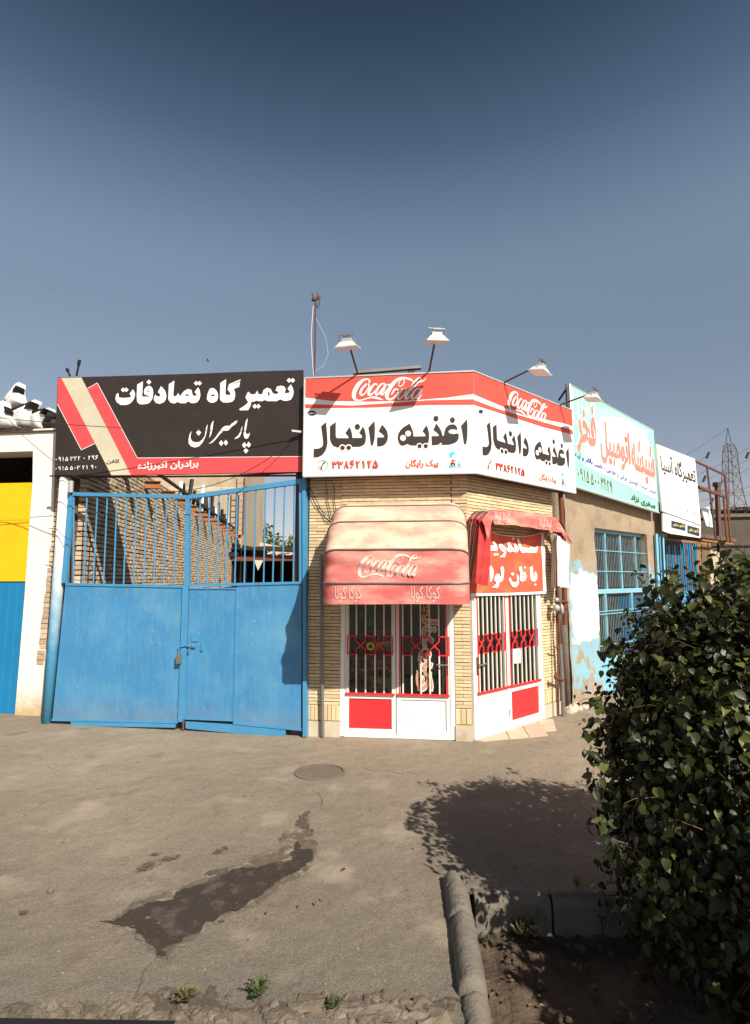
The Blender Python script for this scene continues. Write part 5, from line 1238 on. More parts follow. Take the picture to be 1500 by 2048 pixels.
BS = [(B1, [[(120, 345), (135, 365), (132, 410), (200, 420), (290, 415), (325, 395), (295, 360), (345, 290), (372, 330), (380, 370), (365, 430), (330, 480), (295, 508), (250, 525), (160, 525), (100, 480), (82, 430), (95, 370)]]), (B1, [dia(200, 300, 36)]), (B1, [dia(246, 298, 36)]),
      (B1, [[(410, 220), (497, 170), (485, 400), (580, 400), (600, 392), (520, 370), (510, 330), (520, 285), (550, 250), (590, 238), (625, 255), (645, 290), (652, 345), (640, 430), (600, 490), (560, 508), (500, 517), (450, 515), (410, 480), (402, 400)], dot(575, 318, 18, 10, 8)]), (B1, [dia(585, 182, 38)]),
      (B1, [[(765, 245), (720, 335), (765, 375), (735, 400), (700, 395), (690, 365), (665, 400), (660, 450), (690, 495), (750, 510), (810, 485), (840, 440), (850, 380), (830, 315), (800, 275)]]),
      (B1, [[(885, 215), (968, 160), (952, 370), (965, 400), (1000, 390), (1025, 345), (1050, 395), (1110, 320), (1170, 285), (1225, 300), (1245, 385), (1290, 390), (1305, 380), (1270, 330), (1325, 260), (1350, 310), (1358, 380), (1345, 440), (1310, 485), (1260, 500), (1210, 495), (1185, 470), (1130, 500), (1060, 500), (1015, 480), (970, 505), (910, 490), (875, 440)], [(1120, 388), (1150, 362), (1178, 368), (1188, 388)]]), (B1, [dia(1295, 200, 36)]), (B1, [dia(1345, 200, 36)]),
      (B2, [[(160, 258), (200, 262), (230, 285), (255, 330), (262, 390), (240, 445), (205, 466), (160, 470), (120, 450), (98, 410), (110, 340), (135, 280)], [(158, 358), (195, 348), (215, 362), (190, 378), (165, 376)]]),
      (B2, [[(292, 185), (375, 132), (365, 340), (385, 360), (435, 355), (440, 340), (395, 280), (410, 222), (575, 172), (560, 245), (485, 270), (502, 320), (505, 370), (490, 425), (460, 455), (400, 468), (330, 465), (290, 430), (287, 380)]]), (B2, [[(412, 205), (580, 135), (577, 158), (415, 218)]]),
      (B2, [[(650, 390), (690, 310), (735, 350), (790, 345), (820, 295), (840, 350), (890, 345), (910, 285), (960, 255), (1010, 270), (1040, 330), (1070, 345), (1110, 340), (1125, 315), (1080, 295), (1100, 240), (1150, 225), (1205, 235), (1228, 280), (1210, 325), (1225, 335), (1275, 325), (1285, 315), (1252, 265), (1300, 207), (1328, 260), (1340, 320), (1330, 370), (1300, 425), (1250, 442), (1190, 440), (1150, 420), (1090, 448), (1020, 445), (980, 448), (920, 430), (890, 448), (830, 445), (815, 435), (780, 452), (735, 455), (725, 510), (690, 575), (570, 578), (562, 560), (640, 510), (690, 465)], [(975, 312), (990, 312), (998, 355), (985, 375), (970, 350)]]),
      (B2, [dia(785, 520, 35)]), (B2, [dia(835, 520, 35)]), (B2, [dia(1275, 150, 36)]), (B2, [dia(1325, 150, 36)]),
      (B3, [[(135, 395), (112, 450), (105, 530), (140, 590), (200, 608), (270, 600), (330, 555), (375, 480), (385, 400), (400, 320), (430, 265), (420, 330), (412, 400), (385, 500), (340, 600), (270, 680), (190, 705), (110, 680), (70, 620), (70, 540), (95, 440)]]), (B3, [dia(258, 425, 48, 60)]),
      (B3, [[(540, 195), (530, 270), (515, 390), (490, 470), (455, 530), (470, 460), (485, 300), (505, 240)]]),
      (B3, [[(990, 185), (970, 240), (930, 280), (880, 310), (830, 370), (790, 395), (710, 405), (660, 450), (590, 540), (520, 610), (440, 640), (500, 590), (570, 520), (640, 420), (690, 350), (740, 305), (790, 297), (840, 298), (890, 245), (920, 240), (935, 210), (960, 215)]]), (B3, [dia(682, 622, 44, 56)]), (B3, [dia(768, 615, 42, 56)]),
      (B3, [[(1085, 300), (1075, 340), (1058, 430), (1030, 500), (990, 530), (925, 547), (945, 525), (1000, 480), (1040, 410), (1060, 340)]]),
      (B3, [[(1178, 155), (1160, 300), (1140, 400), (1145, 440), (1180, 455), (1205, 440), (1218, 410), (1212, 470), (1185, 525), (1150, 545), (1115, 520), (1100, 460), (1110, 390), (1130, 260), (1150, 190)]]), (B3, [dia(1115, 660, 44, 58)]), (B3, [dia(1196, 652, 43, 58)]), (B3, [dia(1145, 762, 45, 56)])]
f_ = bm(.004)
for bx, l in BS: z = zm(bx); m = MB(); m.sheet(lambda x, y: f_(*z(x, y)), l); m.build('letter', K['letter_white'], bs)
m = MB()
fl = flat_on(GT, SO + .005)
for txt, u0, u1, v0, v1 in (('0915 322 0 296', 109, 198, 923, 911), ('0915 503 21 90', 109, 196, 941, 930)):
    r_ = rpx(GT, SO, u0, v0, u1, v1); digits(m, fl, txt, *r_, .0105)
r_ = rpx(GT, SO, 275, 942, 398, 920); text_into(m, lambda x, y, o=0: GT.P(x, y, SO + .005 + o), shape('برادران اکبرزاده'), *r_, .03)
m.build('lettering', K['letter_white'], bs)
m = MB(); r_ = rpx(GT, SO, 213, 929, 239, 918); text_into(m, lambda x, y, o=0: GT.P(x, y, SO + .005 + o), shape('تلفن') , *r_, .03); m.build('phone_word', K['letter_dark'], bs)
m = MB(); m.tube([GT.P(*sq(100, 952, .03), .03), GT.P(*sq(300, 953.5, .03), .03), GT.P(*sq(450, 952, .03), .03), GT.P(*sq(607, 944, .03), .03)], .016, 4)
m.tube([GT.P(*sq(112, 955, -.02), -.02), GT.P(*sq(606, 951, -.02), -.02)], .016, 4); m.build('frame_bar', K['brown_metal'], bs)
m = MB(); m.box(GT, sq(117, 800, .0)[0], sq(605, 800, 0)[0], sq(605, 742, 0)[1] - .04, sq(605, 742, 0)[1] - .01, -.02, .045)
for u in (125, 240, 360, 480, 598): s_ = sq(u, 850, 0)[0]; m.box(GT, s_ - .015, s_ + .015, 3.5, 4.75, -.02, .045)
m.build('back_frame', K['grey_metal'], bs)
for i, (p, q) in enumerate((((140, 752), (134, 738)), ((153, 752), (159, 721)))):
    m = MB(); a, b = GT.P(*GT.px(*p, -.02), -.02), GT.P(*GT.px(*q, -.02), -.02); m.tube([a, b], .016, 6); m.tube([a.lerp(b, .7), b.lerp(a, -.02)], .026, 6)
    tag(m.build('black_rod', K['black'], loc=a), ['shorter left-leaning black rod above the black banner sign', 'taller upright black rod above the black banner sign'][i], 'rod', 'black rods above the banner sign')
# insulator and service wires in front of the sign
ins = GT.P(*GT.px(594, 862, .16), .16)
m = MB(); m.tube([ins + Vector((-.07, 0, 0)), ins + Vector((.05, .02, -.01))], .02, 6); m.tube([ins + Vector((.05, 0, 0)), GT.P(*GT.px(606, 866, .02), .02)], .01, 5)
tag(m.build('wire_insulator', K['alu'], loc=ins), 'small white wire insulator at the right edge of the black banner sign', 'insulator')
def wire(pts, r, label, mat='cable'):
    m = MB(); out = []
    for i in range(len(pts) - 1):
        for k in range(6):
            t = k / 6; p0, p1, p2, p3 = pts[max(i - 1, 0)], pts[i], pts[i + 1], pts[min(i + 2, len(pts) - 1)]
            out.append(.5 * ((2 * p1) + (p2 - p0) * t + (2 * p0 - 5 * p1 + 4 * p2 - p3) * t * t + (-p0 + 3 * p1 - 3 * p2 + p3) * t ** 3))
    out.append(pts[-1]); m.tube(out, r, 4); return tag(m.build('wire', K[mat], loc=pts[0]), label, 'wire', 'overhead wires')
W = lambda u, v, o: GT.P(*GT.px(u, v, o), o)
wire([W(-60, 833, .9), W(0, 836, .8), W(150, 850, .6), W(300, 858, .45), W(450, 862, .3), ins], .0055, 'nearly level wire passing across the middle of the black banner sign')
wire([W(-10, 834, .8), W(15, 838, .75), W(50, 875, .6), W(110, 925, .45), W(150, 952, .35), W(205, 972, .3), W(290, 984, .3), W(380, 980, .3), W(460, 958, .25), W(540, 915, .2), ins], .0055, 'wire drooping from the far left below the black banner sign and back up')
wire([W(97, 1058, .1), W(112, 1058, .12), W(128, 1073, .12), W(142, 1080, .08)], .005, 'short slack wire round the top of the round column')
wire([GT.P(*GT.px(345, 1066, .05), .05)] * 1 + [W(385, 1080, .06)], .004, 'short wire stub on the middle stile') if False else None

# ------------------------------------------------------------------ whitewashed building at the left
wb = thing('whitewashed_garage', 'whitewashed garage at the far left with a broad pillar and dark gap above the shutter', 'building', LB.P(0, 0))
S = lambda u, v, o=0.0: LB.px(u, v, o)
m = MB(); m.prism(LB, [S(66, 905), S(65, 968), S(58, 1060), S(50, 1180), S(38, 1330), S(29, 1434), S(89, 1434), S(92, 1330), S(99, 1180), S(105, 1060), S(109, 960), S(112, 856), S(66, 858)], -.55, 0); m.build('pillar', K['whitewash'], wb)
m = MB(); sa = S(65.5, 880)[0]; m.box(LB, sa - 7, sa, S(30, 903)[1], S(30, 866)[1], -.4, -.004); m.build('lintel', K['whitewash'], wb)
m = MB(); m.box(LB, sa - 7, sa - .1, 0, S(30, 868)[1], -2.4, -2.3); m.box(LB, sa - 7, sa - .05, S(30, 868)[1] - .05, S(30, 868)[1] - .01, -2.3, -.41); m.box(LB, sa - .1, sa, 0, S(30, 870)[1], -2.4, -.56); m.build('inner_wall', K['near_black'], wb)
m = MB(); zt_ = S(30, 866)[1]; m.box(LB, sa - 7, S(112, 860)[0], zt_, zt_ + .02, -.56, .03); m.build('roof_edge', K['brown_metal'], wb)
sh = thing('garage_shutter', 'garage door with a yellow upper sheet and blue ribbed lower half, at the far left', 'shutter', LB.P(S(20, 1200)[0], 0, -.1))
o_ = -.06
yb = S(30, 1163, o_)[1]; yt = S(30, 966, o_)[1]
x1 = S(60, 1000, o_)[0] + .10
m = MB(); m.box(LB, x1 - 3.2, x1, yb + .003, S(30, 1040, o_)[1] - .004, o_ - .03, o_); m.build('yellow_sheet', K['yellow'], sh)
m = MB(); m.box(LB, x1 - 3.2, x1, S(30, 1040, o_)[1], yt, o_ - .03, o_ + .004); m.build('yellow_sheet', K['yellow'], sh)
m = MB(); m.box(LB, x1 - 3.2, x1 , .03, yb, o_ - .05, o_ - .02); m.build('blue_sheet', K['bright_blue'], sh)
for k in range(16):
    m = MB(); a = x1 - .06 - k * .135; m.hexa([LB.P(a - .045, .03, o_ - .02), LB.P(a, .03, o_ - .02), LB.P(a - .01, .03, o_), LB.P(a - .035, .03, o_), LB.P(a - .045, yb - .02, o_ - .02), LB.P(a, yb - .02, o_ - .02), LB.P(a - .01, yb - .02, o_), LB.P(a - .035, yb - .02, o_)]); m.build('rib', K['bright_blue'], sh)
m = MB(); m.box(LB, x1 - 3.2, x1, .0, .05, o_ - .06, o_ + .005); m.build('bottom_rail', K['bright_blue'], sh)
# car bumpers lying on the roof
def bumper(off, body, lip, label):
    """moulded plastic shell: domed skin over a traced rim, flanges going back, dark inner lip"""
    t = thing('car_bumper', label, 'car bumper', LB.P(S(40, 860)[0], S(40, 866)[1], -.4), 'old car bumpers piled on the garage roof')
    rim = []
    for k in range(len(body)):                     # round the outline a little
        a, b = body[k], body[(k + 1) % len(body)]; rim += [a, ((a[0] + b[0]) / 2, (a[1] + b[1]) / 2)]
    P = [S(u, v, off) for u, v in rim]; cs = sum(p[0] for p in P) / len(P); cz = sum(p[1] for p in P) / len(P); n = len(P); m = MB()
    for sc_, o_2 in ((1, -.16), (1, 0), (.8, .06), (.45, .10), (.05, .115)):
        m.v += [LB.P(cs + (p[0] - cs) * sc_, cz + (p[1] - cz) * sc_, off + o_2) for p in P]
    for r_ in range(4):
        for k in range(n): m.f.append((r_ * n + k, r_ * n + (k + 1) % n, (r_ + 1) * n + (k + 1) % n, (r_ + 1) * n + k)); m.m.append(0)
    m.build('shell', K['bumper'], t, True)
    m = MB(); m.prism(LB, [S(u, v, off + .09) for u, v in lip], off - .1, off + .09); m.build('inner_lip', K['black'], t)
    return t
bumper(-.6, [(6, 802), (31.5, 770), (37.4, 764), (36, 781.6), (38.9, 796), (47, 806.5), (36.7, 811), (26.4, 814), (17.6, 820), (8.8, 808)], [(6, 802), (31.5, 770), (33, 774), (31.5, 779), (13, 798), (9, 806.5)], 'topmost tilted white bumper, its tip pointing up')
bumper(-.35, [(20.5, 828.5), (23.5, 821), (58.7, 805), (70.4, 799), (63, 814), (61.6, 831.5), (58.7, 846), (49.9, 855), (33.7, 852), (25, 842)], [(19, 825.6), (23.5, 817), (61.6, 802), (57, 814), (22, 827)], 'middle white bumper with a dark inner lip')
bumper(-.25, [(63, 828.5), (88, 818), (98, 815), (88, 831.5), (82, 844.7), (80.7, 856), (64.5, 858), (63, 844.7)], [(63, 821), (89.5, 816), (82, 826), (64, 828.5)], 'rightmost smaller white bumper beside the black junk')
bumper(-.2, [(-30, 798), (0, 805), (6, 800.6), (8.8, 819.7), (22, 836), (23.5, 847.6), (14.7, 855), (-30, 858)], [(7, 811), (14.7, 821), (11.7, 825.6), (8.8, 821)], 'broad white bumper cut by the left edge of the photo')
m = MB()
for i, (u, v, r) in enumerate([(90, 842, .10), (102, 836, .12), (96, 850, .10), (108, 848, .10)]): m.blob(LB.P(*S(u, v, -.35), -.35), (r, r, r * .8), 8, .6, i)
tag(m.build('black_mudguard', K['black']), 'crumpled black plastic junk between the bumpers and the black sign', 'scrap')
m = MB()
for i in range(8): u = 5 + i * 9; m.blob(LB.P(*S(u, 861, -.25), -.25), (.09, .06, .045), 6, .7, i + 20)
tag(m.build('roof_debris', K['cable']), 'dark debris under the bumpers along the garage roof edge', 'scrap')

ORD = 'nearest second third fourth fifth sixth seventh eighth ninth tenth eleventh twelfth thirteenth fourteenth fifteenth farthest'.split()
# ------------------------------------------------------------------ yard behind the gate
y0 = Vector((-4.32, 8.05, 0)); yd = Vector((-.125, .992, 0)); YW = Fr(y0, y0 + yd * 23)
yw = thing('yard_brick_wall', 'tall rough clay brick wall running back along the left of the yard', 'brick wall', y0)
m = MB(); m.box(YW, .01, 22, 0, 4.02, -.35, -.03); m.build('mud_mortar', K['mud'], yw)
pcs = []
for p in courses(YW, -.03, 22, 1.6, 4.05, 0, .215, .072, .017, .10, jit=.006, skew=.12): pcs.append(p)
pcs.sort(key=lambda p: p[1] - (2 if 0 else 0)); near = [p for p in pcs if p[2] > 1.9 and .1 < p[1]]; rest = [p for p in pcs if not (p[2] > 1.9 and .1 < p[1])]
lay(yw, near + rest, K['adobe'], jit=.035)
m = MB(); m.box(YW, -.2, 22, 4.055, 4.09, -.36, .0); m.build('coping', K['tan_plaster'], yw)
for k in range(16):
    s_ = 1.6 + k * 1.28; t = thing('steel_beam_end', 'orange primed steel beam end sticking out of the top of the yard wall, number %d from the gate' % (k + 1), 'steel beam', YW.P(s_, 3.85, 0), 'steel beam ends along the yard wall')
    t['label'] = ORD[k] + ' orange steel beam end from the gate, near the top of the yard wall'
    m = MB(); m.box(YW, s_ - .06, s_ + .06, 3.94, 3.952, 0.002, .30); m.box(YW, s_ - .06, s_ + .06, 3.80, 3.812, .002, .30); m.box(YW, s_ - .006, s_ + .006, 3.812, 3.94, .002, .295); m.build('beam', K['rust_orange'], t)
m = MB(); m.tube([YW.P(3.5, 4.35, -.1), YW.P(22, 4.30, -.1)], .05, 6); tag(m.build('roof_rail', K['cable']), 'dark round rail running along the top of the yard wall', 'rail')
m = MB(); m.tube([YW.P(1.4, 2.1, .06), YW.P(1.4, 3.55, .06)], .03, 6) if False else m.tube([W(112 / 1 + 27, 1160, -.6), W(142, 1050, -.6)], .02, 6); tag(m.build('plastic_pipe', K['bar_cream']), 'cream plastic pipe standing just behind the left gate leaf', 'pipe')
m = MB(); a = YW.P(14, 2.0, .05); b = YW.P(14, 3.25, .05); m.tube([a, b], .022, 6); tag(m.build('downpipe', K['letter_white'], loc=a), 'thin white pipe on the far part of the yard wall', 'pipe')
# junk standing on the wall (upright dark scrap)
for i in range(16):
    s_ = 6.5 + i * .62; h = random.uniform(.35, .95); m = MB(); a = YW.P(s_, 4.09, -.16); m.tube([a, a + YW.d * random.uniform(-.25, .25) + Vector((random.uniform(-.05, .05), 0, h))], random.uniform(.04, .09), 5)
    tag(m.build('scrap_strip', K['black'] if i % 5 else K['bumper'], loc=a), (ORD[i] + (' dark' if i % 5 else ' white') + ' strip of car trim from the gate, standing on the yard wall'), 'scrap', 'car trim strips leaning on top of the yard wall')
# plastered building beyond
q0, q1 = D(345, 1075, 25), D(481, 1075, 25); FB = Fr((q0.x, 25.0), (q1.x, 25.2))
pb = thing('plastered_house', 'tall bare plastered house beyond the yard wall', 'house', FB.P(0, 0))
m = MB(); m.box(FB, -9, FB.L, 0, 8.6, -7, 0); m.build('wall', K['tan_plaster'], pb)
m = MB(); m.box(FB, -9.1, FB.L + .1, 8.6, 8.8, -7.1, .1); m.build('roof', K['concrete'], pb)
for zz in (3.2, 6.0):
    m = MB(); m.box(FB, -9, FB.L + .01, zz, zz + .22, -.1, .012); m.build('floor_band', K['plinth'], pb)
m = MB(); a = D(486, 1062, 24.5)
t = thing('red_ladder', 'rusty red steel ladder mast beside the plastered house', 'ladder', Vector((a.x, a.y, 4.0)))
m.tube([Vector((a.x, a.y, 3.9)), Vector((a.x, a.y, 6.5))], .05, 5); m.tube([Vector((a.x - .35, a.y, 3.9)), Vector((a.x - .35, a.y, 6.5))], .03, 5); m.build('rail', K['rust'], t)
for i in range(9): m = MB(); z = 4.1 + i * .27; m.tube([Vector((a.x - .35, a.y, z)), Vector((a.x, a.y, z + .04))], .02, 4); m.build('rung', K['grey_metal'], t)
# far wall turning across, and the open shed
f0, f1 = D(489, 1075, 31), D(600, 1103, 31)
fw = thing('far_yard_wall', 'low tan wall sloping away beyond the shed', 'wall', Vector((f0.x, 31, 0)))
m = MB(); FW = Fr((f0.x - .5, 31), (f1.x + 1.5, 31)); m.prism(FW, [(0, 0), (FW.L, 0), (FW.L, 3.2), (0, 4.3)], -.3, 0); m.build('wall', K['adobe'], fw)
s0, s1 = D(487, 1100, 24), D(640, 1100, 24); SH = Fr((s0.x, 24), (s1.x, 23.8))
sd = thing('open_shed', 'dark open-fronted shed with a red front beam at the end of the yard', 'shed', SH.P(SH.L / 2, 0))
zb1 = D(540, 1122, 24).z; zb2 = D(540, 1113, 24).z
m = MB(); m.box(SH, -.6, SH.L, zb1, zb1 + .22, -.06, .03); m.build('front_beam', K['rust'], sd)
m = MB(); m.hexa([SH.P(-.5, zb1 + .5, .3), SH.P(SH.L, zb1 + .3, .3), SH.P(SH.L, zb1 + .75, -6), SH.P(-.5, zb1 + .95, -6), SH.P(-.5, zb1 + .56, .3), SH.P(SH.L, zb1 + .36, .3), SH.P(SH.L, zb1 + .81, -6), SH.P(-.5, zb1 + 1.01, -6)]); m.build('roof', K['near_black'], sd)
m = MB(); m.box(SH, -.5, SH.L, 0, zb1 + .5, -6.2, -6); m.box(SH, -.65, -.5, 0, zb1 + .8, -6, -.1); m.box(SH, SH.L, SH.L + .1, 0, zb1 + .6, -6, -.1); m.build('wall', K['near_black'], sd)
for k in (0, 1, 2): m = MB(); x = .05 + k * (SH.L - .15) / 2; m.box(SH, x, x + .1, 0, zb1, -.05, .02); m.build('post', K['near_black'], sd)
m = MB()
for k in range(26): x = random.uniform(.2, SH.L); m.tube([SH.P(x, zb1 + .26, -.1), SH.P(x + random.uniform(-.5, .5), zb1 + random.uniform(.3, .48), -.1)], .025, 4)
m.build('stored_timber', K['weed_dry'], sd)
m = MB(); p3 = [D(508, 1120, 23.7), D(526, 1121, 23.7), D(516, 1141, 23.7)]; m.add(p3 + [p + Vector((0, .05, 0)) for p in p3], [(0, 1, 2), (5, 4, 3), (0, 3, 4, 1), (1, 4, 5, 2), (2, 5, 3, 0)]); tag(m.build('hanging_cloth', K['cream_print']), 'pale greenish pennant of cloth hanging from the shed beam', 'cloth')
m = MB(); a = D(476, 1108, 20); m.tube([a, D(460, 1112, 20)], .09, 8, r2=.16); tag(m.build('horn_lamp', K['black'], loc=a), 'dark conical lamp on the far end of the yard wall', 'lamp')

# ------------------------------------------------------------------ leaves and trees
def leafmat(name, c, spec=.35, var=.3):
    m = M(name, c, .42, .15, 6, 0, rnd=var, spec=spec); N, L, b = nodes(m)
    b.inputs['Transmission Weight'].default_value = 0
    tr = N.new('ShaderNodeBsdfTranslucent'); src = b.inputs['Base Color'].links[0].from_socket
    gm = N.new('ShaderNodeMix'); gm.data_type = 'RGBA'; gm.blend_type = 'MULTIPLY'; gm.inputs[0].default_value = 1; L.new(src, gm.inputs[6]); gm.inputs[7].default_value = (1.6, 1.5, .5, 1)
    L.new(gm.outputs[2], tr.inputs[0]); mx = N.new('ShaderNodeMixShader'); mx.inputs[0].default_value = .16
    L.new(b.outputs[0], mx.inputs[1]); L.new(tr.outputs[0], mx.inputs[2]); L.new(mx.outputs[0], N['Material Output'].inputs[0]); return m
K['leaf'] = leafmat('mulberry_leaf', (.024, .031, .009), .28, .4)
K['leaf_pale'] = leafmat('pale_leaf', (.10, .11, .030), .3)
K['leaf_far'] = leafmat('dusty_tree_leaf', (.12, .14, .06))
K['sprig'] = M('green_brown_twig', (.13, .075, .035), .8, .2, 10, 0)
K['leaf_dry'] = leafmat('yellowed_leaf', (.26, .20, .05))
K['leaf_litter'] = M('dry_leaf_litter', (.12, .085, .05), .9, .2, 20, 0, rnd=.35)
K['bark'] = M('grey_bark', (.10, .075, .05), .9, .2, 10, .6, 40)
def heart():
    # heart shaped leaf, folded on its midrib, tip drooping; length 1 along +y
    o = [(0, 0, 0), (.22, -.08, .02), (.44, .10, .05), (.48, .38, .045), (.34, .66, .01), (.14, .86, -.07), (0, 1.04, -.16)]
    v = [(x, y, z) for x, y, z in o] + [(-x, y, z) for x, y, z in o[1:-1]]; mid = [(0, .30, -.02), (0, .65, -.05)]; v += mid
    # indices: right 0..6, left 7..11, mid 12,13
    f = [(0, 1, 2, 12), (12, 2, 3, 13), (13, 3, 4), (13, 4, 5, 6), (0, 12, 8, 7), (12, 13, 9, 8), (13, 10, 9), (13, 6, 11, 10)]
    return [Vector(a) for a in v], f
HV, HF = heart()
def leaf_frame(nrm, rnd):
    n = (nrm + Vector((rnd.gauss(0, .55), rnd.gauss(0, .55), rnd.gauss(0, .45)))).normalized()
    tip = Vector((rnd.gauss(0, .7), rnd.gauss(0, .7), -1.0)); tip = (tip - n * tip.dot(n)).normalized(); x = tip.cross(n).normalized(); return x, tip, n
def put_leaf(mb, p, fr3, size, wd=1.0, curl=1.0):
    x, y, n = fr3; mb.add([p + (x * (v.x * wd) + y * v.y + n * (v.z * curl)) * size for v in HV], HF)
def bush(lobes, count, size, rnd, front_bias=0):
    """points through the outer layer of a union of rounded lobes; returns (pos, normal)"""
    out = []
    tot = sum(w for *_, w in lobes)
    while len(out) < count:
        r = rnd.random() * tot; 
        for (c, rad, pw, w) in lobes:
            r -= w
            if r <= 0: break
        d = Vector((rnd.gauss(0, 1), rnd.gauss(0, 1), rnd.gauss(0, 1))).normalized()
        l = (abs(d.x) ** pw + abs(d.y) ** pw + abs(d.z) ** pw) ** (1 / pw)
        k = 1 / l; lump = 1 + .16 * noise.noise(d * 2.6 + c) + .17 * noise.noise(d * 6 + c)
        depth = 1 - abs(rnd.gauss(0, .12)) + (rnd.random() < .05) * rnd.uniform(0, .12)
        p = Vector(c) + Vector((d.x * rad[0], d.y * rad[1], d.z * rad[2])) * k * lump * depth
        if p.z < .02 and not (p.x > .8 and p.y < 3.6): continue
        nr = Vector((d.x / rad[0], d.y / rad[1], d.z / rad[2])).normalized()
        out.append((p, (nr * 0.8 + Vector((0, 0, .35))).normalized(), depth * lump))
    return out
rnd = random.Random(11)
c0 = Vector((2.47, 3.22, .86))
lobes = [(c0, (1.12, .88, 1.22), 2.7, 5), (Vector((1.86, 3.15, 1.32)), (.44, .5, .56), 2.2, 1.3), (Vector((1.70, 3.05, .85)), (.45, .55, .62), 2.2, 1.0), (Vector((2.5, 3.1, 1.45)), (.85, .7, .68), 2.3, 1.3), (Vector((3.5, 2.75, .9)), (1.0, 1.0, 1.35), 2.6, 2.0)]
hb = thing('leafy_bush', 'large dark green leafy bush standing in the planter at the right', 'bush', Vector((2.4, 3.2, -.2)))
m = MB()
for i in range(9):
    a = i * .7; b0 = Vector((2.35 + .12 * math.cos(a), 3.15 + .12 * math.sin(a), -.22)); e_ = Vector((2.4 + .85 * math.cos(a), 3.2 + .6 * math.sin(a), 1.2 + .5 * ((i * 37) % 10) / 10)); m.tube([b0, b0.lerp(e_, .4) + Vector((0, 0, .15)), e_], .028, 6, r2=.008)
m.build('stem', K['bark'], hb)
pts = [(p - n * .085, n, d * .9) for p, n, d in bush(lobes, 24000, .09, rnd)]
sprigs = MB()
for p, n, d in bush(lobes, 1500, .09, rnd):
    if p.y < 2.3: continue
    ax = (n + Vector((rnd.gauss(0, .5), rnd.gauss(0, .5), rnd.gauss(-.1, .5)))).normalized(); ln = rnd.uniform(.08, .24); q = p - ax * ln * .5
    sprigs.tube([q - ax * .05, q + ax * ln * .6, q + ax * ln + Vector((0, 0, -.02))], .0028, 3, r2=.001)
    for k in range(rnd.randint(9, 20)):
        t = rnd.random(); pts.append((q + ax * ln * t + Vector((rnd.gauss(0, .033), rnd.gauss(0, .033), rnd.gauss(0, .033))), (n * .7 + Vector((0, 0, .4)) + ax * .3).normalized(), d))
o = sprigs.build('sprigs', K['sprig'], hb); tag(o, kind='stuff')
# sprays that break the outline
for su, sv, dy in ((1190, 1395, 3.1), (1210, 1290, 3.1), (1260, 1230, 3.1), (1300, 1180, 3.1), (1330, 1150, 3.1), (1345, 1140, 3.0), (1400, 1140, 3.1), (1440, 1128, 3.1), (1480, 1130, 3.1), (1182, 1500, 3.0), (1190, 1560, 2.95), (1200, 1640, 2.95), (1215, 1690, 2.95), (1178, 1440, 3.05), (1330, 1175, 3.0), (1310, 1200, 3.0)):
    for k in range(16):
        p = D(su + rnd.gauss(6, 9), sv + rnd.gauss(8, 12), dy + rnd.gauss(0, .06)); pts.append((p, Vector((rnd.gauss(-.2, .4), -.6, .6)).normalized(), 1.2))
camv = Vector((0, 0, H))
def vis(p): return p[2] * 1.0 + (-.25 * (p[0].y - 3.2)) + (.3 if (p[0] - c0).dot(Vector((-.5, -1, .5))) > 0 else 0) + (.2 if p[0].z > .4 else -.3) + (-1 if abs(p[0].x / max(p[0].y, .1)) > .68 else 0)
pts = [p for p in pts if p[0].y > 2.25 or p[0].x > 2.2]; pts.sort(key=lambda p: -vis(p)); front = pts[:1500]; rnd.shuffle(front); single = front[:300]; rest = front[300:] + pts[1500:]
lm = []
for k, mt in enumerate(('leaf', 'leaf', 'leaf_pale')):
    me = bpy.data.meshes.new('leaf'); me.from_pydata([tuple(v) for v in HV], [], HF); me.materials.append(K[mt]); me.polygons.foreach_set('use_smooth', [True] * len(HF)); me.update(); lm.append(me)
from mathutils import Matrix
for i, (p, n, _) in enumerate(single):
    x, y, z_ = leaf_frame(n, rnd); o = bpy.data.objects.new('leaf', lm[(0, 1, 0, 1, 2)[i % 5]]); COL.objects.link(o); o.parent = hb
    sz = rnd.uniform(.036, .066); mt = Matrix((x, y, z_)).transposed(); o.location = p - hb.location; o.rotation_euler = mt.to_euler(); o.scale = (sz * rnd.uniform(.7, 1.05), sz, sz * rnd.uniform(.4, 2))
m = MB(); m2 = MB(); m3 = MB()
for p, n, _ in rest:
    r_ = rnd.random(); mb_ = m3 if r_ < .006 else (m2 if r_ < (.20 if p.z > 1.1 else .08) else m)  # more pale leaves high up: highlights on the crown put into leaf colour
    put_leaf(mb_, p, leaf_frame(n, rnd), .022 + .040 * rnd.random() ** 1.5, rnd.uniform(.62, 1.05), rnd.uniform(.3, 2.4))
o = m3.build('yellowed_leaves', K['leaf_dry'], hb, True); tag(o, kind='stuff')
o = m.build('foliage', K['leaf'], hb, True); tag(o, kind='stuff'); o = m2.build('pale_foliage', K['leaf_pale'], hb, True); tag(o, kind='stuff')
m = MB()                                           # dark inner twigs so that the heart of the bush is closed
for i in range(700):
    p = rnd.choice(pts)[0]; q = Vector((2.4, 3.2, .3)).lerp(p, rnd.uniform(.35, .7)); m.tube([q, q.lerp(p, .9)], .004, 3)
o = m.build('twigs', K['bark'], hb); tag(o, kind='stuff')
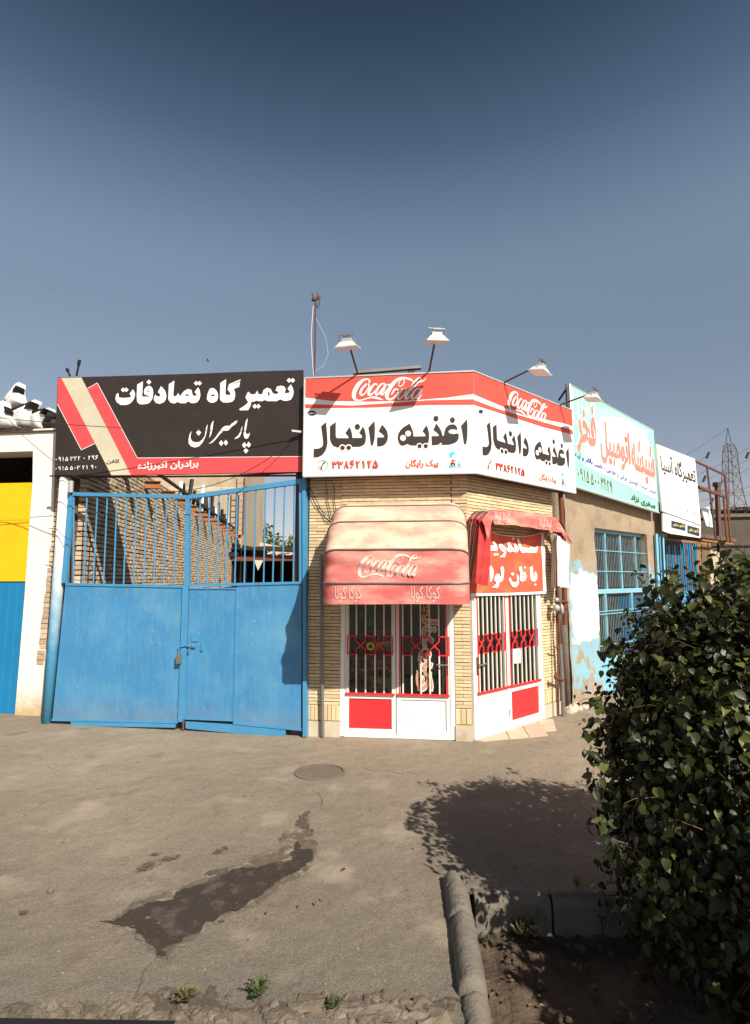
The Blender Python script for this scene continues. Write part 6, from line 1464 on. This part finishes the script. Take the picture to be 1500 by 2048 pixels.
# the hedge goes on towards the road, outside the picture, and shades this one's foot
h2 = thing('leafy_bush', 'next bush of the same planting, nearer the road and to the right', 'bush', Vector((3.3, 1.55, -.2)))
m = MB(); m.tube([Vector((3.3, 1.55, -.22)), Vector((3.3, 1.55, .9))], .04, 6, r2=.02); m.build('stem', K['bark'], h2)
m = MB()
for p, n, _ in bush([(Vector((3.05, 1.35, .85)), (1.22, .95, 1.2), 2.6, 1.2), (Vector((3.2, .2, .8)), (1.2, .8, 1.1), 2.5, .6)], 7500, .1, rnd):
    if p.z > -.15: put_leaf(m, p, leaf_frame(n, rnd), rnd.uniform(.08, .14))
o = m.build('foliage', K['leaf'], h2, True); tag(o, kind='stuff')
lt_ = MB(); lr = random.Random(21)
for i in range(135):
    if i < 110: y = lr.uniform(2.5, 3.65); q = Vector((edge_x(y) + .05 + lr.random() ** 1.3 * 1.4, y, -.185 + lr.uniform(0, .02)))
    else: q = G(lr.uniform(300, 1180), lr.uniform(1490, 1990)); q.z = .012
    if i >= 110 and q.x > edge_x(q.y) - .15 and q.y < ky + .1: continue
    put_leaf(lt_, q, (Vector((math.cos(i), math.sin(i), 0)), Vector((-math.sin(i), math.cos(i), .1)), Vector((0, 0, 1))), lr.uniform(.015, .04), .7, 1.5)
tag(lt_.build('fallen_leaves', K['leaf_litter']), 'dry fallen leaves in the planter and on the asphalt', kind='stuff')
def tree(base, h, r, label, n, sz, seed, group=None):
    rn = random.Random(seed); t = thing('tree', label, 'tree', base, group); m = MB(); tip = base + Vector((0, 0, h * .55)); m.tube([base, tip], .09, 6, r2=.05)
    m.build('trunk', K['bark'], t); cl = []; m = MB()
    for i in range(16):
        e_ = base + Vector((rn.gauss(0, r * .42), rn.gauss(0, r * .42), h * rn.uniform(.6, 1.0))); cl.append(e_); m.tube([base + Vector((0, 0, h * .5)), e_], .03, 4, r2=.01)
    m.build('limb', K['bark'], t); m = MB()
    for i in range(n):
        e_ = rn.choice(cl); p = e_ + Vector((rn.gauss(0, r * .16), rn.gauss(0, r * .16), rn.gauss(0, r * .15)))
        put_leaf(m, p, leaf_frame(Vector((0, -.3, .8)), rn), sz * rn.uniform(.6, 1.2))
    o = m.build('crown', K['leaf_far'], t, True); return t
a = D(512, 1070, 36); tree(Vector((a.x, 36, 0)), 5.4, 1.6, 'taller thin tree beyond the yard, left of the other', 900, .22, 3, 'trees beyond the yard')
a = D(552, 1085, 38); tree(Vector((a.x, 38, 0)), 4.6, 1.9, 'lower round tree beyond the yard, right of the tall one', 900, .22, 5, 'trees beyond the yard')
a = D(576, 1085, 60)
m = MB()
for zz in (0, 1.4, 2.8, 4.2): m.tube([Vector((a.x - .8, 60, zz)), Vector((a.x + .8, 60, zz + 1.4))], .06, 4); m.tube([Vector((a.x + .8, 60, zz)), Vector((a.x - .8, 60, zz + 1.4))], .06, 4)
m.tube([Vector((a.x - .8, 60, 0)), Vector((a.x - .8, 60, 5.6))], .08, 4); m.tube([Vector((a.x + .8, 60, 0)), Vector((a.x + .8, 60, 5.6))], .08, 4); m.tube([Vector((a.x - 3, 60, 5.2)), Vector((a.x + 3, 60, 5.2))], .06, 4)
tag(m.build('lattice_frame', K['steel_far'], loc=(a.x, 60, 0)), 'pale lattice frame far beyond the yard right of the trees', 'frame')

# ------------------------------------------------------------------ plastered shop to the right
gs = thing('plastered_shop', 'rough plastered shop with a faded blue base and white patch, right of the brick shop', 'shop', B.P(2.9, 0))
WO = -.06
bx = lambda u, v, o=WO: B.px(u, v, o)
wl, wr_ = bx(1194, 1150)[0], bx(1298, 1150)[0]; wt, wbz = (bx(1193, 1054)[1] + bx(1298, 1071)[1]) / 2, bx(1200, 1330)[1]
sS = bx(1136, 1200)[0]; sE = bx(1311, 1150)[0]; zt2 = 3.55
def wallgrid(name, fr, s0, s1, z0, z1, off, mat, parent, amp=.02, seed=0, dep=.3):
    m = MB(); nx = max(2, int((s1 - s0) / .07)); nz = max(2, int((z1 - z0) / .07))
    for j in range(nz + 1):
        for i in range(nx + 1):
            s_, z_ = s0 + (s1 - s0) * i / nx, z0 + (z1 - z0) * j / nz
            m.v.append(fr.P(s_, z_, off + amp * noise.noise(Vector((s_ * 1.7, z_ * 1.7, seed))) + amp * .3 * noise.noise(Vector((s_ * 8, z_ * 8, seed)))))
    for j in range(nz):
        for i in range(nx): q = j * (nx + 1) + i; m.f.append((q, q + 1, q + nx + 2, q + nx + 1)); m.m.append(0)
    m.box(fr, s0, s1, z0, z1, off - dep, off - .03); return m.build(name, mat, parent, True)
m1 = K['plaster']; mp = M('painted_plaster_pillar', (.34, .265, .185), .95, .12, 2.5, .9, 55, dirt=(.24, .18, .125), dscale=3, dlim=(.5, .72), bdist=.015)
N, L, b_ = nodes(mp)
# faded blue limewash below, a white square over it; both are coats of paint with worn edges
g_ = N.new('ShaderNodeNewGeometry'); sx_ = N.new('ShaderNodeSeparateXYZ'); L.new(g_.outputs['Position'], sx_.inputs[0])
nn_ = N.new('ShaderNodeTexNoise'); nn_.inputs['Scale'].default_value = 5; nn_.inputs['Detail'].default_value = 8; L.new(g_.outputs['Position'], nn_.inputs['Vector'])
def math_(op, a, b): 
    x = N.new('ShaderNodeMath'); x.operation = op
    for k, v in enumerate((a, b)):
        if isinstance(v, (int, float)): x.inputs[k].default_value = v
        else: L.new(v, x.inputs[k])
    return x.outputs[0]
def band(val, lo, hi, soft, amp):
    v = math_('ADD', val, math_('MULTIPLY', math_('SUBTRACT', nn_.outputs['Fac'], .5), amp))
    a = N.new('ShaderNodeMapRange'); a.inputs[1].default_value = lo - soft; a.inputs[2].default_value = lo + soft; L.new(v, a.inputs[0])
    c = N.new('ShaderNodeMapRange'); c.inputs[1].default_value = hi - soft; c.inputs[2].default_value = hi + soft; c.inputs[3].default_value = 1; c.inputs[4].default_value = 0; L.new(v, c.inputs[0])
    return math_('MULTIPLY', a.outputs[0], c.outputs[0])
sl_ = math_('ADD', math_('MULTIPLY', sx_.outputs['X'], B.d.x), math_('MULTIPLY', sx_.outputs['Y'], B.d.y)); base_s = B.o.dot(B.d)
def lay_(old, fac, col):
    x = N.new('ShaderNodeMix'); x.data_type = 'RGBA'; L.new(fac, x.inputs[0]); L.new(old, x.inputs[6]); x.inputs[7].default_value = (*col, 1); return x.outputs[2]
old = b_.inputs['Base Color'].links[0].from_socket
zb0, zb1_ = bx(1160, 1400)[1], bx(1160, 1131)[1]; zw0, zw1 = bx(1165, 1281)[1], bx(1165, 1148)[1]; sw0, sw1 = bx(1143, 1200)[0], bx(1196, 1200)[0]; sb_ = bx(1134, 1200)[0]
worn = N.new('ShaderNodeMapRange'); worn.inputs[1].default_value = .60; worn.inputs[2].default_value = .50; L.new(nn_.outputs['Fac'], worn.inputs[0])
blue = math_('MULTIPLY', math_('MULTIPLY', band(sx_.outputs['Z'], .22, zb1_, .08, .7), band(sl_, base_s + sb_ + .06, base_s + 9, .05, .3)), worn.outputs[0])
col = lay_(old, blue, (.24, .43, .52))
white = math_('MULTIPLY', band(sx_.outputs['Z'], zw0, zw1, .03, .55), band(sl_, base_s + sw0, base_s + sw1 - .02, .03, .35))
col = lay_(col, white, (.80, .78, .72)); L.new(col, b_.inputs['Base Color'])
wallgrid('pillar', B, sS, wl, 0, zt2, WO, mp, gs, .03, 2)
wallgrid('lintel', B, wl + .001, sE + .75, wt, zt2, WO, m1, gs, .015, 5)
m = MB(); pst0 = bx(1297, 1150)[0]; m.box(B, pst0, bx(1309.5, 1150)[0], 0, wt, WO - .2, WO + .01); m.build('corner_post', mp, gs)
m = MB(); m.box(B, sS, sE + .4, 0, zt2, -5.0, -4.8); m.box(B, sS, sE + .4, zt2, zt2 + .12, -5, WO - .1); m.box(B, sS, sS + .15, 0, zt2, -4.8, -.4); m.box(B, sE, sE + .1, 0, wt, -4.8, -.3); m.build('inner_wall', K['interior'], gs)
fl_ = MB()
# heap of plaster at the foot
m = MB()
for i in range(14): u = 1138 + i * 3.2; q = G(u, 1424 - i * .9 + random.uniform(-1, 3)); m.blob((q.x, q.y, .02), (.07, .06, .05 + .04 * (i < 6)), 8, .6, i)
tag(m.build('plaster_rubble', K['plinth']), 'crumbled plaster and a cable end heaped at the foot of the plastered pillar', 'rubble')
# window with grille
win = thing('shop_window', 'tall light blue steel window with a grille of thin bars in the plastered shop', 'window', B.P((wl + wr_) / 2, bx(1200, 1330)[1], WO))
zr = (bx(1197, 1181)[1] + bx(1300, 1178)[1]) / 2; wq = WO - .10
def wb_(name, s0, s1, z0, z1, o0, o1, mat, par=None): m = MB(); m.box(B, s0, s1, z0, z1, o0, o1); return m.build(name, K[mat], par or win)
zbot = .62
up = wb_('upper_frame', wl + .002, wr_ - .002, wt - .06, wt - .005, wq - .03, wq + .02, 'ltblue'); lo = wb_('mid_rail', wl + .002, sE - .03, zr - .06, zr + .02, wq - .03, wq + .03, 'ltblue')
for u in (1221.5, 1251.5, 1281): s_ = bx(u, 1120)[0]; wb_('mullion', s_ - .022, s_ + .022, zr + .02, wt - .06, wq - .02, wq + .02, 'ltblue', up)
for u in (1222, 1275, 1312): s_ = bx(u, 1230)[0]; wb_('mullion', s_ - .03, s_ + .03, zbot, zr - .06, wq - .02, wq + .02, 'ltblue', lo)
wb_('sill', wl + .002, sE - .03, zbot - .10, zbot, wq - .05, wq + .06, 'ltblue')
wb_('apron_panel', wl + .002, sE - .03, 0, zbot - .10, wq - .05, wq + .0, 'ltblue'); wb_('pane', wl, wr_, zr + .02, wt - .06, wq - .008, wq - .002, 'glass', up); wb_('pane', wl, sE - .03, zbot, zr - .06, wq - .008, wq - .002, 'glass', lo)
sx0 = wl + .05; nb = 34
for k in range(nb):
    x = sx0 + (wr_ - .05 - sx0) * k / (nb - 1); m = MB(); m.tube([B.P(x, zr + .05, wq + .05), B.P(x, wt - .12 - .03 * (k % 2), wq + .05)], .0045, 4); m.build('grille_bar', K['grille'], win)
for k in range(nb + 4):
    x = sx0 + (sE - .06 - sx0) * k / (nb + 3); m = MB(); m.tube([B.P(x, zbot + .05, wq + .05), B.P(x, zr - .12, wq + .05)], .005, 4); m.build('grille_bar', K['grille'] if k < 14 else K['gate_blue2'], win)
for z_, s1_ in ((wt - .38, wr_), (zr + .33, wr_), (zr - .36, sE - .04), (zbot + .75, sE - .04), (zbot + .22, sE - .04)):
    m = MB(); m.tube([B.P(wl - .02, z_, wq + .06), B.P(s1_, z_, wq + .06)], .009, 4); m.build('grille_rail', K['ltblue'], win)
# posters and writing behind the lower glass
m = MB(); s_ = bx(1199, 1250)[0]; m.box(B, wl + .03, bx(1220, 1230)[0], zbot + .1, zr - .1, wq - .05, wq - .03); pz = m.build('poster', K['pale' if False else 'cream_print']); tag(pz, 'pale green paper poster behind the lower left glass of the blue window', 'poster')
m = MB(); m.box(B, bx(1226, 1230)[0], bx(1272, 1230)[0], zbot + .1, zr - .15, wq - .09, wq - .07); o = m.build('board', K['bright_blue']); tag(o, 'dark blue board with pink handwriting behind the lower window', 'board')
m = MB(); r_ = rpx(B, wq - .06, 1229, 1228, 1270, 1205); text_into(m, lambda x, y, o=0: B.P(x, y, wq - .065 + o), shape('شیشه بری'), *r_, .02); m.build('handwriting', K['pink_text'], o)
m = MB(); m.box(B, wl, sE - .05, zr + .05, wt - .1, wq - .6, wq - .58); tag(m.build('dark_backing', K['interior']), 'dark backing behind the upper panes of the blue window', 'curtain')  # plain dark sheet behind the upper panes

# green sign
GO = .10
gsn = thing('green_glass_sign', 'mint green and white sign with big faded red Persian lettering beside the corner sign', 'sign', B.P(4.4, 3.4, GO))
gc = [(1140, 769), (1306, 860), (1318, 1026), (1152, 974)]
gs0 = B.px(1143, 870, GO)[0]; gs1 = B.px(1312, 940, GO)[0]
gz = [B.px(*p, GO)[1] for p in gc]; gzt0, gzt1, gzb1, gzb0 = gz
def gm(a, b, o=0.0): zt_ = gzt0 + (gzt1 - gzt0) * a; zb_ = gzb0 + (gzb1 - gzb0) * a; return B.P(gs0 + (gs1 - gs0) * a, zb_ + (zt_ - zb_) * b, GO + o)
def gm2(a, b, o=0.0):                              # a measured along the picture
    return gm(a, b, o)
m = MB()
for o_a, o_b in ((-.05, 0),): m.hexa([gm(0, 0, 0), gm(1, 0, 0), gm(1, 0, -.05), gm(0, 0, -.05), gm(0, 1, 0), gm(1, 1, 0), gm(1, 1, -.05), gm(0, 1, -.05)])
m.build('board', K['letter_white'], gsn)
m = MB(); m.sheet(lambda x, y: gm(x, y, .002), [[(0, 0), (1, 0), (1, .16), (0, .26)]]); m.sheet(lambda x, y: gm(x, y, .002), [[(0, .26), (.05, .30), (.07, .60), (.15, .82), (.26, .93), (.5, .985), (1, .97), (1, 1), (0, 1)]]); m.sheet(lambda x, y: gm(x, y, .002), [[(.93, .97), (.90, .88), (.955, .70), (.985, .40), (.985, .2), (1, .16), (1, .97)]])
m.build('green_field', K['teal_print'], gsn)
m = MB(); m.sheet(lambda x, y: gm(x, y, .0012), [[(0, .26), (.12, .25), (.13, .5), (.24, .72), (.34, .86), (.6, .95), (1, .93), (1, 1), (0, 1)]]); m.build('pale_field', K['teal_pale'], gsn)
m = MB()
for k in range(5): m.ribbon(lambda x, y, o=0: gm(x, y, .0035 + o), [(.03 + k * .045, .62 + k * .05, .006), (.03 + k * .045, .98, .006)], k * .0003)
for k in range(4): m.ribbon(lambda x, y, o=0: gm(x, y, .0055 + o), [(.0, .64 + k * .095, .008), (.06 + k * .07, .64 + k * .095, .008)])
m.build('grid_lines', K['letter_white'], gsn)
m = MB(); mw = MB()
for word, a0, a1, b0, b1, o2 in (('فخر', .045, .25, .34, .90, .035), ('اتومبیل', .29, .645, .34, .80, .03), ('شیشه', .66, .975, .30, .78, .03)):
    text_into(m, lambda x, y, o=0: gm(x, y, .009 + o), shape(word), a0, b0, a1 - a0, b1 - b0, o2); text_into(mw, lambda x, y, o=0: gm(x, y, .005 + o), shape(word), a0 - .006, b0 - .01, a1 - a0 + .012, b1 - b0 + .02, o2 + .02)
m.build('name_lettering', K['pink_text'], gsn)
m = MB(); text_into(m, lambda x, y, o=0: gm(x, y - .085 * x, .006 + o), shape('فروش شیشه اتومبیل ایرانی و خارجی - تعمیر بالابر و آینه'), .02, .285, .95, .075, .02); m.build('blue_lettering', K['blue_text'], gsn)
m = MB(); digits(mw, lambda x, y, o=0: gm(x, y - .085 * x, .0035 + o), '0915 500 3429', .03, .085, .37, .125, .0052, .005); digits(m, lambda x, y, o=0: gm(x, y - .085 * x, .008 + o), '0915 500 3429', .03, .085, .37, .125, .0052)
m.build('number_lettering', K['letter_dark'], gsn); m = MB(); text_into(m, lambda x, y, o=0: gm(x, y - .06 * x, .008 + o), shape('صفری نژاد'.replace('ژ', 'ز')), .62, .07, .33, .09, .03); m.build('owner_lettering', K['letter_dark'], gsn); mw.build('lettering_outline', K['letter_white'], gsn)
m = MB(); m.tube([gm(0, 0, .01), gm(0, 1, .01)], .02, 4); m.tube([gm(0, 0, .01), gm(1, 0, .01)], .014, 4); m.tube([gm(0, 1, .0), gm(1, 1, .0)], .010, 4); m.build('edge_trim', K['alu'], gsn)
m = MB(); m.tube([B.P(*B.px(1118, 800, -.3), -.3), gm(0, .96, -.05)], .02, 5); m.tube([gm(.02, 0, -.08), gm(.02, 1.02, -.08)], .03, 5); m.build('brace', K['brown_metal'], gsn)

# white sign of the next garage
wsn = thing('white_garage_sign', 'plain white garage sign with thin black Persian lettering, rightmost in the row', 'sign', B.P(7.6, 3.0, .1))
wc = [(1314, 889), (1391, 920), (1403, 1056), (1326, 1060)]; wo = .15
wc = [(1313, 888), (1390, 918), (1402, 1050), (1325, 1022)]
w4 = [B.px(*p, wo) for p in wc]
def wmm(a, b, o=0.0):
    t0, t1 = w4[3][0] + (w4[0][0] - w4[3][0]) * b, w4[2][0] + (w4[1][0] - w4[2][0]) * b; z0_, z1_ = w4[3][1] + (w4[0][1] - w4[3][1]) * b, w4[2][1] + (w4[1][1] - w4[2][1]) * b
    return B.P(t0 + (t1 - t0) * a, z0_ + (z1_ - z0_) * a, wo + o)
m = MB(); m.hexa([wmm(0, 0), wmm(1, 0), wmm(1, 0, -.04), wmm(0, 0, -.04), wmm(0, 1), wmm(1, 1), wmm(1, 1, -.04), wmm(0, 1, -.04)]); m.build('board', K['letter_white'], wsn)
m = MB(); text_into(m, lambda x, y, o=0: wmm(x, y, .003 + o), shape('تعمیرگاه آسیا'), .06, .56, .90, .32, .02); m.build('name_lettering', K['letter_dark'], wsn); m = MB()
for x in (.35, .62, .82): m.ribbon(lambda a, b, o=0: wmm(a, b, .003 + o), [(x, .1, .005), (x + .02, .16, .008), (x + .03, .08, .006)])
for x in (.1, .16, .22, .28): m.ribbon(lambda a, b, o=0: wmm(a, b, .003 + o), [(x, .15, .005), (x + .03, .16, .005)])
tag(m.build('small_print', K['letter_dark'], wsn), kind='stuff')
m = MB(); lw = [B.px(*p, wo - .02) for p in [(1326, 1026), (1402, 1052), (1401, 1076), (1340, 1067), (1327, 1062)]]; m.prism(B, lw, wo - .05, wo - .02); l2 = m.build('lower_board', K['letter_white'], wsn)
for (u0, v0), (u1, v1) in (((1343, 1041), (1371, 1058)), ((1375, 1050), (1399, 1069))):
    m = MB(); o3 = wo - .015; pq = [B.px(u0, v0, o3), B.px(u1, v0 + 7, o3), B.px(u1, v1 + 4, o3), B.px(u0, v1 - 3, o3)]; m.prism(B, pq, wo - .019, o3); pl_ = m.build('notice_plate', K['navy'], wsn)
    m = MB(); f4 = lambda x, y, o=0: B.P(*B.px(u0 + (u1 - u0) * x, v1 - 1 - y * (v1 - v0 - 4) + 5 * x - 3, o3), o3 + .003 + o); text_into(m, f4, shape('باتری سازی'), .1, .2, .8, .5, .03); m.build('lettering', K['yellow_text'], pl_)
# the garage behind it: blue barred gate, brown bars, tan wall
ng = thing('barred_garage_front', 'blue and brown barred garage front with a sheet lower half, mostly behind the bush', 'gate', B.P(8, 0, -.3))
o5 = -.3
def bq(name, pts, mat, d=.05, par=None, off=o5): m = MB(); m.prism(B, [B.px(u, v, off) for u, v in pts], off - d, off); return m.build(name, K[mat], par or ng)
bq('top_rail', [(1325, 1075), (1420, 1086), (1420, 1090), (1325, 1080)], 'rust_orange'); bq('sheet', [(1330, 1188), (1440, 1175), (1440, 1330), (1330, 1360)], 'gate_blue2', .03)
for k in range(17):
    u = 1333 + k * 3.9; m = MB(); a, b2 = B.px(u + 6, 1182, o5), B.px(u, 1077 + k * .45, o5); m.tube([B.P(*a, o5 - .02), B.P(*b2, o5 - .02)], .018 if k % 3 else .025, 4); m.build('bar', K['rust'] if k % 3 == 1 else K['bright_blue'], ng)
bq('post', [(1394, 1083), (1401, 1084), (1402, 1180), (1395, 1180)], 'timber', .08); 
for k in range(7): u = 1405 + k * 2.6; m = MB(); m.tube([B.P(*B.px(u, 1175, o5), o5), B.P(*B.px(u, 1086, o5), o5)], .015, 4); m.build('bar', K['timber'], ng)
for u0, u1 in ((1312, 1316.5), (1318, 1322), (1325, 1328)):
    m = MB(); a, b2 = B.px(u0, 1068, .0), B.px(u0 + 8, 1250, .0); m.tube([B.P(*b2, 0), B.P(*a, 0)], .04 if u0 == 1312 else .03, 6); m.build('frame_tube', K['ltblue' if u0 != 1318 else 'gate_blue2'], ng)
m = MB(); wp = [(1322, 1127), (1345, 1122), (1365, 1112), (1380, 1099), (1392, 1086)]; m.tube([B.P(*B.px(u, v, o5 - .3), o5 - .3) for u, v in wp], .05, 6); tag(m.build('light_streak_tube', K['bar_cream'], loc=B.P(7, 2.3, -.6)), 'white slack strap hanging inside the barred garage front', 'light streak')  # cream tube put in for a streak of light behind the bars
m = MB(); m.box(B, sE + .6, 12.5, 0, 3.0, -2.4, -2.2); m.box(B, sE + .5, 12.5, 3.0, 3.1, -2.4, -.35); m.build('back_wall', K['interior'], ng)
# blue painted panel with white scribbles glimpsed through the bush
m = MB()
for k, (u, v) in enumerate([(1338, 1210), (1345, 1222), (1352, 1235), (1410, 1215), (1425, 1228)]): m.ribbon(onf(B, o5 + .006), [(u, v, 3), (u + 5, v + 6, 3), (u + 12, v + 2, 3)], k * .0004)
m.build('scribble', K['letter_white'], ng)
tw = thing('tan_wall', 'tan plaster wall at the end of the row beyond the barred front', 'wall', B.P(11, 0, -.3))
bq('wall', [(1421, 1098), (1448, 1109), (1449, 1330), (1421, 1330)], 'tan_plaster', .25, tw, -.28)
# rusty steel frame standing above
rf_ = thing('rusty_sign_frame', 'empty rusty steel sign frame beside the white garage sign', 'frame', B.P(10, 2.8, -.1))
fo = -.1
def ft(a, b2, r, mat='rust', off=fo): m = MB(); m.tube([B.P(*B.px(*a, off), off), B.P(*B.px(*b2, off), off)], r, 4); m.build('tube', K[mat], rf_)
ft((1390, 922), (1452, 951), .028); ft((1450, 951), (1462, 1086), .03); ft((1414, 935), (1432, 1082), .022, 'brown_metal'); ft((1397, 974), (1448, 993), .045); ft((1447, 992), (1455, 1086), .03); ft((1403, 1080), (1466, 1088), .03, 'rust_orange'); ft((1400, 983), (1453, 981), .016, 'brown_metal')
m = MB(); m.tube([B.P(*B.px(1434, 968, -.6), -.6), B.P(*B.px(1447, 1300, -.6), -.6)], .075, 6); m.tube([B.P(*B.px(1430, 969, -.6), -.6), B.P(*B.px(1438, 969, -.6), -.6)], .09, 4); tag(m.build('steel_column', K['brown_metal'], loc=B.P(11, 0, -.6)), 'thick dark steel column behind the empty rusty frame', 'column')
m = MB(); fo2 = -.5; m.prism(B, [B.px(*p, fo2) for p in [(1403, 1018), (1418, 1013), (1421, 1024), (1430, 1056), (1413, 1052)]], -.53, -.5); tag(m.build('torn_poster', K['sky_print']), 'torn pale blue and white poster sheet right of the white garage sign', 'poster')
# wall beyond with vines on it, its shade put into the dark colour
dw = thing('shaded_cement_wall', 'cement wall in a shade-dark grey with vines on top at the right edge', 'wall', D(1470, 1150, 17))
a, b2 = D(1405, 1200, 17), D(1640, 1200, 17); DW = Fr((a.x, 17), (b2.x, 16.2))
m = MB(); zt3 = D(1450, 1036, 17).z; m.box(DW, 0, DW.L, 0, zt3, -.4, 0); m.build('wall', K['shaded_wall'], dw)
m = MB(); m.box(DW, -.1, DW.L, zt3, zt3 + .1, -.5, .08); m.build('coping', K['concrete'], dw); m = MB(); zz = D(1450, 1092, 17).z; m.box(DW, 0, DW.L, zz - .04, zz, 0.001, .03); m.build('band', K['near_black'], dw)
m = MB(); rn = random.Random(5)
for i in range(90):
    s_ = rn.uniform(.3, DW.L); p = [DW.P(s_ + rn.gauss(0, .25) * k, zt3 + .1 + rn.uniform(0, .22) * (1 if k else 0), -.2 + rn.gauss(0, .15)) for k in range(4)]; m.tube(p, .018, 3)
tag(m.build('dry_vines', K['bark']), 'tangle of dry vines along the top of the shaded cement wall', kind='stuff')
# pylon far off
px_ = 130.0; base = D(1470, 1155, px_); tp = D(1456, 856, px_); cx0 = D(1457, 1000, px_).x; py = thing('power_pylon', 'tall steel lattice power pylon far off at the right edge', 'pylon', Vector((cx0 + 1, px_, 0)))
def PX(u, v, dy=0): q = D(u, v, px_); return Vector((q.x, px_ + dy, q.z))
m = MB()
levels = [(1036, 1442, 1487), (1010, 1447, 1481), (985, 1449, 1477), (962, 1450.5, 1474), (945, 1451, 1472), (922, 1451, 1470), (902, 1451, 1468), (888, 1452, 1463)]
body = [(PX(1432, 1158), PX(1500, 1158))] + [(PX(a_, v), PX(b_2, v)) for v, a_, b_2 in levels]
for (a0_, b0_), (a1_, b1_) in zip(body, body[1:]):
    d0, d1 = (b0_.x - a0_.x) * .5, (b1_.x - a1_.x) * .5
    c4 = [a0_ + Vector((0, -d0, 0)), b0_ + Vector((0, -d0, 0)), b0_ + Vector((0, d0, 0)), a0_ + Vector((0, d0, 0))]; t4 = [a1_ + Vector((0, -d1, 0)), b1_ + Vector((0, -d1, 0)), b1_ + Vector((0, d1, 0)), a1_ + Vector((0, d1, 0))]
    for k in range(4):
        m.tube([c4[k], t4[k]], .10, 3); m.tube([c4[k], t4[(k + 1) % 4]], .055, 3); m.tube([c4[(k + 1) % 4], t4[k]], .055, 3); m.tube([t4[k], t4[(k + 1) % 4]], .05, 3)
for c_ in (PX(1452, 888), PX(1463, 888)): m.tube([c_, PX(1455.5, 856)], .09, 3)
m.build('mast', K['steel_far'], py)
for v, ul, ur in ((901, 1420, 1501), (946, 1445, 1520), (991, 1432, 1515)):
    m = MB(); m.tube([PX(ul, v), PX(ur, v)], .10, 3); m.tube([PX(ul, v), PX(1456, v - 15)], .08, 3); m.tube([PX(1462, v - 15), PX(ur, v)], .08, 3); m.tube([PX(ul, v), PX(1451, v + 0), PX(1453, v - 7)], .05, 3); m.build('cross_arm', K['steel_far'], py)
for u, v in ((1418, 905), (1497, 905), (1411, 952), (1426, 997)):
    m = MB(); a_ = PX(u, v); m.tube([a_, a_ + Vector((-.7, 0, -1.4))], .30, 6); m.build('insulator', K['cable'], py)
def longwire(a, b, sag, r, label):
    pts = [a.lerp(b, t / 14) - Vector((0, 0, sag * 4 * (t / 14) * (1 - t / 14))) for t in range(15)]; m = MB(); m.tube(pts, r, 3); tag(m.build('power_line', K['steel_far'], loc=a), label, 'power line', 'power lines of the far pylon')
for i, (u, v, u2, v2, lb) in enumerate([(1455, 856, 1340, 925, 'topmost power line reaching the pylon tip from the left'), (1412, 912, 1380, 925, 'power line from the upper left insulator'), (1501, 893, 1380, 955, 'power line crossing behind the upper arm'), (1520, 905, 1380, 972, 'power line crossing just below the upper arm'), (1520, 925, 1385, 985, 'power line crossing between the two upper arms'), (1530, 960, 1385, 1005, 'lowest power line crossing the pylon'), (1455, 856, 1560, 822, 'topmost power line leaving the pylon tip to the right')]):
    longwire(PX(u, v), D(u2, v2, 150), .6, .045, lb)
# birds
def bird(u, v, dist, sp_, label, src=None):
    p = D(u, v, dist)
    if src is None:
        t = thing('bird', label, 'bird', p, 'small birds in the sky'); m = MB(); m.blob(p, (sp_ * .22, sp_ * .10, sp_ * .09), 8); m.blob(p + Vector((sp_ * .22, 0, sp_ * .04)), (sp_ * .07,) * 3, 6); m.add([p + Vector((-sp_ * .18, -.01, 0)), p + Vector((-sp_ * .36, -sp_ * .05, 0)), p + Vector((-sp_ * .36, sp_ * .05, 0))], [(0, 1, 2)])
        m.build('body', K['rust'], t)
        for s_ in (-1, 1): m = MB(); m.add([p + Vector((sp_ * .1, 0, .02)), p + Vector((-sp_ * .1, 0, .02)), p + Vector((-sp_ * .12, s_ * sp_ * .35, sp_ * .22)), p + Vector((sp_ * .02, s_ * sp_ * .42, sp_ * .26))], [(0, 1, 2, 3)]); m.build('wing', K['soil'], t)
        return t
    r = src.copy(); COL.objects.link(r); r.location = p; r['label'] = label; r.scale = (sp_,) * 3
    for ch in list(src.children): c_ = ch.copy(); COL.objects.link(c_); c_.parent = r
    return r
bd = bird(416, 722, 25, .30, 'brown bird in the sky above the middle of the black sign'); bird(107, 578, 40, .7, 'tiny bird high at the left of the sky', bd); bird(670, 596, 40, .6, 'tiny bird beside the top of the antenna', bd)
